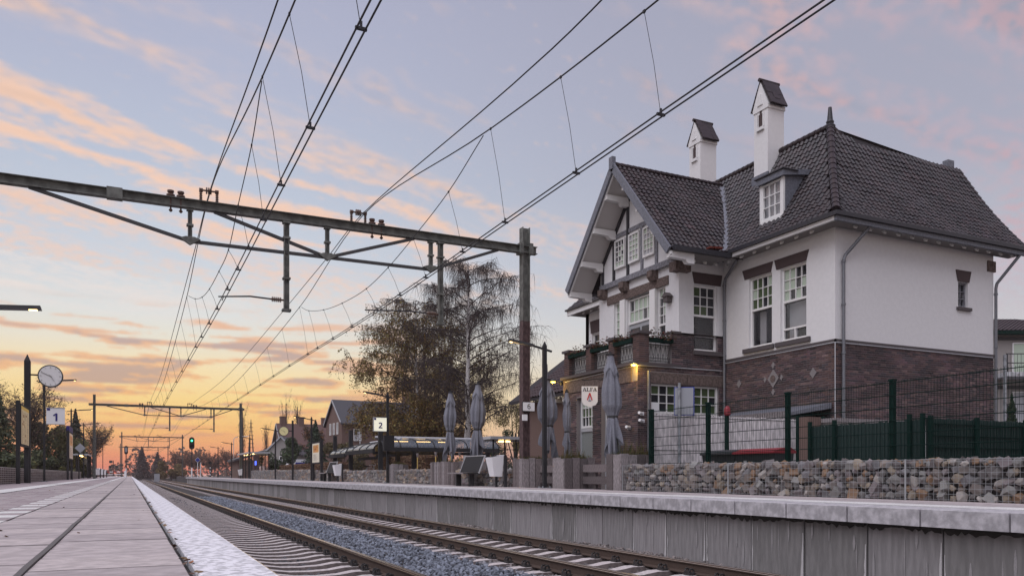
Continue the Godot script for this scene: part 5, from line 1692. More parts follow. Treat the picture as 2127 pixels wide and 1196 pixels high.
		if sx > 0: gg.face(Vector3(xx, y0 + 0.08, z0 - 0.2), Vector3(xx, y0 + 0.08, z1 + 0.2), Vector3(xx, y1 - 0.08, z1 + 0.2), Vector3(xx, y1 - 0.08, z0 - 0.2))
		else: gg.face(Vector3(xx, y0 + 0.08, z1 + 0.2), Vector3(xx, y0 + 0.08, z0 - 0.2), Vector3(xx, y1 - 0.08, z0 - 0.2), Vector3(xx, y1 - 0.08, z1 + 0.2))
		part(c, "poster", gg, m)
		if header:
			gg = G.new(); gg.box(Vector3(x - 0.1, y1 + 0.02, z0 - 0.05), Vector3(x + 0.1, y1 + 0.42, z1 + 0.4)); part(c, "header_panel", gg, M.ink_blue)
	case_.call("poster case with a yellowish timetable beside the clock post on the left platform", -4.05, -37.4, -40.5, 2.35, 4.05, 0.81, pm, false, 1.0)
	case_.call("poster case with a blue header farther along the left platform", -4.05, -65.8, -70.0, 2.3, 4.3, 0.81, pm2, true, 1.0)
	case_.call("poster case with a picture beside the first bench on the right platform", 10.25, -47.5, -49.9, 1.84, 3.15, P2, pm3, false, -1.0)
	# benches and bins
	var b := thing("platform_bench", "black mesh bench with a pale front edge beside the planter, nearest on the right platform", "bench", Vector3(9.85, P2, -24.0), "benches on the right platform")
	g = G.new(); g.box(Vector3(9.60, 1.20, -24.95), Vector3(10.02, 1.235, -23.3)); part(b, "seat", g, M.black)
	g = G.new(); g.box(Vector3(9.565, 1.20, -25.0), Vector3(9.60, 1.245, -23.6)); part(b, "front_rail", g, M.wood_c)
	g = G.new()
	g.hexa([Vector3(9.98, 1.25, -23.25), Vector3(10.01, 1.25, -23.25), Vector3(10.01, 1.25, -24.85), Vector3(9.98, 1.25, -24.85), Vector3(10.19, 1.77, -23.25), Vector3(10.22, 1.77, -23.25), Vector3(10.22, 1.77, -24.85), Vector3(10.19, 1.77, -24.85)]); part(b, "backrest", g, M.black)
	g = G.new()
	for z in [-23.24, -24.86]: g.bar(Vector3(9.98, 1.22, z), Vector3(10.2, 1.79, z), 0.03, 0.04)
	g.bar(Vector3(10.2, 1.785, -23.24), Vector3(10.2, 1.785, -24.86), 0.04, 0.03)
	part(b, "back_frame", g, M.light_metal)
	for z in [-23.5, -24.6]:
		g = G.new(); g.box(Vector3(9.75, P2, z - 0.06), Vector3(9.9, 1.199, z + 0.06)); part(b, "leg", g, M.black)
	copy(b, Vector3(9.95, P2, -44.5), "black mesh bench beside the poster case, farther along the right platform", 0.0, Vector3(1, 1.1, 1.1))
	var bn := thing("litter_bin", "light grey litter bin on a black post at the right end of the nearest bench", "litter bin", Vector3(9.85, P2, -21.7), "grey litter bins")
	g = G.new()
	g.hexa([Vector3(9.72, 1.12, -21.5), Vector3(9.98, 1.12, -21.5), Vector3(9.98, 1.12, -21.82), Vector3(9.72, 1.12, -21.82), Vector3(9.62, 1.68, -21.42), Vector3(10.02, 1.76, -21.42), Vector3(10.02, 1.76, -21.92), Vector3(9.62, 1.68, -21.92)])
	part(bn, "body", g, M.sign_white)
	g = G.new(); g.hexa([Vector3(9.66, 1.692, -21.5), Vector3(9.9, 1.741, -21.5), Vector3(9.9, 1.741, -21.84), Vector3(9.66, 1.692, -21.84), Vector3(9.66, 1.696, -21.5), Vector3(9.9, 1.745, -21.5), Vector3(9.9, 1.745, -21.84), Vector3(9.66, 1.696, -21.84)]); part(bn, "opening", g, M.black)
	g = G.new(); g.box(Vector3(10.0, P2, -21.44), Vector3(10.08, 1.74, -21.36)); g.box(Vector3(9.84, P2, -21.7), Vector3(9.9, 1.12, -21.64)); part(bn, "post", g, M.black)
	copy(bn, Vector3(9.95, P2, -42.2), "light grey litter bin at the right end of the farther bench")
	var bl := ["light grey litter bin just right of the left portal mast, nearest of three", "light grey litter bin between the other two on the left platform", "light grey litter bin nearest the barrier on the left platform"]
	for k in 3: copy(bn, Vector3(-3.5, 0.78, [-104.0, -117.0, -132.0][k]), bl[k], PI * 0.5, Vector3(1.3, 1.2, 1.3))
	copy(bn, Vector3(10.0, P2, -84.0), "light grey litter bin beside the glass waiting shelter")
	# diamond sign, little shelters
	o = thing("diamond_sign", "grey back of a square sign set on its corner, left platform", "sign", Vector3(-4.1, 0.82, -80.7))
	g = G.new(); g.tube(Vector3(-4.1, 0.8, -80.7), Vector3(-4.1, 3.4, -80.7), 0.05, 0.05, 8); part(o, "post", g, M.black)
	g = G.new(); g.obox(Transform3D(Basis.from_euler(Vector3(0, 0, PI / 4)), Vector3(-4.0, 3.55, -80.6)), Vector3(0.62, 0.62, 0.03)); part(o, "plate", g, M.sign_grey)
	var glass_shelter := func(label: String, lo: Vector3, hi: Vector3) -> void:
		var s := thing("waiting_shelter", label, "shelter", Vector3((lo.x + hi.x) * 0.5, lo.y, (lo.z + hi.z) * 0.5), "glass waiting shelters")
		var gg := G.new(); gg.box(Vector3(lo.x - 0.3, hi.y - 0.14, lo.z + 0.3), Vector3(hi.x + 0.1, hi.y, hi.z - 0.3)); part(s, "roof", gg, M.light_metal)
		for x in [lo.x, hi.x]:
			for k in 5:
				gg = G.new()
				var z := lerpf(lo.z, hi.z, k / 4.0)
				gg.box(Vector3(x - 0.05, lo.y, z - 0.05), Vector3(x + 0.05, hi.y - 0.14, z + 0.05)); part(s, "post", gg, M.black)
		gg = G.new(); gg.box(Vector3(hi.x - 0.01, lo.y + 0.2, lo.z), Vector3(hi.x + 0.01, hi.y - 0.2, hi.z)); gg.box(Vector3(lo.x, lo.y + 0.2, hi.z - 0.01), Vector3(hi.x, hi.y - 0.2, hi.z + 0.01)); part(s, "glass_wall", gg, M.glass)
		gg = G.new()
		for k in 3: gg.box(Vector3(lo.x + 0.2, hi.y - 0.19, lerpf(lo.z, hi.z, 0.2 + 0.3 * k) - 0.25), Vector3(lo.x + 0.45, hi.y - 0.15, lerpf(lo.z, hi.z, 0.2 + 0.3 * k) + 0.25))
		part(s, "strip_light", gg, M.led)
	glass_shelter.call("lit glass waiting shelter near the far end of the right platform", Vector3(10.7, P2, -81), Vector3(12.3, 3.4, -90))
	glass_shelter.call("dark glass waiting shelter on the left platform behind the diamond sign", Vector3(-4.9, 0.82, -92), Vector3(-3.9, 3.3, -99))
	lamp_light("shelter_light", Vector3(11.2, 3.0, -84), Color(1.0, 0.82, 0.5), 0.5)
	g = G.new(); g.box(Vector3(10.68, 0.8, -79.9), Vector3(11.2, 3.1, -79.6))
	var vm := solo("ticket_machine", g, M.mast_rust, "dark ticket machine with a small blue light beside the waiting shelter", "ticket machine")
	g = G.new(); g.box(Vector3(10.8, 2.1, -79.6), Vector3(10.95, 2.5, -79.59)); part(vm, "display", g, glow("blue_glow", Color(0.35, 0.45, 1.0), 1.5))
	signals()

func signals() -> void:
	var sig := func(label: String, p: Vector3, y: float, s: float, green: bool) -> void:
		var o := thing("railway_signal", label, "signal", p, "railway signals")
		var g := G.new(); g.tube(p, p + Vector3(0, y - p.y + 0.4, 0), 0.07, 0.07, 8); part(o, "pole", g, M.black)
		g = G.new(); g.tube(p, p + Vector3(0, 1.5, 0), 0.1, 0.1, 8); part(o, "pole_foot", g, M.sign_white)
		g = G.new()
		var w := 0.34 * s
		g.box(p + Vector3(-w, y - p.y - 0.4 * s, -0.12), p + Vector3(w, y - p.y + 0.6 * s, 0.1))
		g.tube(p + Vector3(0, y - p.y + 0.6 * s, -0.12), p + Vector3(0, y - p.y + 0.6 * s, 0.1), w, w, 16); g.tube(p + Vector3(0, y - p.y - 0.4 * s, -0.12), p + Vector3(0, y - p.y - 0.4 * s, 0.1), w, w, 16)
		var hd := part(o, "head", g, M.black)
		g = G.new()
		if green:
			g.tube(p + Vector3(0, y - p.y + 0.45 * s, 0.1), p + Vector3(0, y - p.y + 0.45 * s, 0.13), 0.13 * s, 0.13 * s, 14)
			part(hd, "green_light", g, glow("signal_green", Color(0.25, 1.0, 0.62), 5.0))
		else:
			g.box(p + Vector3(-w * 0.6, y - p.y - 0.3 * s, 0.1), p + Vector3(w * 0.6, y - p.y + 0.6 * s, 0.12))
			part(hd, "back_plate", g, M.sign_grey)
	sig.call("railway signal showing a green light at the far end of the right platform", Vector3(8.75, 0.8, -134.5), 6.0, 1.15, true)
	sig.call("back of a railway signal at the far end of the left platform", Vector3(-0.55, P1, -140.0), 5.0, 0.8, false)
	# level crossing
	var o := thing("crossing_barrier", "red and white level crossing barriers closed across the far road on the left", "barrier", Vector3(-6.5, 0, -240))
	for k in 7:
		var g := G.new(); g.bar(Vector3(-6.6 + 0.85 * k, 1.9 + 0.02 * k, -238), Vector3(-5.75 + 0.85 * k, 1.92 + 0.02 * k, -238), 0.1, 0.22); part(o, "arm_section", g, M.red if k % 2 else M.sign_white)
	var g := G.new(); g.bar(Vector3(-6.6, 1.2, -238.2), Vector3(-1.2, 1.35, -238.2), 0.1, 0.18); g.box(Vector3(-1.4, 0, -238.3), Vector3(-0.9, 2.2, -237.7)); part(o, "lower_arm", g, M.sign_white)
	o = thing("crossing_signal", "crossing lights with two black discs and a box, left of the far track", "crossing signal", Vector3(-4.0, 0, -238))
	g = G.new(); g.tube(Vector3(-4.0, 0, -238), Vector3(-4.0, 5.0, -238), 0.09, 0.09, 8); part(o, "pole", g, M.black)
	g = G.new(); g.box(Vector3(-5.0, 4.3, -238.1), Vector3(-4.2, 5.0, -237.9)); part(o, "box", g, M.dark_steel)
	for s in [-1.0, 1.0]:
		g = G.new(); g.tube(Vector3(-4.0 + s * 0.8, 3.3, -238), Vector3(-4.0 + s * 0.8, 3.3, -237.8), 0.36, 0.36, 14); part(o, "disc", g, M.black)
	o = thing("blue_diamond_sign", "blue square sign on its corner beside the green signal", "sign", Vector3(10.0, 0.6, -140))
	g = G.new(); g.tube(Vector3(10.0, 0.5, -140), Vector3(10.0, 3.4, -140), 0.05, 0.05, 8); part(o, "post", g, M.sign_white)
	g = G.new(); g.obox(Transform3D(Basis.from_euler(Vector3(0, 0, PI / 4)), Vector3(10.0, 3.6, -139.9)), Vector3(0.62, 0.62, 0.04)); part(o, "rim", g, M.sign_white)
	g = G.new(); g.obox(Transform3D(Basis.from_euler(Vector3(0, 0, PI / 4)), Vector3(10.0, 3.6, -139.87)), Vector3(0.54, 0.54, 0.04)); part(o, "plate", g, M.blue)
	o = thing("crossing_signal", "crossing lights with black discs and a white foot right of the green signal", "crossing signal", Vector3(10.6, 0.6, -142))
	g = G.new(); g.tube(Vector3(10.6, 0.5, -142), Vector3(10.6, 3.2, -142), 0.06, 0.06, 8); part(o, "pole", g, M.sign_white)
	for s in [-0.45, 0.45, 1.5]:
		g = G.new(); g.tube(Vector3(10.6 + s, 2.9 + (0.25 if s > 1 else 0.0), -142), Vector3(10.6 + s, 2.9 + (0.25 if s > 1 else 0.0), -141.85), 0.26, 0.26, 12); part(o, "disc", g, M.black)
	o = thing("striped_post", "black and white striped post right of the crossing lights", "post", Vector3(12.1, 0.6, -142))
	for k in 8:
		g = G.new(); g.tube(Vector3(12.1, 0.5 + 0.28 * k, -142), Vector3(12.1, 0.78 + 0.28 * k, -142), 0.07, 0.07, 8); part(o, "band", g, M.black if k % 2 else M.sign_white)
	g = G.new(); g.box(Vector3(4.4, -0.2, -176), Vector3(5.4, 1.4, -175.4))
	solo("signal_cabinet", g, M.sign_grey, "grey equipment cabinet between the tracks in the distance", "cabinet")

# ------------------------------------------------------------------ gabions, planters, parasols, fences
func gabion(label: String, x: float, z0: float, z1: float, y0: float, y1: float, near: bool, side: float, stones: Array) -> void:
	var o := thing("gabion", label, "gabion", Vector3(x, y0, (z0 + z1) * 0.5), "stone filled wire baskets along the platforms")
	var d := 0.36 * side
	var g := G.new()
	g.box(Vector3(x + d * 0.36, y0, z0), Vector3(x + d, y1 - 0.06, z1))
	part(o, "stone_core", g, M.joint)
	var L := absf(z1 - z0)
	var cw := 0.125 if near else 0.16
	var rows := maxi(3, int((y1 - y0) / (0.098 if near else 0.13)))
	var cols := int(L / cw)
	var at := []
	var cs := []
	var pal := [Color(0.20, 0.165, 0.15), Color(0.15, 0.14, 0.135), Color(0.25, 0.20, 0.17), Color(0.12, 0.105, 0.105), Color(0.30, 0.24, 0.18), Color(0.18, 0.145, 0.15), Color(0.23, 0.22, 0.21), Color(0.34, 0.30, 0.27), Color(0.28, 0.17, 0.10)]
	for j in rows:
		for i in cols:
			var z := z0 - (i + 0.5 + rnd(-0.35, 0.35)) * L / cols
			var y := y0 + (j + 0.5 + rnd(-0.3, 0.3)) * (y1 - y0) / rows
			var s := rnd(0.10, 0.22) if near else rnd(0.13, 0.2)
			y = minf(y, y1 - s * 0.3)
			var b := Basis.from_euler(Vector3(rnd(0, 6), rnd(0, 6), rnd(0, 6))) * Basis.from_scale(Vector3(s * rnd(0.85, 1.3), s, s * rnd(0.7, 1.1)))
			var t := Transform3D(b, Vector3(x + side * (0.075 + rnd(0.0, 0.05)), y, clampf(z, z1 + 0.05, z0 - 0.05)))
			if near:
				piece(o, "stone", stones[rng.randi() % stones.size()], t)
			else:
				at.append(t)
				var k: Color = pal[rng.randi() % 9]
				cs.append(k * rnd(0.9, 1.9))
	for i in int(cols * 2.2):   # on top
		var s := rnd(0.11, 0.18)
		var t := Transform3D(Basis.from_euler(Vector3(rnd(0, 6), rnd(0, 6), rnd(0, 6))) * Basis.from_scale(Vector3(s, s * 0.8, s)), Vector3(x + side * rnd(0.08, 0.34), y1 - 0.055, rnd(z1 + 0.06, z0 - 0.06)))
		at.append(t)
		cs.append((pal[rng.randi() % 9] as Color) * rnd(0.7, 1.1))
	var rk := chunk(222)
	many(o, "stones", rk.mesh(M.stone), at, cs)
	g = G.new()
	var st := 0.0765 if near else 0.1
	var r := 0.0024 if near else 0.003
	var xf := x - side * 0.012
	var k := 0
	while y0 + 0.02 + st * k < y1:
		g.tube(Vector3(xf, y0 + 0.02 + st * k, z0), Vector3(xf, y0 + 0.02 + st * k, z1), r, r, 4, false)
		k += 1
	g.tube(Vector3(xf, y1, z0), Vector3(xf, y1, z1), r * 1.6, r * 1.6, 5, false)
	var nz := int(L / st)
	for i in nz + 1:
		var z := z0 - L * i / nz
		g.tube(Vector3(xf - side * r * 2.0, y0, z), Vector3(xf - side * r * 2.0, y1, z), r, r, 4, false)
		if near: g.tube(Vector3(xf, y1, z), Vector3(x + d, y1, z), r, r, 4, false)
	if near:
		for z in [z0, z1]: g.tube(Vector3(xf, y0, z), Vector3(xf, y1 + 0.01, z), 0.01, 0.01, 6, false)
	part(o, "wire_mesh", g, M.gabion_wire)

func gabions() -> void:
	var stones := []
	var pal := [Color(0.26, 0.225, 0.21), Color(0.21, 0.20, 0.195), Color(0.32, 0.27, 0.235), Color(0.17, 0.155, 0.155), Color(0.36, 0.30, 0.235), Color(0.24, 0.205, 0.21), Color(0.30, 0.29, 0.28), Color(0.46, 0.42, 0.39), Color(0.30, 0.19, 0.12), Color(0.22, 0.21, 0.22)]
	for k in 20:
		var g := chunk(300 + k) if k % 3 == 0 else rock(300 + k, rng.randf_range(0.62, 0.95))
		var c: Color = pal[k % 10] * rnd(0.8, 1.15)
		for i in g.c.size(): g.c[i] = c * (0.88 + 0.2 * float((i / 6 * 7) % 5) / 5.0)
		stones.append(g.mesh(M.stone))
	gabion("rough stone gabion at the right edge in front of the dark green screens", 10.37, -3.9, -8.12, P2, 1.39, true, 1, stones)
	gabion("rough stone gabion in front of the black and red waste containers", 10.37, -8.13, -12.0, P2, 1.39, true, 1, stones)
	gabion("rough stone gabion ending against the tall wooden planter below a parasol", 10.37, -12.01, -15.64, P2, 1.385, true, 1, stones)
	gabion("stone gabion behind the nearest bench and litter bin", 10.37, -21.42, -26.2, P2, 1.34, false, 1, stones)
	gabion("stone gabion between the mossy planter and the number 2 lamp post", 10.37, -28.7, -33.4, P2, 1.37, false, 1, stones)
	gabion("stone gabion left of the number 2 lamp post below the bicycles", 10.37, -34.3, -42.0, P2, 1.37, false, 1, stones)
	gabion("stone gabion behind the farther bench and poster case", 10.37, -42.1, -52.0, P2, 1.42, false, 1, stones)
	gabion("stone gabion behind the lit clock of the right platform", 10.37, -52.1, -64.0, P2, 1.5, false, 1, stones)
	gabion("stone gabion left of the lit clock, up to the waiting shelter", 10.37, -64.1, -79.0, P2, 1.55, false, 1, stones)
	# left wall: layered stones in wire
	var lab := ["layered stone wall left of the first poster post on the left platform", "layered stone wall behind the clock post on the left platform", "layered stone wall behind the post of the number 1 sign", "layered stone wall behind the second poster case on the left platform", "layered stone wall along the far part of the left platform"]
	var zz := [-20.0, -35.0, -44.0, -52.0, -66.0, -90.0]
	for i in 5:
		var o := thing("layered_wall", lab[i], "wall", Vector3(-4.45, 0.8, zz[i]), "layered stone walls on the left platform")
		var g := G.new(); g.box(Vector3(-4.9, 0.7, zz[i]), Vector3(-4.46, 1.42, zz[i + 1] + 0.01)); part(o, "core", g, M.joint)
		g = G.new()
		for j in 8:
			var z: float = zz[i] - rnd(0, 0.2)
			while z > zz[i + 1] + 0.4:
				var l := rnd(0.22, 0.5)
				var f := rnd(0.6, 1.25)
				g.col = Color(0.17 * f, 0.125 * f, 0.11 * f)
				g.box(Vector3(-4.5, 0.79 + 0.083 * j, z), Vector3(-4.42 + rnd(0, 0.03), 0.79 + 0.083 * j + 0.066, z - l + 0.02))
				z -= l
		part(o, "stones", g, M.stone).set_meta("kind", "stuff")
		g = G.new()
		for j in 9: g.tube(Vector3(-4.375, 0.784 + 0.083 * j, zz[i]), Vector3(-4.375, 0.784 + 0.083 * j, zz[i + 1]), 0.012, 0.012, 4, false)
		for k in int((zz[i] - zz[i + 1]) / 0.5): g.tube(Vector3(-4.375, 0.78, zz[i] - 0.5 * k), Vector3(-4.375, 1.45, zz[i] - 0.5 * k), 0.006, 0.006, 4, false)
		part(o, "wire_mesh", g, M.pale_wire)

func grass_tuft(p: Node3D, lo: Vector3, hi: Vector3, n: int, h: float, dry := 0.3) -> void:
	var g := G.new()
	for k in n:
		var q := Vector3(rnd(lo.x, hi.x), lo.y, rnd(lo.z, hi.z))
		var l := h * rnd(0.4, 1.1)
		var d := Vector3(rnd(-0.45, 0.45), 1, rnd(-0.45, 0.45)).normalized() * l
		var s := Vector3(rnd(-1, 1), 0, rnd(-1, 1)).normalized() * 0.008
		g.col = Color(0.20, 0.16, 0.07) if rng.randf() < dry else Color(0.075, 0.095, 0.03) * rnd(0.7, 1.3)
		g.tri(q - s, q + s, q + d)
		g.tri(q + s, q - s, q + d)
	part(p, "grass", g, M.leaf).set_meta("kind", "stuff")

func planter(label: String, x0: float, x1: float, z0: float, z1: float, y1: float, woods: Array, tall_grass: float) -> void:
	var o := thing("wooden_planter", label, "planter", Vector3((x0 + x1) * 0.5, P2, (z0 + z1) * 0.5), "wooden planters on the terrace edge")
	var g := G.new(); g.box(Vector3(x0 + 0.04, P2, z0 - 0.04), Vector3(x1, y1 - 0.06, z1 + 0.04)); part(o, "soil", g, M.joint)
	var k := maxi(2, int(absf(z1 - z0) / 0.2))
	for i in k:
		g = G.new()
		var a := lerpf(z0, z1, i / float(k))
		var b := lerpf(z0, z1, (i + 1) / float(k))
		g.box(Vector3(x0 - rnd(0, 0.03), P2, a - 0.011), Vector3(x0 + 0.035, y1 - rnd(0, 0.05), b + 0.011))
		part(o, "plank", g, woods[rng.randi() % woods.size()])
	k = maxi(2, int(absf(x1 - x0) / 0.2))
	for i in k:
		g = G.new()
		var a := lerpf(x0, x1, i / float(k))
		var b := lerpf(x0, x1, (i + 1) / float(k))
		g.box(Vector3(a + 0.011, P2, z0 - 0.035), Vector3(b - 0.011, y1 - rnd(0, 0.04), z0 + rnd(0, 0.025)))
		part(o, "plank", g, woods[rng.randi() % woods.size()])
	grass_tuft(o, Vector3(x0 + 0.05, y1 - 0.07, z1 + 0.05), Vector3(x1 - 0.05, y1, z0 - 0.05), 420, 0.16)
	if tall_grass > 0.0: grass_tuft(o, Vector3(x0 + 0.2, y1 - 0.07, z1 + 0.1), Vector3(x1 - 0.2, y1, z0 - 0.1), 130, tall_grass, 0.75)

func parasol(label: String, p: Vector3, y0: float, y1: float, wid: float, sd: int) -> void:   # a closed parasol, cloth tied round the pole
	var r := RandomNumberGenerator.new()
	r.seed = sd
	var o := thing("closed_parasol", label, "parasol", Vector3(p.x, P2, p.z), "closed grey parasols on the terrace")
	var g := G.new(); g.tube(Vector3(p.x, 0.75, p.z), Vector3(p.x, y1 + 0.05, p.z), 0.032, 0.03, 8); part(o, "pole", g, M.dark_steel)
	var H := y1 - y0
	var tie := r.randf_range(0.60, 0.68)
	var prof := [[0.0, 0.065], [0.05, 0.085], [0.2, 0.165], [0.4, 0.235], [tie - 0.12, r.randf_range(0.2, 0.24)], [tie - 0.03, 0.15], [tie, 0.115], [tie + 0.04, 0.145], [0.85, 0.175], [1.0, r.randf_range(0.16, 0.2)]]
	var ph := r.randf_range(0, TAU)
	var lean := Vector3(r.randf_range(-0.09, 0.09), 0, r.randf_range(-0.09, 0.09))
	var nk := 72
	var cloth := func(t: float, a: float, extra: float) -> Vector3:
		var i := 0
		while i < prof.size() - 2 and prof[i + 1][0] < t: i += 1
		var f := clampf((t - prof[i][0]) / (prof[i + 1][0] - prof[i][0]), 0, 1)
		f = f * f * (3 - 2 * f)
		var rad: float = lerpf(prof[i][1], prof[i + 1][1], f) * wid / 0.25
		var fold := 0.24 * cos(7 * a + ph + 1.6 * sin(3.0 * t)) + 0.13 * cos(12 * a + ph * 2.0 + t * 5.0) + 0.12 * cos(3 * a - ph + t * 2.0)
		var open_ := 1.0 + fold * (0.5 + 1.1 * smoothstep(tie, 1.0, t)) * smoothstep(0.0, 0.25, t)
		var hem := 0.0
		if t > tie: hem = (0.26 * cos(3 * a + ph) + 0.12 * cos(7 * a)) * (t - tie) / (1.0 - tie)
		return Vector3(p.x, y1 - H * (t + hem * 0.5), p.z) + Vector3(cos(a), 0, -sin(a)) * (rad * open_ + extra) + lean * t
	var sheet := func(t0: float, t1: float, n: int, extra: float, flare: float) -> G:
		var gg := G.new()
		for j in n:
			for i in nk:
				var q := []
				for e in [[j, i], [j, i + 1], [j + 1, i + 1], [j + 1, i]]:
					var a: float = TAU * e[1] / nk
					var t: float = lerpf(t0, t1 + (0.045 * cos(4 * a + ph) if flare > 0.0 else 0.0), e[0] / float(n))
					q.append(cloth.call(t, a, extra + flare * (t - t0)))
				gg.quad(q[0], q[3], q[2], q[1])
		return gg
	var st := SurfaceTool.new()
	var gm: G = sheet.call(0.0, 1.0, 40, 0.0, 0.0)
	st.create_from(gm.mesh(M.fabric, Vector3(p.x, P2, p.z)), 0)
	var mi := MeshInstance3D.new()
	mi.name = "canopy"
	st.index(); st.generate_normals(); st.set_material(M.fabric)
	mi.mesh = gm.mesh(M.fabric, Vector3(p.x, P2, p.z))
	o.add_child(mi)
	gm = sheet.call(0.01, 0.19, 8, 0.012, 0.10)
	part(o, "top_flap", gm, M.fabric)
	g = G.new(); g.lathe([[0.0, 0.0], [0.12 * wid / 0.25, 0.0], [0.12 * wid / 0.25, 0.025], [0.03, 0.05], [0.03, 0.09], [0.0, 0.10]], Vector3(p.x, y1 - 0.01, p.z), 10); part(o, "cap", g, M.black)
	g = G.new()
	for i in nk:
		var a0 := TAU * i / nk
		var a1 := TAU * (i + 1) / nk
		g.quad(cloth.call(tie + 0.012, a0, 0.008), cloth.call(tie + 0.012, a1, 0.008), cloth.call(tie - 0.012, a1, 0.008), cloth.call(tie - 0.012, a0, 0.008))
	part(o, "strap", g, M.dark_steel)

func terrace_things() -> void:
	var grey := [M.wood_a, M.wood_c, M.wood_b, M.wood_a, M.wood_c]
	planter("tall weathered planter with mossy brown planks left of the nearest bench", 10.3, 11.6, -26.3, -28.6, 1.665, [M.wood_moss, M.wood_a, M.wood_c, M.wood_b, M.wood_c], 0.3)
	planter("narrow grey wooden planter beside the foot of the number 6 mast", 10.3, 11.3, -20.75, -21.4, 1.67, [M.wood_c, M.wood_a], 0.0)
	planter("square grey wooden planter with short grass left of the entrance boards", 10.3, 11.25, -18.3, -18.95, 1.64, grey, 0.4)
	planter("tall grey wooden planter with dry grasses against the end of the stone gabion", 10.3, 11.5, -15.66, -16.25, 1.68, grey, 0.5)
	planter("small grey wooden planter behind the number 2 lamp post", 10.3, 11.0, -33.45, -34.25, 1.65, grey, 0.25)
	for k in [["weathered boards of the low fence between the two grey planters", 10.85, -16.26, -18.28], ["weathered boards of the low fence between the mast and the square planter", 10.85, -18.97, -20.73]]:
		var o := thing("board_fence", k[0], "fence", Vector3(k[1], P2, (k[2] + k[3]) * 0.5), "low board fences on the terrace edge")
		for y in [0.93, 1.24]:
			var g := G.new(); g.box(Vector3(k[1], y, k[2]), Vector3(k[1] + 0.05, y + 0.2, k[3])); part(o, "board", g, M.wood_b if y < 1 else M.wood_a)
		for z in [lerpf(k[2], k[3], 0.35), lerpf(k[2], k[3], 0.75)]:
			var g := G.new(); g.box(Vector3(k[1] + 0.051, 0.72, z - 0.05), Vector3(k[1] + 0.13, 1.4, z + 0.05)); part(o, "post", g, M.wood_b)
	parasol("closed grey parasol beside the mossy planter, leftmost of the parasols", Vector3(11.6, 0, -29.9), 1.98, 4.47, 0.25, 1)
	parasol("tall closed grey parasol right of the white birch trunk above the nearest bench", Vector3(11.6, 0, -27.1), 1.95, 4.52, 0.27, 2)
	parasol("closed grey parasol half hidden behind the lamp post right of the mast", Vector3(11.8, 0, -22.1), 1.88, 4.15, 0.30, 3)
	parasol("thin closed parasol against the brick wall left of the terrace door", Vector3(12.3, 0, -21.7), 1.9, 3.75, 0.13, 4)
	parasol("closed grey parasol in front of the brick terrace, right of the hanging shield sign", Vector3(11.6, 0, -18.1), 1.8, 4.38, 0.25, 5)
	# folded wind screen on the half hidden parasol
	var g := G.new()
	g.obox(Transform3D(Basis.from_euler(Vector3(0, 0.3, 0.04)), Vector3(11.7, 4.1, -22.0)), Vector3(0.2, 1.05, 0.05))
	solo("folded_cover", g, M.fabric, "pale folded cover standing up beside the half hidden parasol", "cover")
	# chairs and tables glimpsed between the boards
	var ch := thing("terrace_chair", "dark woven terrace chair seen above the boards between the planters, left one", "chair", Vector3.ZERO, "dark woven terrace chairs")
	g = G.new(); g.box(Vector3(-0.24, 0.40, -0.24), Vector3(0.24, 0.45, 0.24)); part(ch, "seat", g, M.black)
	g = G.new()
	var bp := PackedVector2Array()
	for i in 9: bp.append(Vector2(-0.26 + 0.065 * i, 0.78 + 0.09 * sin(PI * i / 8.0)))
	bp.append(Vector2(0.26, 0.45)); bp.append(Vector2(-0.26, 0.45))
	bp.reverse()
	g.prism(bp, Vector3(0.22, 0, 0), Vector3.BACK, Vector3.UP, Vector3(0.04, 0, 0)); part(ch, "backrest", g, M.black)
	for s in [[-1, -1], [1, -1], [1, 1], [-1, 1]]:
		g = G.new(); g.tube(Vector3(s[0] * 0.21, 0, s[1] * 0.21), Vector3(s[0] * 0.21, 0.4, s[1] * 0.21), 0.016, 0.016, 6); part(ch, "leg", g, M.light_metal)
	ch.position = Vector3(11.9, 0.72, -17.9); ch.rotation.y = 0.4
	var cl := ["dark woven terrace chair seen above the boards between the planters, right one", "dark woven terrace chair right of the mast, nearest the post", "dark woven terrace chair left of the mast behind the gabion", "dark woven terrace chair beside the pale torches", "dark woven terrace chair between the planter and the green fence post"]
	var cp := [Vector3(11.6, 0.72, -16.8), Vector3(11.9, 0.72, -19.9), Vector3(11.5, 0.72, -22.6), Vector3(11.6, 0.72, -31.0), Vector3(12.0, 0.72, -15.9)]
	for k in 5: copy(ch, cp[k], cl[k], [1.9, 2.5, 0.3, 1.2, 0.1][k])
	var tb := thing("terrace_table", "pale topped terrace table between the two dark chairs", "table", Vector3.ZERO, "pale topped terrace tables")
	g = G.new(); g.box(Vector3(-0.4, 0.72, -0.4), Vector3(0.4, 0.76, 0.4)); part(tb, "table_top", g, M.sign_white)
	g = G.new(); g.tube(Vector3(0, 0, 0), Vector3(0, 0.72, 0), 0.03, 0.03, 8); g.box(Vector3(-0.25, 0, -0.03), Vector3(0.25, 0.03, 0.03)); g.box(Vector3(-0.03, 0, -0.25), Vector3(0.03, 0.028, 0.25)); part(tb, "pedestal", g, M.black)
	tb.position = Vector3(11.9, 0.72, -17.3)
	copy(tb, Vector3(11.5, 0.72, -30.2), "pale topped terrace table beside the torches")
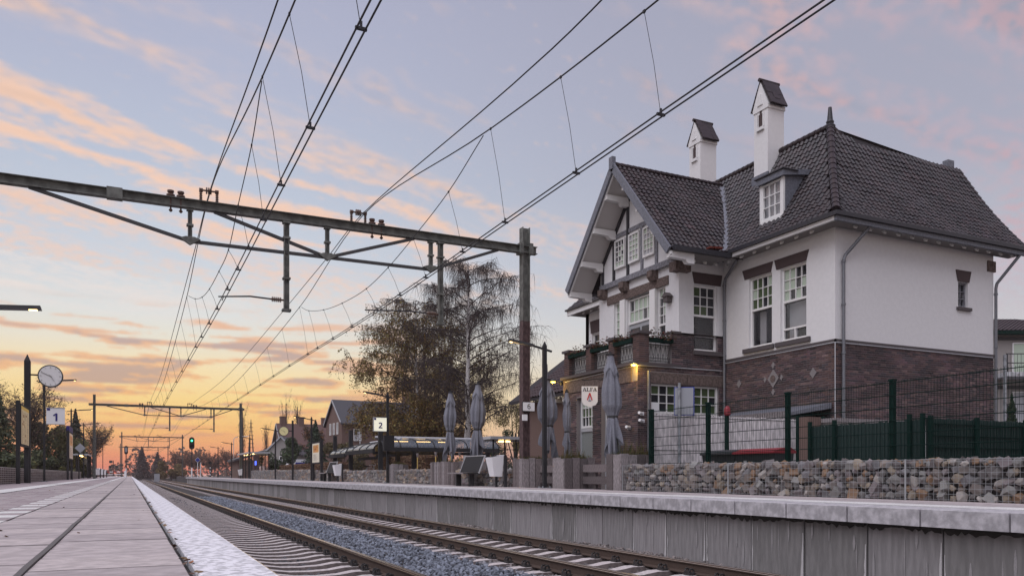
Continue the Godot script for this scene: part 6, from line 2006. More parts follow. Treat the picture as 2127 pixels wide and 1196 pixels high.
	for k in 4:
		var p: Vector3 = [Vector3(11.2, 0.72, -32.8), Vector3(11.3, 0.72, -30.8), Vector3(12.2, 0.72, -30.4), Vector3(11.4, 0.72, -29.4)][k]
		var lab: String = ["leftmost", "second from the left", "second from the right", "rightmost"][k]
		var o := thing("bamboo_torch", "pale bamboo garden torch above the gabion, %s of four" % lab, "torch", p, "bamboo torches")
		g = G.new(); g.tube(p, p + Vector3(0, 1.2, 0), 0.02, 0.02, 6); part(o, "stick", g, M.thatch_yellow)
		g = G.new(); g.lathe([[0.02, 0], [0.07, 0.16], [0.05, 0.17], [0.0, 0.17]], p + Vector3(0, 1.2, 0), 8); part(o, "bowl", g, M.wood_c)
	# hanging brewery style sign
	var s := thing("hanging_sign", "white shield sign reading ALFA hanging from an iron bracket on the terrace wall", "sign", Vector3(12.9, 3.4, -21.45))
	var tr := Basis.from_euler(Vector3(0, -0.42, 0))
	var ex := tr * Vector3.RIGHT
	var ez := tr * Vector3.BACK
	var c := Vector3(12.95, 3.0, -21.4)
	g = G.new()
	g.prism(PackedVector2Array([Vector2(-0.25, 0.28), Vector2(-0.25, -0.2), Vector2(-0.19, -0.3), Vector2(0, -0.37), Vector2(0.19, -0.3), Vector2(0.25, -0.2), Vector2(0.25, 0.28)]), c + Vector3(0, 0.65, 0) - ez * 0.02, ex, Vector3.UP, ez * 0.04); part(s, "shield", g, M.dial)
	text(s, "lettering", "ALFA", 0.115, c + Vector3(0, 0.83, 0) + ez * 0.024, tr, M.black, true, true)
	g = G.new()
	for k in [[-1.0, 0.0], [1.0, 0.0]]: g.bar(c + ex * (k[0] * 0.075) + Vector3(0, 0.5, 0) + ez * 0.026, c + Vector3(0, 0.72, 0) + ez * 0.026, 0.01, 0.035)
	part(s, "emblem", g, M.red)
	g = G.new(); g.bar(c + ex * -0.04 + Vector3(0, 0.48, 0) + ez * 0.027, c + ex * 0.04 + Vector3(0, 0.48, 0) + ez * 0.027, 0.012, 0.02); g.bar(c + Vector3(0, 0.5, 0) + ez * 0.028, c + Vector3(0, 0.62, 0) + ez * 0.028, 0.008, 0.012, Vector3.BACK); part(s, "emblem", g, M.ink_blue)
	g = G.new(); g.tube(Vector3(13.72, 4.22, -21.1), c + Vector3(0, 1.12, 0) - ex * 0.25, 0.016, 0.016, 6)
	for k in [-0.16, 0.16]: g.tube(c + ex * k + Vector3(0, 0.93, 0), c + ex * k + Vector3(0, 1.12, 0), 0.006, 0.006, 4)
	g.tube(Vector3(13.72, 4.22, -21.1), c + Vector3(0, 1.12, 0) + ex * 0.28, 0.016, 0.016, 6)
	part(s, "bracket", g, M.black)
	# lamps on the terrace corners and the little lantern
	M.bulb = glow("bulb", Color(1.0, 0.84, 0.32), 9.0)
	var wl := func(label: String, p: Vector3, d: Vector3) -> void:
		var o := thing("wall_lamp", label, "lamp", p, "wall lamps on the terrace corners")
		var gg := G.new(); gg.tube(p - d * 0.32 + Vector3(0, -0.06, 0), p - d * 0.05 + Vector3(0, 0.04, 0), 0.02, 0.02, 6); gg.box(p - d * 0.34 - Vector3(0.05, 0.12, 0.05), p - d * 0.34 + Vector3(0.05, 0.02, 0.05)); part(o, "arm", gg, M.dark_steel)
		gg = G.new(); gg.lathe([[0.10, -0.02], [0.13, 0.0], [0.08, 0.07], [0.0, 0.08]], p, 10); part(o, "shade", gg, M.dark_steel)
		gg = G.new(); gg.lathe([[0.0, -0.07], [0.07, -0.05], [0.09, -0.02], [0.0, -0.019]], p, 10); part(o, "bulb", gg, M.bulb)
	wl.call("glowing yellow wall lamp on the near corner of the brick terrace", Vector3(13.55, 4.47, -19.85), Vector3(-0.7, 0, 0.7).normalized())
	wl.call("glowing yellow wall lamp at the far end of the brick terrace", Vector3(13.4, 4.45, -24.6), Vector3(-1, 0, 0))
	lamp_light("wall_lamp_light", Vector3(13.52, 4.36, -19.82), Color(1.0, 0.80, 0.35), 0.55)
	lamp_light("wall_lamp_light", Vector3(13.38, 4.34, -24.6), Color(1.0, 0.80, 0.35), 0.35)
	s = thing("lantern", "small brass lantern on a curved hook behind the terrace railing", "lantern", Vector3(15.1, 5.4, -22.6))
	g = G.new(); g.path([Vector3(15.25, 5.5, -22.95), Vector3(15.1, 5.9, -22.9), Vector3(15.05, 5.92, -22.8), Vector3(15.05, 5.84, -22.72)], 0.014, 5); part(s, "hook", g, M.black)
	g = G.new(); g.lathe([[0.03, 0.0], [0.09, 0.2], [0.12, 0.21], [0.0, 0.32]], Vector3(15.05, 5.52, -22.72), 8); part(s, "glass", g, M.thatch_yellow)
	g = G.new(); g.box(Vector3(13.69, 1.45, -24.05), Vector3(13.73, 1.75, -23.85)); solo("notice", g, M.sign_white, "white notice sheet on the brick wall left of the terrace door", "notice")
	for k in 3:
		var p: Vector3 = [Vector3(13.85, 3.0, -19.86), Vector3(13.86, 2.78, -19.85), Vector3(13.69, 2.6, -20.3)][k]
		g = G.new(); g.tube(p, p + Vector3(-0.18, 0.02, 0.1), 0.05, 0.045, 8); g.box(p - Vector3(0.05, 0.05, 0.03), p + Vector3(0.05, 0.05, 0.03))
		solo("security_camera", g, M.sign_white, "small white security camera on the terrace corner, %s of three" % ["topmost", "middle", "lowest"][k], "camera", "security cameras on the terrace corner")

# a welded mesh fence panel between two points
func mesh_panel(p: Node3D, a: Vector3, b: Vector3, h: float, m: Material) -> void:
	var g := G.new()
	var L := a.distance_to(b)
	var n := int(L / 0.05)
	for i in n + 1:
		var q := a.lerp(b, i / float(n))
		g.tube(q, q + Vector3(0, h, 0), 0.0032, 0.0032, 4, false)
	var side := (b - a).normalized().cross(Vector3.UP) * 0.007
	for k in int(h / 0.2) + 1:
		for s in [-1.0, 1.0]:
			g.tube(a + Vector3(0, 0.03 + 0.2 * k, 0) + side * s, b + Vector3(0, 0.03 + 0.2 * k, 0) + side * s, 0.006, 0.006, 4, false)
	part(p, "wire_mesh", g, m)

func fences() -> void:
	var o := thing("mesh_fence", "dark green mesh fence standing behind the near gabions", "fence", Vector3(10.9, 0.75, -10))
	var zs := [-15.35, -13.31, -11.06, -8.82, -6.58, -4.34]
	for z in zs:
		var g := G.new(); g.box(Vector3(10.91, 0.75, z - 0.035), Vector3(10.99, 2.66, z + 0.035)); g.box(Vector3(10.9, 2.66, z - 0.045), Vector3(11.0, 2.69, z + 0.045)); part(o, "post", g, M.green_steel)
	for i in 5: mesh_panel(o, Vector3(10.9, 0.8, zs[i]), Vector3(10.9, 0.8, zs[i + 1]), 1.86, M.green_steel)
	o = thing("mesh_fence", "dark green mesh fence with a pale slat screen closing the yard towards the house", "fence", Vector3(13.5, 0.75, -15.45))
	var g0: G
	for x in [11.0, 13.23, 15.57, 16.45]:
		var g := G.new(); g.box(Vector3(x - 0.035, 0.72, -15.42), Vector3(x + 0.035, 2.7, -15.34)); part(o, "post", g, M.green_steel)
	for k in 3:
		g0 = G.new(); g0.tube(Vector3(11.0, 0.95 + 0.8 * k, -15.41), Vector3(16.45, 0.95 + 0.8 * k, -15.41), 0.006, 0.006, 4, false); part(o, "rail_wire", g0, M.green_steel)
	var n := 130
	for k in n:
		var g := G.new()
		var x := lerpf(11.02, 16.42, k / float(n))
		g.box(Vector3(x, 0.8 + rnd(-0.02, 0.02), -15.44), Vector3(x + 0.037, 2.6 + rnd(-0.015, 0.015), -15.425 + rnd(0, 0.006)))
		part(o, "slat", g, M.slat_screen)
	# dark green screens round the right yard
	o = thing("screen_fence", "dark green ribbed screen facing the platform at the right edge", "fence", Vector3(12, 0.75, -10))
	for k in 60:
		var g := G.new()
		var z := lerpf(-11.5, -9.07, k / 60.0)
		g.box(Vector3(12.0 + 0.012 * (k % 2), 0.75, z), Vector3(12.04, 2.1 + rnd(-0.012, 0.012), z + 0.038)); part(o, "slat", g, M.green_screen)
	for z in [-11.5, -10.9, -9.3, -9.05]:
		var g := G.new(); g.box(Vector3(11.93, 0.75, z - 0.03), Vector3(11.99, 2.2, z + 0.03)); part(o, "post", g, M.green_steel)
	o = thing("screen_fence", "dark green ribbed screen running back from the corner post at the right edge", "fence", Vector3(13.4, 0.75, -9.05))
	for k in 64:
		var g := G.new()
		var x := lerpf(12.05, 14.62, k / 64.0)
		g.box(Vector3(x, 0.75, -9.06), Vector3(x + 0.038, 2.12 + rnd(-0.012, 0.012), -9.03 + 0.012 * (k % 2))); part(o, "slat", g, M.green_screen)
	for x in [12.06, 13.25, 14.6]:
		var g := G.new(); g.box(Vector3(x - 0.03, 0.75, -9.01), Vector3(x + 0.03, 2.16, -8.95)); part(o, "post", g, M.green_steel)
	for k in 3: mesh_panel(o, Vector3(12.06 + 0.85 * k, 0.8, -9.0), Vector3(12.06 + 0.85 * (k + 1), 0.8, -9.0), 1.3, M.green_steel)
	# white flat roofed shed behind the screens
	o = thing("flat_roofed_shed", "long white flat roofed shed with a cream edge behind the dark green screens", "shed", Vector3(19, 0.7, -14.6))
	var g := G.new(); g.box(Vector3(15.6, 0.7, -14.2), Vector3(26, 2.46, -15.1)); part(o, "wall", g, M.render_wall)
	g = G.new(); g.box(Vector3(15.5, 2.46, -14.1), Vector3(26.1, 2.56, -15.2)); part(o, "roof_edge", g, M.wood_c)
	# low shelter with a light ribbed roof against the main front, and its brick pillar
	o = thing("lean_to_shelter", "low shelter with a grey roof and pale ribbed edge against the brick front", "shelter", Vector3(16.2, 0.7, -16.6))
	g = G.new()
	g.hexa([Vector3(15.5, 2.72, -15.55), Vector3(16.95, 2.95, -15.55), Vector3(16.95, 2.95, -19.3), Vector3(15.5, 2.72, -19.3), Vector3(15.5, 2.80, -15.55), Vector3(16.95, 3.1, -15.55), Vector3(16.95, 3.1, -19.3), Vector3(15.5, 2.80, -19.3)])
	part(o, "roof", g, M.lead)
	for k in 40:
		g = G.new()
		var z := -15.6 - 0.092 * k
		g.box(Vector3(15.42, 2.62, z), Vector3(15.5, 2.84, z - 0.06)); part(o, "edge_rib", g, M.wood_c)
	g = G.new(); g.box(Vector3(15.5, 2.5, -15.6), Vector3(16.9, 2.7, -19.25)); part(o, "soffit", g, M.gutter)
	g = G.new(); g.box(Vector3(15.08, 0.7, -14.55), Vector3(15.5, 2.6, -14.85)); solo("brick_pillar", g, M.house_brick, "dark brick pillar at the right end of the pale slat screen", "pillar")
	# waste containers
	var bins := [["black waste container with a black lid behind the mesh fence", M.wheelie, -14.15, -13.2], ["black waste container with a red lid behind the mesh fence", M.red_lid, -13.1, -12.0]]
	for b in bins:
		o = thing("waste_container", b[0], "waste container", Vector3(11.9, 0.72, (b[2] + b[3]) * 0.5), "waste containers behind the fence")
		g = G.new()
		var a: float = b[2]
		var e: float = b[3]
		g.hexa([Vector3(11.6, 0.85, e), Vector3(11.95, 0.85, e), Vector3(11.95, 0.85, a), Vector3(11.6, 0.85, a), Vector3(11.5, 1.60, e + 0.04), Vector3(12.0, 1.60, e + 0.04), Vector3(12.0, 1.60, a - 0.04), Vector3(11.5, 1.60, a - 0.04)]); part(o, "body", g, M.wheelie)
		g = G.new(); g.prism(PackedVector2Array([Vector2(11.45, 1.60), Vector2(12.05, 1.60), Vector2(12.05, 1.64), Vector2(11.9, 1.72), Vector2(11.7, 1.71), Vector2(11.45, 1.635)]), Vector3(0, 0, e + 0.06), Vector3.RIGHT, Vector3.UP, Vector3(0, 0, a - e - 0.12)); part(o, "lid", g, b[1])
		for z in [a + 0.15, e - 0.15]:
			g = G.new(); g.tube(Vector3(11.65, 0.78, z - 0.03), Vector3(11.65, 0.78, z + 0.03), 0.08, 0.08, 10); part(o, "wheel", g, M.black)
		g = G.new(); g.box(Vector3(11.5, 1.36, a + 0.25), Vector3(11.512, 1.46, a + 0.33)); g.box(Vector3(11.515, 1.3, e - 0.42), Vector3(11.535, 1.36, e - 0.25)); part(o, "label", g, M.sign_white)
	g = G.new(); g.lathe([[0.06, 0.0], [0.085, 0.04], [0.075, 0.17], [0.04, 0.23], [0.0, 0.24]], Vector3(13.23, 2.62, -15.36), 8); solo("red_bag", g, M.red_lid, "red bag pulled over the top of a fence post", "bag")
	o = thing("street_sign", "grey back of a blue edged street sign on a galvanised pole", "sign", Vector3(11.5, 0.7, -15.0))
	g = G.new(); g.tube(Vector3(11.5, 0.7, -15.0), Vector3(11.5, 3.3, -15.0), 0.035, 0.035, 8); part(o, "pole", g, M.galv)
	g = G.new(); g.obox(Transform3D(Basis.from_euler(Vector3(0, 0.95, 0)), Vector3(11.62, 2.88, -14.98)), Vector3(0.02, 0.62, 0.42)); part(o, "board", g, M.sign_grey)
	g = G.new(); g.obox(Transform3D(Basis.from_euler(Vector3(0, 0.95, 0)), Vector3(11.63, 2.88, -14.985)), Vector3(0.014, 0.66, 0.46)); part(o, "rim", g, M.blue)

# ------------------------------------------------------------------ trees and the background
func leaf_mesh() -> ArrayMesh:
	var g := G.new()
	g.tri(Vector3(-0.5, 0, 0), Vector3(0, 0.12, 0.3), Vector3(0.5, 0, 0)); g.tri(Vector3(-0.5, 0, 0), Vector3(0.5, 0, 0), Vector3(0, 0.1, -0.3))
	return g.mesh(M.leaf)

func leaves(p: Node3D, called: String, pts: Array, size: float, pal: Array) -> void:
	var at := []
	var cs := []
	for q in pts:
		var s := size * rnd(0.6, 1.4)
		at.append(Transform3D(Basis.from_euler(Vector3(rnd(0, TAU), rnd(0, TAU), rnd(0, TAU))).scaled(Vector3.ONE * s), q))
		cs.append((pal[rng.randi() % pal.size()] as Color) * rnd(0.65, 1.35))
	many(p, called, leaf_mesh(), at, cs)

func limb(g: G, p: Vector3, d: Vector3, l: float, r: float, lift: float, n := 6, wob := 0.16) -> Array:   # a curved tapering branch; returns its points
	var pts := [p]
	for i in n:
		d = (d + Vector3(rnd(-wob, wob), lift + rnd(-wob, wob) * 0.6, rnd(-wob, wob))).normalized()
		var q := p + d * (l / n)
		g.tube(p, q, r * (1.0 - i / (n + 0.6)), r * (1.0 - (i + 1) / (n + 0.6)), 6 if r > 0.05 else 4, false)
		p = q
		pts.append(p)
	return pts

func weeping_tree(label: String, called: String, base: Vector3, lean: Vector3, h: float, w: float, first: float, nb: int, hang: float, twigs: int, bark: Material, twig: Material, leaf_n: int, leaf_s: float, pal: Array, forks := 1) -> void:
	var o := thing(called, label, "tree", base, "")
	var gt := G.new()
	var gb := G.new()
	var gw := G.new()
	var lp := []
	for f in forks:
		var fd := lean if forks == 1 else (lean + Vector3(cos(f * 2.4), 0, sin(f * 2.4)) * 0.12)
		var p := base - Vector3(0, 0.2, 0)
		var trunk := [p]
		var n := 14
		for i in n:
			var t := i / float(n)
			var d := (Vector3.UP + fd * (1.0 - t * 0.5) + Vector3(rnd(-0.07, 0.07), 0, rnd(-0.07, 0.07))).normalized()
			var q := p + d * (h * 0.94 / n)
			var r0 := lerpf(0.25, 0.03, pow(t, 0.8)) * (h / 14.0) / sqrt(forks)
			gt.tube(p, q, r0, lerpf(0.25, 0.03, pow((i + 1) / float(n), 0.8)) * (h / 14.0) / sqrt(forks), 9, false)
			p = q
			trunk.append(p)
		for b in nb / forks:
			var t := lerpf(first, 0.97, (b + rng.randf()) / float(nb / forks))
			var ti := t * n
			var a: Vector3 = (trunk[int(ti)] as Vector3).lerp(trunk[mini(int(ti) + 1, n)], fmod(ti, 1.0))
			var az := b * 2.399 + rnd(-0.4, 0.4) + f
			var shape := sin(PI * clampf((t - first) / (1.02 - first) * 0.72 + 0.28, 0, 1))
			var l := w * 0.5 * (0.35 + 0.85 * shape) * rnd(0.75, 1.2)
			var up := rnd(0.55, 1.1)
			var bp := limb(gb, a, Vector3(cos(az), up, sin(az)).normalized(), l * 1.15, 0.055 * (1.25 - t * 0.75) * h / 14.0, -0.10, 7)
			for j in range(2, bp.size()):
				for s in 2:
					var sp := limb(gb, bp[j], Vector3(cos(az + rnd(-1.5, 1.5)), rnd(0.0, 0.8), sin(az + rnd(-1.5, 1.5))).normalized(), l * rnd(0.22, 0.42), 0.016, -0.14, 4, 0.25)
					for q in sp:
						for k in twigs:
							var hl := hang * rnd(0.35, 1.25)
							var d := Vector3(rnd(-0.5, 0.5), rnd(-0.9, 0.25), rnd(-0.5, 0.5)).normalized()
							var tp := limb(gw, q, d, hl, 0.008, -0.5, 4, 0.22)
							for e in range(1, tp.size()):
								lp.append(tp[e]); lp.append((tp[e] as Vector3).lerp(tp[e - 1], 0.5))
	part(o, "trunk", gt, bark)
	part(o, "branches", gb, twig)
	part(o, "twigs", gw, twig).set_meta("kind", "stuff")
	if leaf_n > 0:
		var pts := []
		for k in leaf_n:
			var q: Vector3 = lp[rng.randi() % lp.size()]
			if rng.randf() < clampf((q.y - base.y) / h * 1.5 - 0.45, 0.0, 0.93): continue
			pts.append(q + Vector3(rnd(-0.1, 0.1), rnd(-0.12, 0.06), rnd(-0.1, 0.1)))
		leaves(o, "leaves", pts, leaf_s, pal)

func clump_tree(called: String, label: String, base: Vector3, h: float, w: float, low: float, n: int, s: float, pal: Array, kind: int, group := "") -> Node3D:
	# kind 0: rounded, 1: conifer, 2: slender poplar, 3: shrub, 4: bare crown
	var o := thing(called, label, "tree" if kind != 3 else "shrub", base, group)
	var g := G.new()
	var gb := G.new()
	var top := base + Vector3(0, h, 0)
	g.tube(base - Vector3(0, 0.3, 0), base.lerp(top, 0.9 if kind in [1, 2] else 0.55), h * 0.018 + 0.03, h * 0.004 + 0.01, 7, false)
	var pts := []
	if kind == 1:
		for k in n:
			var t := 1.0 - pow(rng.randf(), 0.6)
			var tier := fmod(t * h / 0.55, 1.0)
			var r := w * 0.5 * (1.0 - t) * (0.55 + 0.5 * (1.0 - tier)) * pow(rng.randf(), 0.4)
			var a := rnd(0, TAU)
			pts.append(base + Vector3(cos(a) * r, low + (h - low) * t - r * 0.18, sin(a) * r))
	elif kind == 2:
		for b in 26:
			var t := rnd(0.12, 0.9)
			var a := rnd(0, TAU)
			var lp := limb(gb, base + Vector3(0, h * t * 0.85, 0), Vector3(cos(a) * 0.35, 1, sin(a) * 0.35).normalized(), h * rnd(0.16, 0.3), 0.03, 0.12, 5, 0.1)
			for q in lp:
				for k in 2: limb(gb, q, Vector3(rnd(-0.5, 0.5), 1, rnd(-0.5, 0.5)).normalized(), h * 0.07, 0.02, 0.1, 3, 0.2)
				for k in n / 150: pts.append(q + Vector3(rnd(-0.4, 0.4), rnd(-0.4, 0.7), rnd(-0.4, 0.4)))
	elif kind == 4:
		for b in 20:
			var a := b * 2.4
			var lp := limb(gb, base.lerp(top, rnd(0.25, 0.55)), Vector3(cos(a), rnd(0.5, 1.6), sin(a)).normalized(), w * 0.5 * rnd(0.7, 1.1), 0.07, 0.06, 7, 0.22)
			for j in range(2, lp.size()):
				for k in 3:
					var sp := limb(gb, lp[j], Vector3(cos(a + rnd(-1.3, 1.3)), rnd(0.1, 1.4), sin(a + rnd(-1.3, 1.3))).normalized(), w * rnd(0.1, 0.22), 0.025, 0.03, 4, 0.3)
					for q in sp:
						limb(gb, q, Vector3(rnd(-1, 1), rnd(0.0, 1.2), rnd(-1, 1)).normalized(), w * 0.07, 0.014, 0.0, 3, 0.3)
						if rng.randf() < n / 1000.0: pts.append(q + Vector3(rnd(-0.3, 0.3), rnd(-0.3, 0.3), rnd(-0.3, 0.3)))
	else:
		var cl := []
		for k in (14 if kind == 0 else 9):
			var a := rnd(0, TAU)
			var y := rng.randf()
			var rr := w * 0.5 * sin(PI * clampf(0.18 + 0.75 * y, 0, 1)) * sqrt(rng.randf())
			cl.append([base + Vector3(cos(a) * rr, low + (h - low) * (0.1 + 0.8 * y), sin(a) * rr), rnd(0.13, 0.24) * minf(w, h)])
			gb.tube(base + Vector3(0, low * rnd(0.5, 1.0), 0), cl[-1][0], 0.03 + h * 0.004, 0.015, 5, false)
		for k in n:
			var c: Array = cl[rng.randi() % cl.size()]
			var d := Vector3(rng.randfn(), rng.randfn(), rng.randfn()).normalized()
			pts.append(c[0] + d * c[1] * pow(rng.randf(), 0.35) * Vector3(1, 0.85, 1))
	part(o, "trunk", g, M.bark)
	if gb.v.size(): part(o, "branches", gb, M.twig)
	if pts.size(): leaves(o, "crown", pts, s, pal)
	return o

func far_house(label: String, p: Vector3, L: float, D: float, hw: float, hr: float, turn: float, wm: Material, rm: Material, chim: Array, wins: Array) -> void:
	# x along the ridge, the left gable at x = 0, the front at z = 0
	var o := thing("brick_house", label, "house", Vector3.ZERO, "houses beyond the station")
	var g := G.new()
	g.prism(PackedVector2Array([Vector2(0, 0), Vector2(0, hw), Vector2(-D * 0.5, hr - 0.1), Vector2(-D, hw), Vector2(-D, 0)]), Vector3(0, 0, 0), Vector3.BACK, Vector3.UP, Vector3(L, 0, 0))
	part(o, "wall", g, wm)
	g = G.new()
	for s in [0.35, -D - 0.35]:
		var e := hw - 0.35 * (hr - hw) / (D * 0.5)
		g.prism(PackedVector2Array([Vector2(s, e), Vector2(-D * 0.5, hr), Vector2(-D * 0.5, hr + 0.16), Vector2(s, e + 0.14)]), Vector3(-0.2, 0, 0), Vector3.BACK, Vector3.UP, Vector3(L + 0.4, 0, 0))
	var rf := part(o, "roof", g, rm)
	for c in chim:
		g = G.new(); g.box(Vector3(c - 0.35, hr - 0.8, -D * 0.5 - 0.3), Vector3(c + 0.35, hr + 1.0, -D * 0.5 + 0.3)); g.box(Vector3(c - 0.4, hr + 1.0, -D * 0.5 - 0.35), Vector3(c + 0.4, hr + 1.1, -D * 0.5 + 0.35)); part(rf, "chimney", g, wm)
	for w in wins:   # [side, along, y, width, height]
		var gable_: bool = w[0] == 0
		var org := Vector3(0, w[2], w[1]) if gable_ else Vector3(w[1], w[2], 0)
		window(o, "window", org + (Vector3(-0.06, 0, 0) if gable_ else Vector3(0, 0, 0.06)), Vector3.BACK if gable_ else Vector3.RIGHT, w[3], w[4], 2, 2, 1.0, [M.glass_dark, M.glass_dark, M.curtain], null, 0.0)
	g = G.new(); g.bar(Vector3(-0.22, hw - 0.1, 0.3), Vector3(-0.22, hr + 0.05, -D * 0.5), 0.06, 0.16); g.bar(Vector3(-0.22, hw - 0.1, -D - 0.3), Vector3(-0.22, hr + 0.05, -D * 0.5), 0.06, 0.16); part(o, "verge_board", g, M.grey_paint)
	o.position = p
	o.rotation.y = turn

func bicycle() -> Node3D:
	var o := thing("bicycle", "parked bicycle with pale frame under the curved shelter roof, left one", "bicycle", Vector3.ZERO, "bicycles under the curved shelter")
	for x in [-0.53, 0.53]:
		var g := G.new()
		var p := []
		for k in 17: p.append(Vector3(x + 0.33 * cos(TAU * k / 16.0), 0.35 + 0.33 * sin(TAU * k / 16.0), 0))
		g.path(p, 0.018, 5)
		for k in 8: g.tube(Vector3(x, 0.35, 0), p[k * 2], 0.004, 0.004, 3, false)
		part(o, "wheel", g, M.black)
	var g := G.new()
	for s in [[Vector3(-0.53, 0.35, 0), Vector3(-0.2, 0.85, 0)], [Vector3(-0.2, 0.85, 0), Vector3(0.36, 0.86, 0)], [Vector3(-0.05, 0.33, 0), Vector3(0.36, 0.84, 0)], [Vector3(-0.05, 0.33, 0), Vector3(-0.22, 0.92, 0)], [Vector3(-0.53, 0.35, 0), Vector3(-0.05, 0.33, 0)], [Vector3(0.53, 0.35, 0), Vector3(0.34, 0.98, 0)]]:
		g.tube(s[0], s[1], 0.018, 0.018, 6)
	part(o, "frame", g, M.light_metal)
	g = G.new(); g.box(Vector3(-0.36, 0.92, -0.07), Vector3(-0.1, 0.98, 0.07)); part(o, "saddle", g, M.black)
	g = G.new(); g.path([Vector3(0.2, 1.0, -0.26), Vector3(0.36, 1.05, -0.15), Vector3(0.34, 1.0, 0), Vector3(0.36, 1.05, 0.15), Vector3(0.2, 1.0, 0.26)], 0.013, 5); part(o, "handlebar", g, M.light_metal)
	return o

func bike_shelter() -> void:
	var bay := func(o: Node3D, a: Vector3, along: Vector3, back: Vector3, L: float, yf: float, yt: float, n: int, tube: bool) -> void:
		var g := G.new()
		var arc := []
		for k in 9:
			var t := PI * 0.5 * k / 8.0
			arc.append(back * (1.5 * (1.0 - cos(t))) + Vector3.UP * (yf + (yt - yf) * sin(t)))
		for i in n:
			g = G.new()
			for k in 8:
				var s0 := a + along * (L * (i + 0.02) / n)
				var s1 := a + along * (L * (i + 0.98) / n)
				g.quad(s0 + arc[k], s1 + arc[k], s1 + arc[k + 1], s0 + arc[k + 1])
				g.quad(s0 + arc[k + 1] - Vector3(0, 0.012, 0), s1 + arc[k + 1] - Vector3(0, 0.012, 0), s1 + arc[k] - Vector3(0, 0.012, 0), s0 + arc[k] - Vector3(0, 0.012, 0))
			part(o, "roof_pane", g, M.shelter_glass)
		for i in n + 1:
			g = G.new()
			var p := []
			for k in 9: p.append(a + along * (L * i / n) + arc[k])
			g.path(p, 0.035, 6); part(o, "rib", g, M.black)
		g = G.new(); g.bar(a + Vector3(0, yf - 0.1, 0), a + along * L + Vector3(0, yf - 0.1, 0), 0.14, 0.22); part(o, "beam", g, M.black)
		g = G.new(); g.bar(a + back * 1.9 + Vector3(0, yf - 0.25, 0), a + along * L + back * 1.9 + Vector3(0, yf - 0.25, 0), 0.12, 0.16); part(o, "beam", g, M.black)
		g = G.new(); g.tube(a + back * 1.5 + Vector3(0, yt + 0.05, 0), a + along * L + back * 1.5 + Vector3(0, yt + 0.05, 0), 0.08, 0.08, 8); part(o, "top_tube", g, M.light_metal)
	var m := mat("shelter_glass", Color(0.16, 0.19, 0.23), 0.15)
	m.albedo_color.a = 0.4
	m.transparency = BaseMaterial3D.TRANSPARENCY_ALPHA
	var o := thing("bicycle_shelter", "long dark bicycle shelter with a curved glass roof behind the gabions", "shelter", Vector3(14.5, 0.7, -41.5))
	bay.call(o, Vector3(12.0, 0, -40.7), Vector3.RIGHT, Vector3.FORWARD, 6.7, 2.62, 3.15, 7, true)
	bay.call(o, Vector3(11.7, 0, -41.4), Vector3.FORWARD, Vector3.RIGHT, 6.0, 2.55, 3.05, 4, false)
	bay.call(o, Vector3(11.7, 0, -47.6), Vector3.FORWARD, Vector3.RIGHT, 4.2, 2.45, 2.95, 3, false)
	for p in [[12.0, -41.2, 3.75], [12.0, -47.5, 3.85], [12.0, -51.6, 3.7], [14.0, -41.6, 2.7], [15.9, -42.6, 2.5], [13.4, -42.6, 2.5], [18.4, -41.6, 2.7]]:
		var g := G.new(); g.box(Vector3(p[0] - 0.11, 0.7, p[1] - 0.11), Vector3(p[0] + 0.11, p[2], p[1] + 0.11)); part(o, "post", g, M.black)
	for x in [13.0, 14.3, 15.6]:
		var g := G.new(); g.box(Vector3(x, 2.98, -42.15), Vector3(x + 0.8, 3.02, -42.0)); part(o, "strip_light", g, M.led)
	var b := bicycle()
	b.position = Vector3(13.4, 0.72, -43.2); b.rotation.y = 0.9
	copy(b, Vector3(12.6, 0.72, -45.5), "parked bicycle in the left wing of the curved shelter", 0.5)
	copy(b, Vector3(14.6, 0.72, -40.0), "parked bicycle in front of the white birch trunk", 1.2)

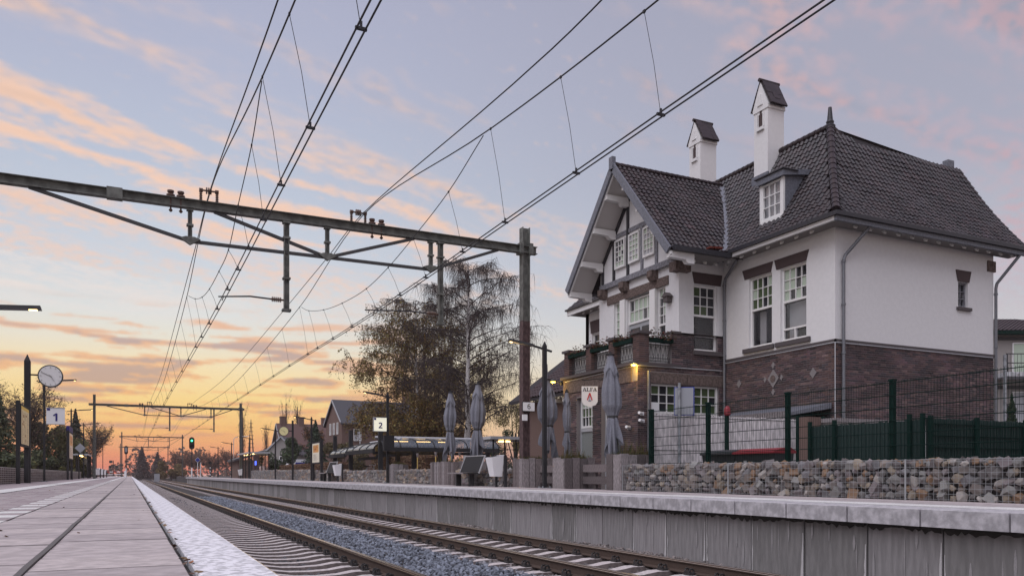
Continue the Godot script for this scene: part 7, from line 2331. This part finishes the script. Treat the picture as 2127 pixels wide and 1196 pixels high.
func background() -> void:
	bike_shelter()
	# hedges
	var brown := [Color(0.202, 0.109, 0.070), Color(0.139, 0.078, 0.054), Color(0.220, 0.147, 0.078)]
	for k in [["brown clipped beech hedge behind the bicycle shelter", 15.6, 17.2, -44.2, -56.0, 2.3], ["long brown clipped hedge in front of the brick houses", 13.0, 14.4, -57.0, -79.0, 2.05]]:
		var o := thing("hedge", k[0], "hedge", Vector3(k[1], 0.7, k[3]), "brown clipped hedges")
		var g := G.new(); g.box(Vector3(k[1] + 0.15, 0.7, k[3] - 0.15), Vector3(k[2] - 0.15, k[5] - 0.12, k[4] + 0.15)); part(o, "inner_growth", g, M.hedge)
		var pts := []
		for i in 9000:
			var q := Vector3(rnd(k[1], k[2]), rnd(0.7, k[5]), rnd(k[4], k[3]))
			if i % 2: q.x = k[1] + rnd(-0.05, 0.14)
			else: q.y = k[5] - rnd(-0.05, 0.14)
			pts.append(q)
		leaves(o, "leaves", pts, 0.11, brown)
	# birches behind the shelter
	var gold := [Color(0.220, 0.132, 0.034), Color(0.163, 0.096, 0.034), Color(0.220, 0.186, 0.054), Color(0.116, 0.081, 0.034)]
	weeping_tree("bare white trunked birch with thin hanging twigs, right one of the trees behind the shelter", "birch_tree", Vector3(19.0, 0.7, -46.3), Vector3(0.0, 0, 0.0), 14.8, 6.9, 0.22, 48, 1.25, 3, M.birch_bark, M.twig, 5000, 0.075, [Color(0.093, 0.070, 0.046), Color(0.139, 0.093, 0.046)])
	weeping_tree("leaning birch with golden brown hanging leaves, left one behind the shelter", "birch_tree", Vector3(18.3, 0.7, -53.4), Vector3(-0.05, 0, 0.04), 13.6, 7.6, 0.16, 44, 1.3, 2, M.birch_bark, M.twig, 95000, 0.12, gold)
	weeping_tree("dark reddish tree with dense upright twigs between the two birches", "tree", Vector3(20.6, 0.7, -57.5), Vector3(0, 0, 0), 13.0, 6.2, 0.14, 42, 0.8, 2, M.bark, M.twig_red, 26000, 0.12, [Color(0.132, 0.078, 0.070), Color(0.093, 0.062, 0.062), Color(0.171, 0.093, 0.062)], 3)
	clump_tree("shrub", "golden drooping shrub below the birches behind the left wing of the shelter", Vector3(16.8, 0.7, -50.5), 5.0, 4.6, 0.6, 5200, 0.12, gold, 3)
	clump_tree("shrub", "yellowish hanging shrub right of the bare birch near the number 6 mast", Vector3(21.6, 0.7, -44.6), 5.6, 3.0, 1.0, 3000, 0.10, [Color(0.220, 0.202, 0.070), Color(0.202, 0.155, 0.062)], 3)
	clump_tree("shrub", "dark green shrub low between the birch trunk and the mast", Vector3(20.2, 0.7, -43.6), 3.4, 2.6, 0.3, 2600, 0.11, [Color(0.046, 0.065, 0.034), Color(0.070, 0.093, 0.046)], 3)
	clump_tree("tree", "thin leafed tree above the low annex roof left of the terrace", Vector3(28.7, 0.7, -52.7), 10.2, 5.0, 3.0, 2600, 0.16, [Color(0.109, 0.101, 0.054), Color(0.155, 0.124, 0.062)], 4)
	clump_tree("shrub", "broad dark green bush in front of the brick house with three chimneys", Vector3(15.6, 0.7, -87.0), 4.4, 6.0, 0.3, 6000, 0.2, [Color(0.054, 0.085, 0.043), Color(0.078, 0.109, 0.046), Color(0.046, 0.065, 0.039)], 3)
	clump_tree("conifer", "dark conifer beside the tall lamp post and the poster case", Vector3(16.8, 0.7, -80.7), 6.0, 4.2, 0.4, 4200, 0.2, [Color(0.039, 0.062, 0.039), Color(0.054, 0.078, 0.046)], 1)
	clump_tree("shrub", "dark olive bush under the brick gable house behind the first bench", Vector3(17.2, 0.7, -72.0), 3.4, 5.0, 0.3, 4200, 0.18, [Color(0.093, 0.085, 0.046), Color(0.139, 0.109, 0.046)], 3)
	clump_tree("tree", "small orange leafed tree against the left gable of the slate roofed house", Vector3(18.2, 0.7, -88.2), 8.0, 3.0, 2.0, 1500, 0.2, [Color(0.217, 0.109, 0.046), Color(0.093, 0.070, 0.046)], 4)
	# glass garden pavilion glimpsed left of the mast
	var pv := thing("glass_pavilion", "small black framed glass pavilion with a pale roof left of the number 6 mast", "pavilion", Vector3(17.0, 0.7, -35.0))
	var gp := G.new(); gp.box(Vector3(15.2, 2.84, -34.0), Vector3(18.6, 2.98, -36.4)); part(pv, "roof", gp, M.light_metal)
	for k in 6:
		gp = G.new(); gp.box(Vector3(15.4 + 0.6 * k, 0.7, -34.2), Vector3(15.46 + 0.6 * k, 2.84, -34.26)); part(pv, "post", gp, M.black)
	gp = G.new()
	for k in 4: gp.box(Vector3(15.4, 1.0 + 0.45 * k, -34.215), Vector3(18.4, 1.03 + 0.45 * k, -34.245))
	part(pv, "glazing_bars", gp, M.black)
	gp = G.new(); gp.box(Vector3(15.4, 0.75, -34.23), Vector3(18.4, 2.84, -34.234)); part(pv, "pane", gp, M.glass)
	gp = G.new(); gp.box(Vector3(16.0, 2.74, -34.9), Vector3(16.5, 2.8, -34.6)); part(pv, "ceiling_lamp", gp, M.led)
	# houses
	far_house("brown brick house with three chimneys and a long red tiled roof", Vector3(18.2, 0.7, -108.6), 11.0, 5.4, 4.1, 7.3, 0.06, M.house_brick, M.house_roof, [0.7, 3.2, 6.4], [[0, -3.2, 3.2, 0.7, 1.1], [0, -1.6, 0.6, 0.7, 1.4], [0, -4.4, 0.6, 0.7, 1.4], [1, 1.0, 0.8, 0.8, 1.4]])
	far_house("tall brick gable house with a dark slate roof and white windows", Vector3(19.2, 0.7, -79.6), 9.0, 5.8, 5.8, 8.1, 0.05, M.house_brick, M.slate_roof, [8.0], [[0, -1.7, 4.6, 0.55, 1.2], [0, -3.0, 4.6, 0.55, 1.2], [0, -4.3, 4.6, 0.55, 1.2], [0, -2.2, 1.4, 0.8, 1.4], [1, 1.2, 3.9, 0.8, 1.2]])
	far_house("low grey roofed house with a white edged gable in front of the chimneys", Vector3(18.0, 0.7, -98.0), 7.0, 3.4, 3.2, 5.0, 1.2, M.pale_brick, M.slate_roof, [], [[0, -1.9, 1.8, 0.7, 0.9]])
	var o := thing("low_barn", "low dark barn with a shallow grey roof left of the chimney house", "barn", Vector3(14.0, 0.7, -122))
	var g := G.new(); g.box(Vector3(14.0, 0.7, -120), Vector3(20.5, 3.3, -128)); part(o, "wall", g, M.house_brick)
	g = G.new(); g.hexa([Vector3(13.4, 3.1, -119.4), Vector3(20.8, 5.2, -119.4), Vector3(20.8, 5.2, -128.5), Vector3(13.4, 3.1, -128.5), Vector3(13.4, 3.35, -119.4), Vector3(20.8, 5.7, -119.4), Vector3(20.8, 5.7, -128.5), Vector3(13.4, 3.35, -128.5)]); part(o, "roof", g, M.slate_roof)
	# annex left of the terrace
	o = thing("brick_annex", "low brick annex with a tiled roof left of the terrace", "building", Vector3(15.5, 0.7, -28))
	g = G.new(); g.box(Vector3(15.4, 0.7, -25.2), Vector3(20, 4.2, -31)); part(o, "wall", g, M.house_brick)
	g = G.new(); g.box(Vector3(15.36, 3.3, -27.3), Vector3(15.4, 3.6, -26.4)); part(o, "lintel", g, M.brownstone)
	window(o, "window", Vector3(15.36, 1.6, -27.2), Vector3.BACK, 0.7, 1.7, 2, 3, 1.0, [M.glass_dark, M.glass_pale], null, 0.0)
	g = G.new(); g.hexa([Vector3(14.9, 4.2, -24.9), Vector3(18.0, 6.5, -24.9), Vector3(18.0, 6.5, -31.4), Vector3(14.9, 4.2, -31.4), Vector3(14.9, 4.32, -24.9), Vector3(18.0, 6.62, -24.9), Vector3(18.0, 6.62, -31.4), Vector3(14.9, 4.32, -31.4)])
	var rf := part(o, "roof", g, M.roof_deck)
	var tm := tile_mesh(Color(0.132, 0.085, 0.085))
	var up := Vector3(3.1, 2.3, 0).normalized()
	var nn := Vector3(-2.3, 3.1, 0).normalized()
	for j in 12:
		for i in 22:
			piece(rf, "roof_tile", tm, Transform3D(Basis(nn.cross(-up), nn, -up), Vector3(14.9, 4.34, -25.1 - 0.24 * i) + up * (0.16 + 0.285 * j) + nn * rnd(0, 0.012)))
	for k in 5:
		g = G.new(); g.box(Vector3(15.05, 4.0, -25.6 - 0.6 * k), Vector3(15.4, 4.15, -25.7 - 0.6 * k)); part(o, "rafter_end", g, M.white_paint)
	# apartment block at the right edge
	o = thing("apartment_building", "pale brick apartment block with balconies at the right edge of the picture", "building", Vector3.ZERO)
	g = G.new(); g.box(Vector3(-3, -0.3, 0), Vector3(16, 8.5, -10)); part(o, "wall", g, M.pale_brick)
	g = G.new(); g.hexa([Vector3(-3.4, 8.5, 0.5), Vector3(16.4, 8.5, 0.5), Vector3(16.4, 8.5, -10), Vector3(-3.4, 8.5, -10), Vector3(-3.4, 9.9, -3.5), Vector3(16.4, 9.9, -3.5), Vector3(16.4, 9.9, -7), Vector3(-3.4, 9.9, -7)])
	rf = part(o, "roof", g, M.slate_roof)
	tm = tile_mesh(Color(0.093, 0.078, 0.087))
	up = Vector3(0, 1.4, -4.0).normalized()
	nn = Vector3(0, 4.0, 1.4).normalized()
	for j in 14:
		for i in 20: piece(rf, "roof_tile", tm, Transform3D(Basis(nn.cross(-up), nn, -up), Vector3(-1.2 + 0.24 * i, 8.53, 0.45) + up * (0.15 + 0.29 * j)))
	g = G.new(); g.box(Vector3(-3.4, 8.32, 0.3), Vector3(16.4, 8.5, 0.52)); part(rf, "gutter", g, M.green_steel)
	for s in 3:
		var y := 6.1 - 2.75 * s
		window(o, "window", Vector3(1.0, y + 0.05, 0.06), Vector3.RIGHT, 1.7, 1.75, 2, 1, 1.0, [M.curtain, M.glass_pale], null, 0.0)
		window(o, "window", Vector3(4.2, y + 0.05, 0.06), Vector3.RIGHT, 1.7, 1.75, 2, 1, 1.0, [M.curtain, M.glass_pale], null, 0.0)
		g = G.new(); g.box(Vector3(0.2, y + 1.95, 0.0), Vector3(6.4, y + 2.15, 0.03)); part(o, "lintel", g, M.gutter)
		g = G.new(); g.box(Vector3(-0.2, y - 0.25, 0.0), Vector3(8, y - 0.02, 1.5))
		var bal := part(o, "balcony", g, M.light_metal)
		g = G.new()
		for k in 2: g.box(Vector3(-0.2, y + 0.45 + 0.5 * k, 1.42), Vector3(8, y + 0.5 + 0.5 * k, 1.46))
		for k in 40: g.box(Vector3(-0.2 + 0.2 * k, y - 0.02, 1.43), Vector3(-0.185 + 0.2 * k, y + 0.95, 1.445))
		for k in 6: g.box(Vector3(-0.2 + 1.5 * k, y - 0.2, 1.41), Vector3(-0.13 + 1.5 * k, y + 1.0, 1.47))
		part(bal, "railing", g, M.gutter)
	o.position = Vector3(44.0, 0.7, -28.8)
	o.rotation.y = -0.447
	o = thing("floodlight_pole", "galvanised floodlight pole right behind the corner of the station house", "lamp post", Vector3(23.9, 0.7, -15.3))
	g = G.new(); g.tube(Vector3(23.88, 0.7, -15.3), Vector3(23.88, 4.8, -15.3), 0.05, 0.05, 8); part(o, "pole", g, M.galv)
	g = G.new(); g.obox(Transform3D(Basis.from_euler(Vector3(0.3, 0.4, 0.1)), Vector3(24.05, 4.2, -15.1)), Vector3(0.3, 0.1, 0.2)); part(o, "lamp_head", g, M.light_metal)
	clump_tree("topiary", "dark green clipped cone behind the screens at the right edge", Vector3(22.0, 0.7, -13.9), 2.75, 1.3, 0.0, 6000, 0.06, [Color(0.023, 0.043, 0.022), Color(0.034, 0.056, 0.028)], 1)
	clump_tree("shrub", "small yellow leafed shrub at the right edge above the gabion", Vector3(14.9, 0.7, -8.7), 1.25, 0.9, 0.1, 1300, 0.06, [Color(0.220, 0.220, 0.070), Color(0.186, 0.155, 0.054)], 3)
	# parked van and car behind the hedge
	o = thing("parked_van", "pale parked van with blue tinted windows behind the long hedge", "van", Vector3(18.0, 0.7, -94))
	g = G.new()
	g.prism(PackedVector2Array([Vector2(-1.3, 0.3), Vector2(1.3, 0.3), Vector2(1.3, 1.3), Vector2(1.0, 2.1), Vector2(0.8, 2.25), Vector2(-1.0, 2.25), Vector2(-1.25, 2.0), Vector2(-1.3, 1.3)]), Vector3(18.0, 0.7, -93), Vector3.RIGHT, Vector3.UP, Vector3(0, 0, -4.2)); part(o, "body", g, M.sign_white)
	g = G.new(); g.box(Vector3(17.1, 2.0, -92.98), Vector3(18.9, 2.6, -92.96)); part(o, "window", g, M.blue)
	for x in [17.0, 19.0]:
		g = G.new(); g.tube(Vector3(x - 0.1, 1.02, -93.6), Vector3(x + 0.1, 1.02, -93.6), 0.33, 0.33, 14); part(o, "wheel", g, M.black)
	o = thing("parked_car", "white parked car nose seen over the hedge below the clock", "car", Vector3(15.4, 0.7, -98))
	g = G.new()
	g.prism(PackedVector2Array([Vector2(-2.0, 0.3), Vector2(2.0, 0.3), Vector2(2.0, 0.85), Vector2(1.0, 1.0), Vector2(0.4, 1.6), Vector2(-1.2, 1.6), Vector2(-1.9, 1.05)]), Vector3(15.4, 0.7, -97), Vector3.RIGHT, Vector3.UP, Vector3(0, 0, -1.7)); part(o, "body", g, M.sign_white)
	g = G.new(); g.prism(PackedVector2Array([Vector2(-1.0, 1.05), Vector2(0.75, 1.05), Vector2(0.32, 1.52), Vector2(-1.0, 1.52)]), Vector3(15.4, 0.7, -96.985), Vector3.RIGHT, Vector3.UP, Vector3(0, 0, -0.01)); part(o, "window", g, M.glass_dark)
	for x in [14.1, 16.7]:
		g = G.new(); g.tube(Vector3(x, 1.02, -96.98), Vector3(x, 1.02, -97.2), 0.32, 0.32, 14); part(o, "wheel", g, M.black)
	# street lamp in front of the gable house
	for k in [[20.1, -76.0, 5.9, "white street lamp in front of the slate roofed gable house"], [14.5, -130.0, 7.0, "white street lamp left of the chimney house"]]:
		o = thing("street_lamp", k[3], "street lamp", Vector3(k[0], 0.7, k[1]), "white street lamps")
		g = G.new(); g.path([Vector3(k[0], 0.7, k[1]), Vector3(k[0], k[2] - 0.3, k[1]), Vector3(k[0] + 0.3, k[2], k[1]), Vector3(k[0] + 1.6, k[2] + 0.15, k[1])], 0.05, 6); part(o, "pole", g, M.light_metal)
		g = G.new(); g.bar(Vector3(k[0] + 1.6, k[2] + 0.15, k[1]), Vector3(k[0] + 2.2, k[2] + 0.18, k[1]), 0.2, 0.1); part(o, "lamp_head", g, M.sign_white)
	# poplars, spire
	var bare := [Color(0.186, 0.109, 0.062), Color(0.139, 0.085, 0.062)]
	for k in [[20.3, -167, 14.8, 3.0, "leftmost of the tall poplars, behind the second portal's right mast"], [30.0, -174, 17.4, 3.2, "tall poplar above the chimney house, nearest the left chimney"], [32.2, -173, 16.6, 3.0, "tall poplar above the chimney house, nearest the right chimney"], [26.2, -176, 12.4, 2.4, "short poplar left of the chimney house"]]:
		clump_tree("poplar", k[4], Vector3(k[0], 0.7, k[1]), k[2], k[3], 0.5, 700, 0.16, bare, 2, "poplars against the sunset")
	o = thing("lattice_tower", "pointed lattice tower between the poplars on the horizon", "tower", Vector3(27.3, 0, -208))
	for s in [[-1, -1], [1, -1], [1, 1], [-1, 1]]:
		g = G.new(); g.tube(Vector3(27.3 + s[0] * 1.0, 0, -208 + s[1]), Vector3(27.3, 15.0, -208), 0.12, 0.06, 5); part(o, "leg", g, M.dark_steel)
	for k in 7:
		g = G.new()
		var y := 8.0 + k
		var r := 1.0 - y / 15.0
		g.bar(Vector3(27.3 - r - 0.35, y, -208), Vector3(27.3 + r + 0.35, y, -208), 0.18, 0.12); part(o, "cross_arm", g, M.dark_steel)
	# left of the line
	var green := [Color(0.091, 0.111, 0.060), Color(0.121, 0.131, 0.060), Color(0.070, 0.091, 0.056)]
	var olive := [Color(0.181, 0.172, 0.070), Color(0.200, 0.200, 0.081), Color(0.131, 0.131, 0.060)]
	clump_tree("tree", "broad half bare tree behind the left clock post", Vector3(-9.2, 0.45, -92), 10.6, 9.0, 2.0, 900, 0.22, [Color(0.181, 0.131, 0.081)], 4)
	clump_tree("conifer", "dark green conifer at the left edge behind the first poster case", Vector3(-10.6, 0.45, -84), 8.2, 6.0, 0.2, 7000, 0.26, green, 1)
	clump_tree("tree", "dark rounded evergreen between the clock post and the number 1 sign", Vector3(-8.6, 0.45, -96), 6.4, 5.4, 0.3, 6000, 0.25, green, 0)
	clump_tree("tree", "olive green rounded tree below the number 1 sign", Vector3(-6.6, 0.45, -98), 6.2, 4.4, 0.4, 5000, 0.24, olive, 0)
	clump_tree("conifer", "tall dark spruce right of the number 1 sign", Vector3(-5.9, 0.45, -109), 8.6, 5.0, 0.3, 5200, 0.27, [Color(0.060, 0.070, 0.056), Color(0.091, 0.091, 0.060)], 1)
	clump_tree("tree", "yellow olive tree behind the diamond sign", Vector3(-6.0, 0.45, -118), 5.6, 4.0, 0.4, 3600, 0.26, [Color(0.200, 0.200, 0.081), Color(0.200, 0.181, 0.070)], 0)
	clump_tree("tree", "bare reddish tree right of the left portal mast", Vector3(-5.0, 0.45, -135), 9.4, 8.0, 1.5, 1300, 0.24, [Color(0.200, 0.151, 0.081), Color(0.200, 0.121, 0.070)], 4)
	clump_tree("tree", "dark leafy tree filling the left edge behind the layered wall", Vector3(-15.5, 0.45, -82), 9.0, 9.0, 0.3, 8000, 0.27, green, 0)
	clump_tree("tree", "second half bare tree at the far left edge", Vector3(-14.5, 0.45, -98), 12.0, 9.0, 2.0, 900, 0.22, [Color(0.181, 0.131, 0.081)], 4)
	for k in 7:
		clump_tree("shrub", ["low brown shrub behind the layered wall, under the first poster case", "low green shrub behind the layered wall, beside the clock post", "low olive shrub behind the layered wall, left of the number 1 post", "low dark shrub behind the layered wall, right of the number 1 post", "low shrub behind the second poster case", "low shrub behind the dark shelter of the left platform", "low shrub at the end of the left wall"][k], Vector3(-6.6 - (k % 2), 0.45, -52 - 11 * k), 2.0 + 0.3 * (k % 3), 5.5, 0.1, 2600, 0.2, olive if k % 2 else green, 3, "shrubs behind the left wall")
	# far down the line
	clump_tree("conifer", "far dark conifer beside the line on the horizon", Vector3(3.2, 0, -262), 9.6, 7.5, 0.3, 3000, 0.5, [Color(0.093, 0.078, 0.078), Color(0.078, 0.070, 0.070)], 1)
	clump_tree("conifer", "smaller far conifer right of the first one", Vector3(7.6, 0, -268), 8.2, 6.0, 0.3, 2400, 0.5, [Color(0.101, 0.085, 0.078)], 1)
	clump_tree("shrub", "broad olive bush between the track and the third portal mast", Vector3(9.6, 0, -222), 5.6, 8.0, 0.2, 4200, 0.4, [Color(0.186, 0.132, 0.054), Color(0.139, 0.109, 0.046)], 3)
	for k in 4:
		clump_tree("tree", ["reddish bare tree behind the green signal", "reddish bare tree right of the green signal", "reddish bare tree left of the second portal's right mast", "reddish bare tree behind the far lamp posts"][k], Vector3(14.5 + 4.6 * k, 0, -282 + 3 * k), 8.0 + 1.4 * (k % 2), 9.0, 1.0, 1700, 0.4, [Color(0.220, 0.132, 0.078), Color(0.202, 0.109, 0.078)], 4, "bare trees on the horizon")
	# the far wood that closes the view
	var pts := []
	for k in 22000:
		var a := rng.randf()
		var x := lerpf(-260.0, 420.0, a)
		var top := 7.0 + 3.0 * sin(x * 0.11) + 2.2 * sin(x * 0.31 + 1.0) + 1.4 * sin(x * 0.83)
		pts.append(Vector3(x, rng.randf() * top, -330.0 + rnd(-14, 14) + absf(x) * 0.2))
	var fw := thing("far_wood", "far wood along the horizon beyond the level crossing", "wood", Vector3.ZERO)
	fw.set_meta("kind", "stuff")
	leaves(fw, "foliage", pts, 1.3, [Color(0.171, 0.116, 0.093), Color(0.124, 0.101, 0.085), Color(0.202, 0.124, 0.085)])

func _ready() -> void:
	rng.seed = 7
	camera_sky_light()
	materials()
	ground()
	platforms()
	tracks()
	station_house()
	overhead()
	gabions()
	platform_things()
	terrace_things()
	fences()
	background()
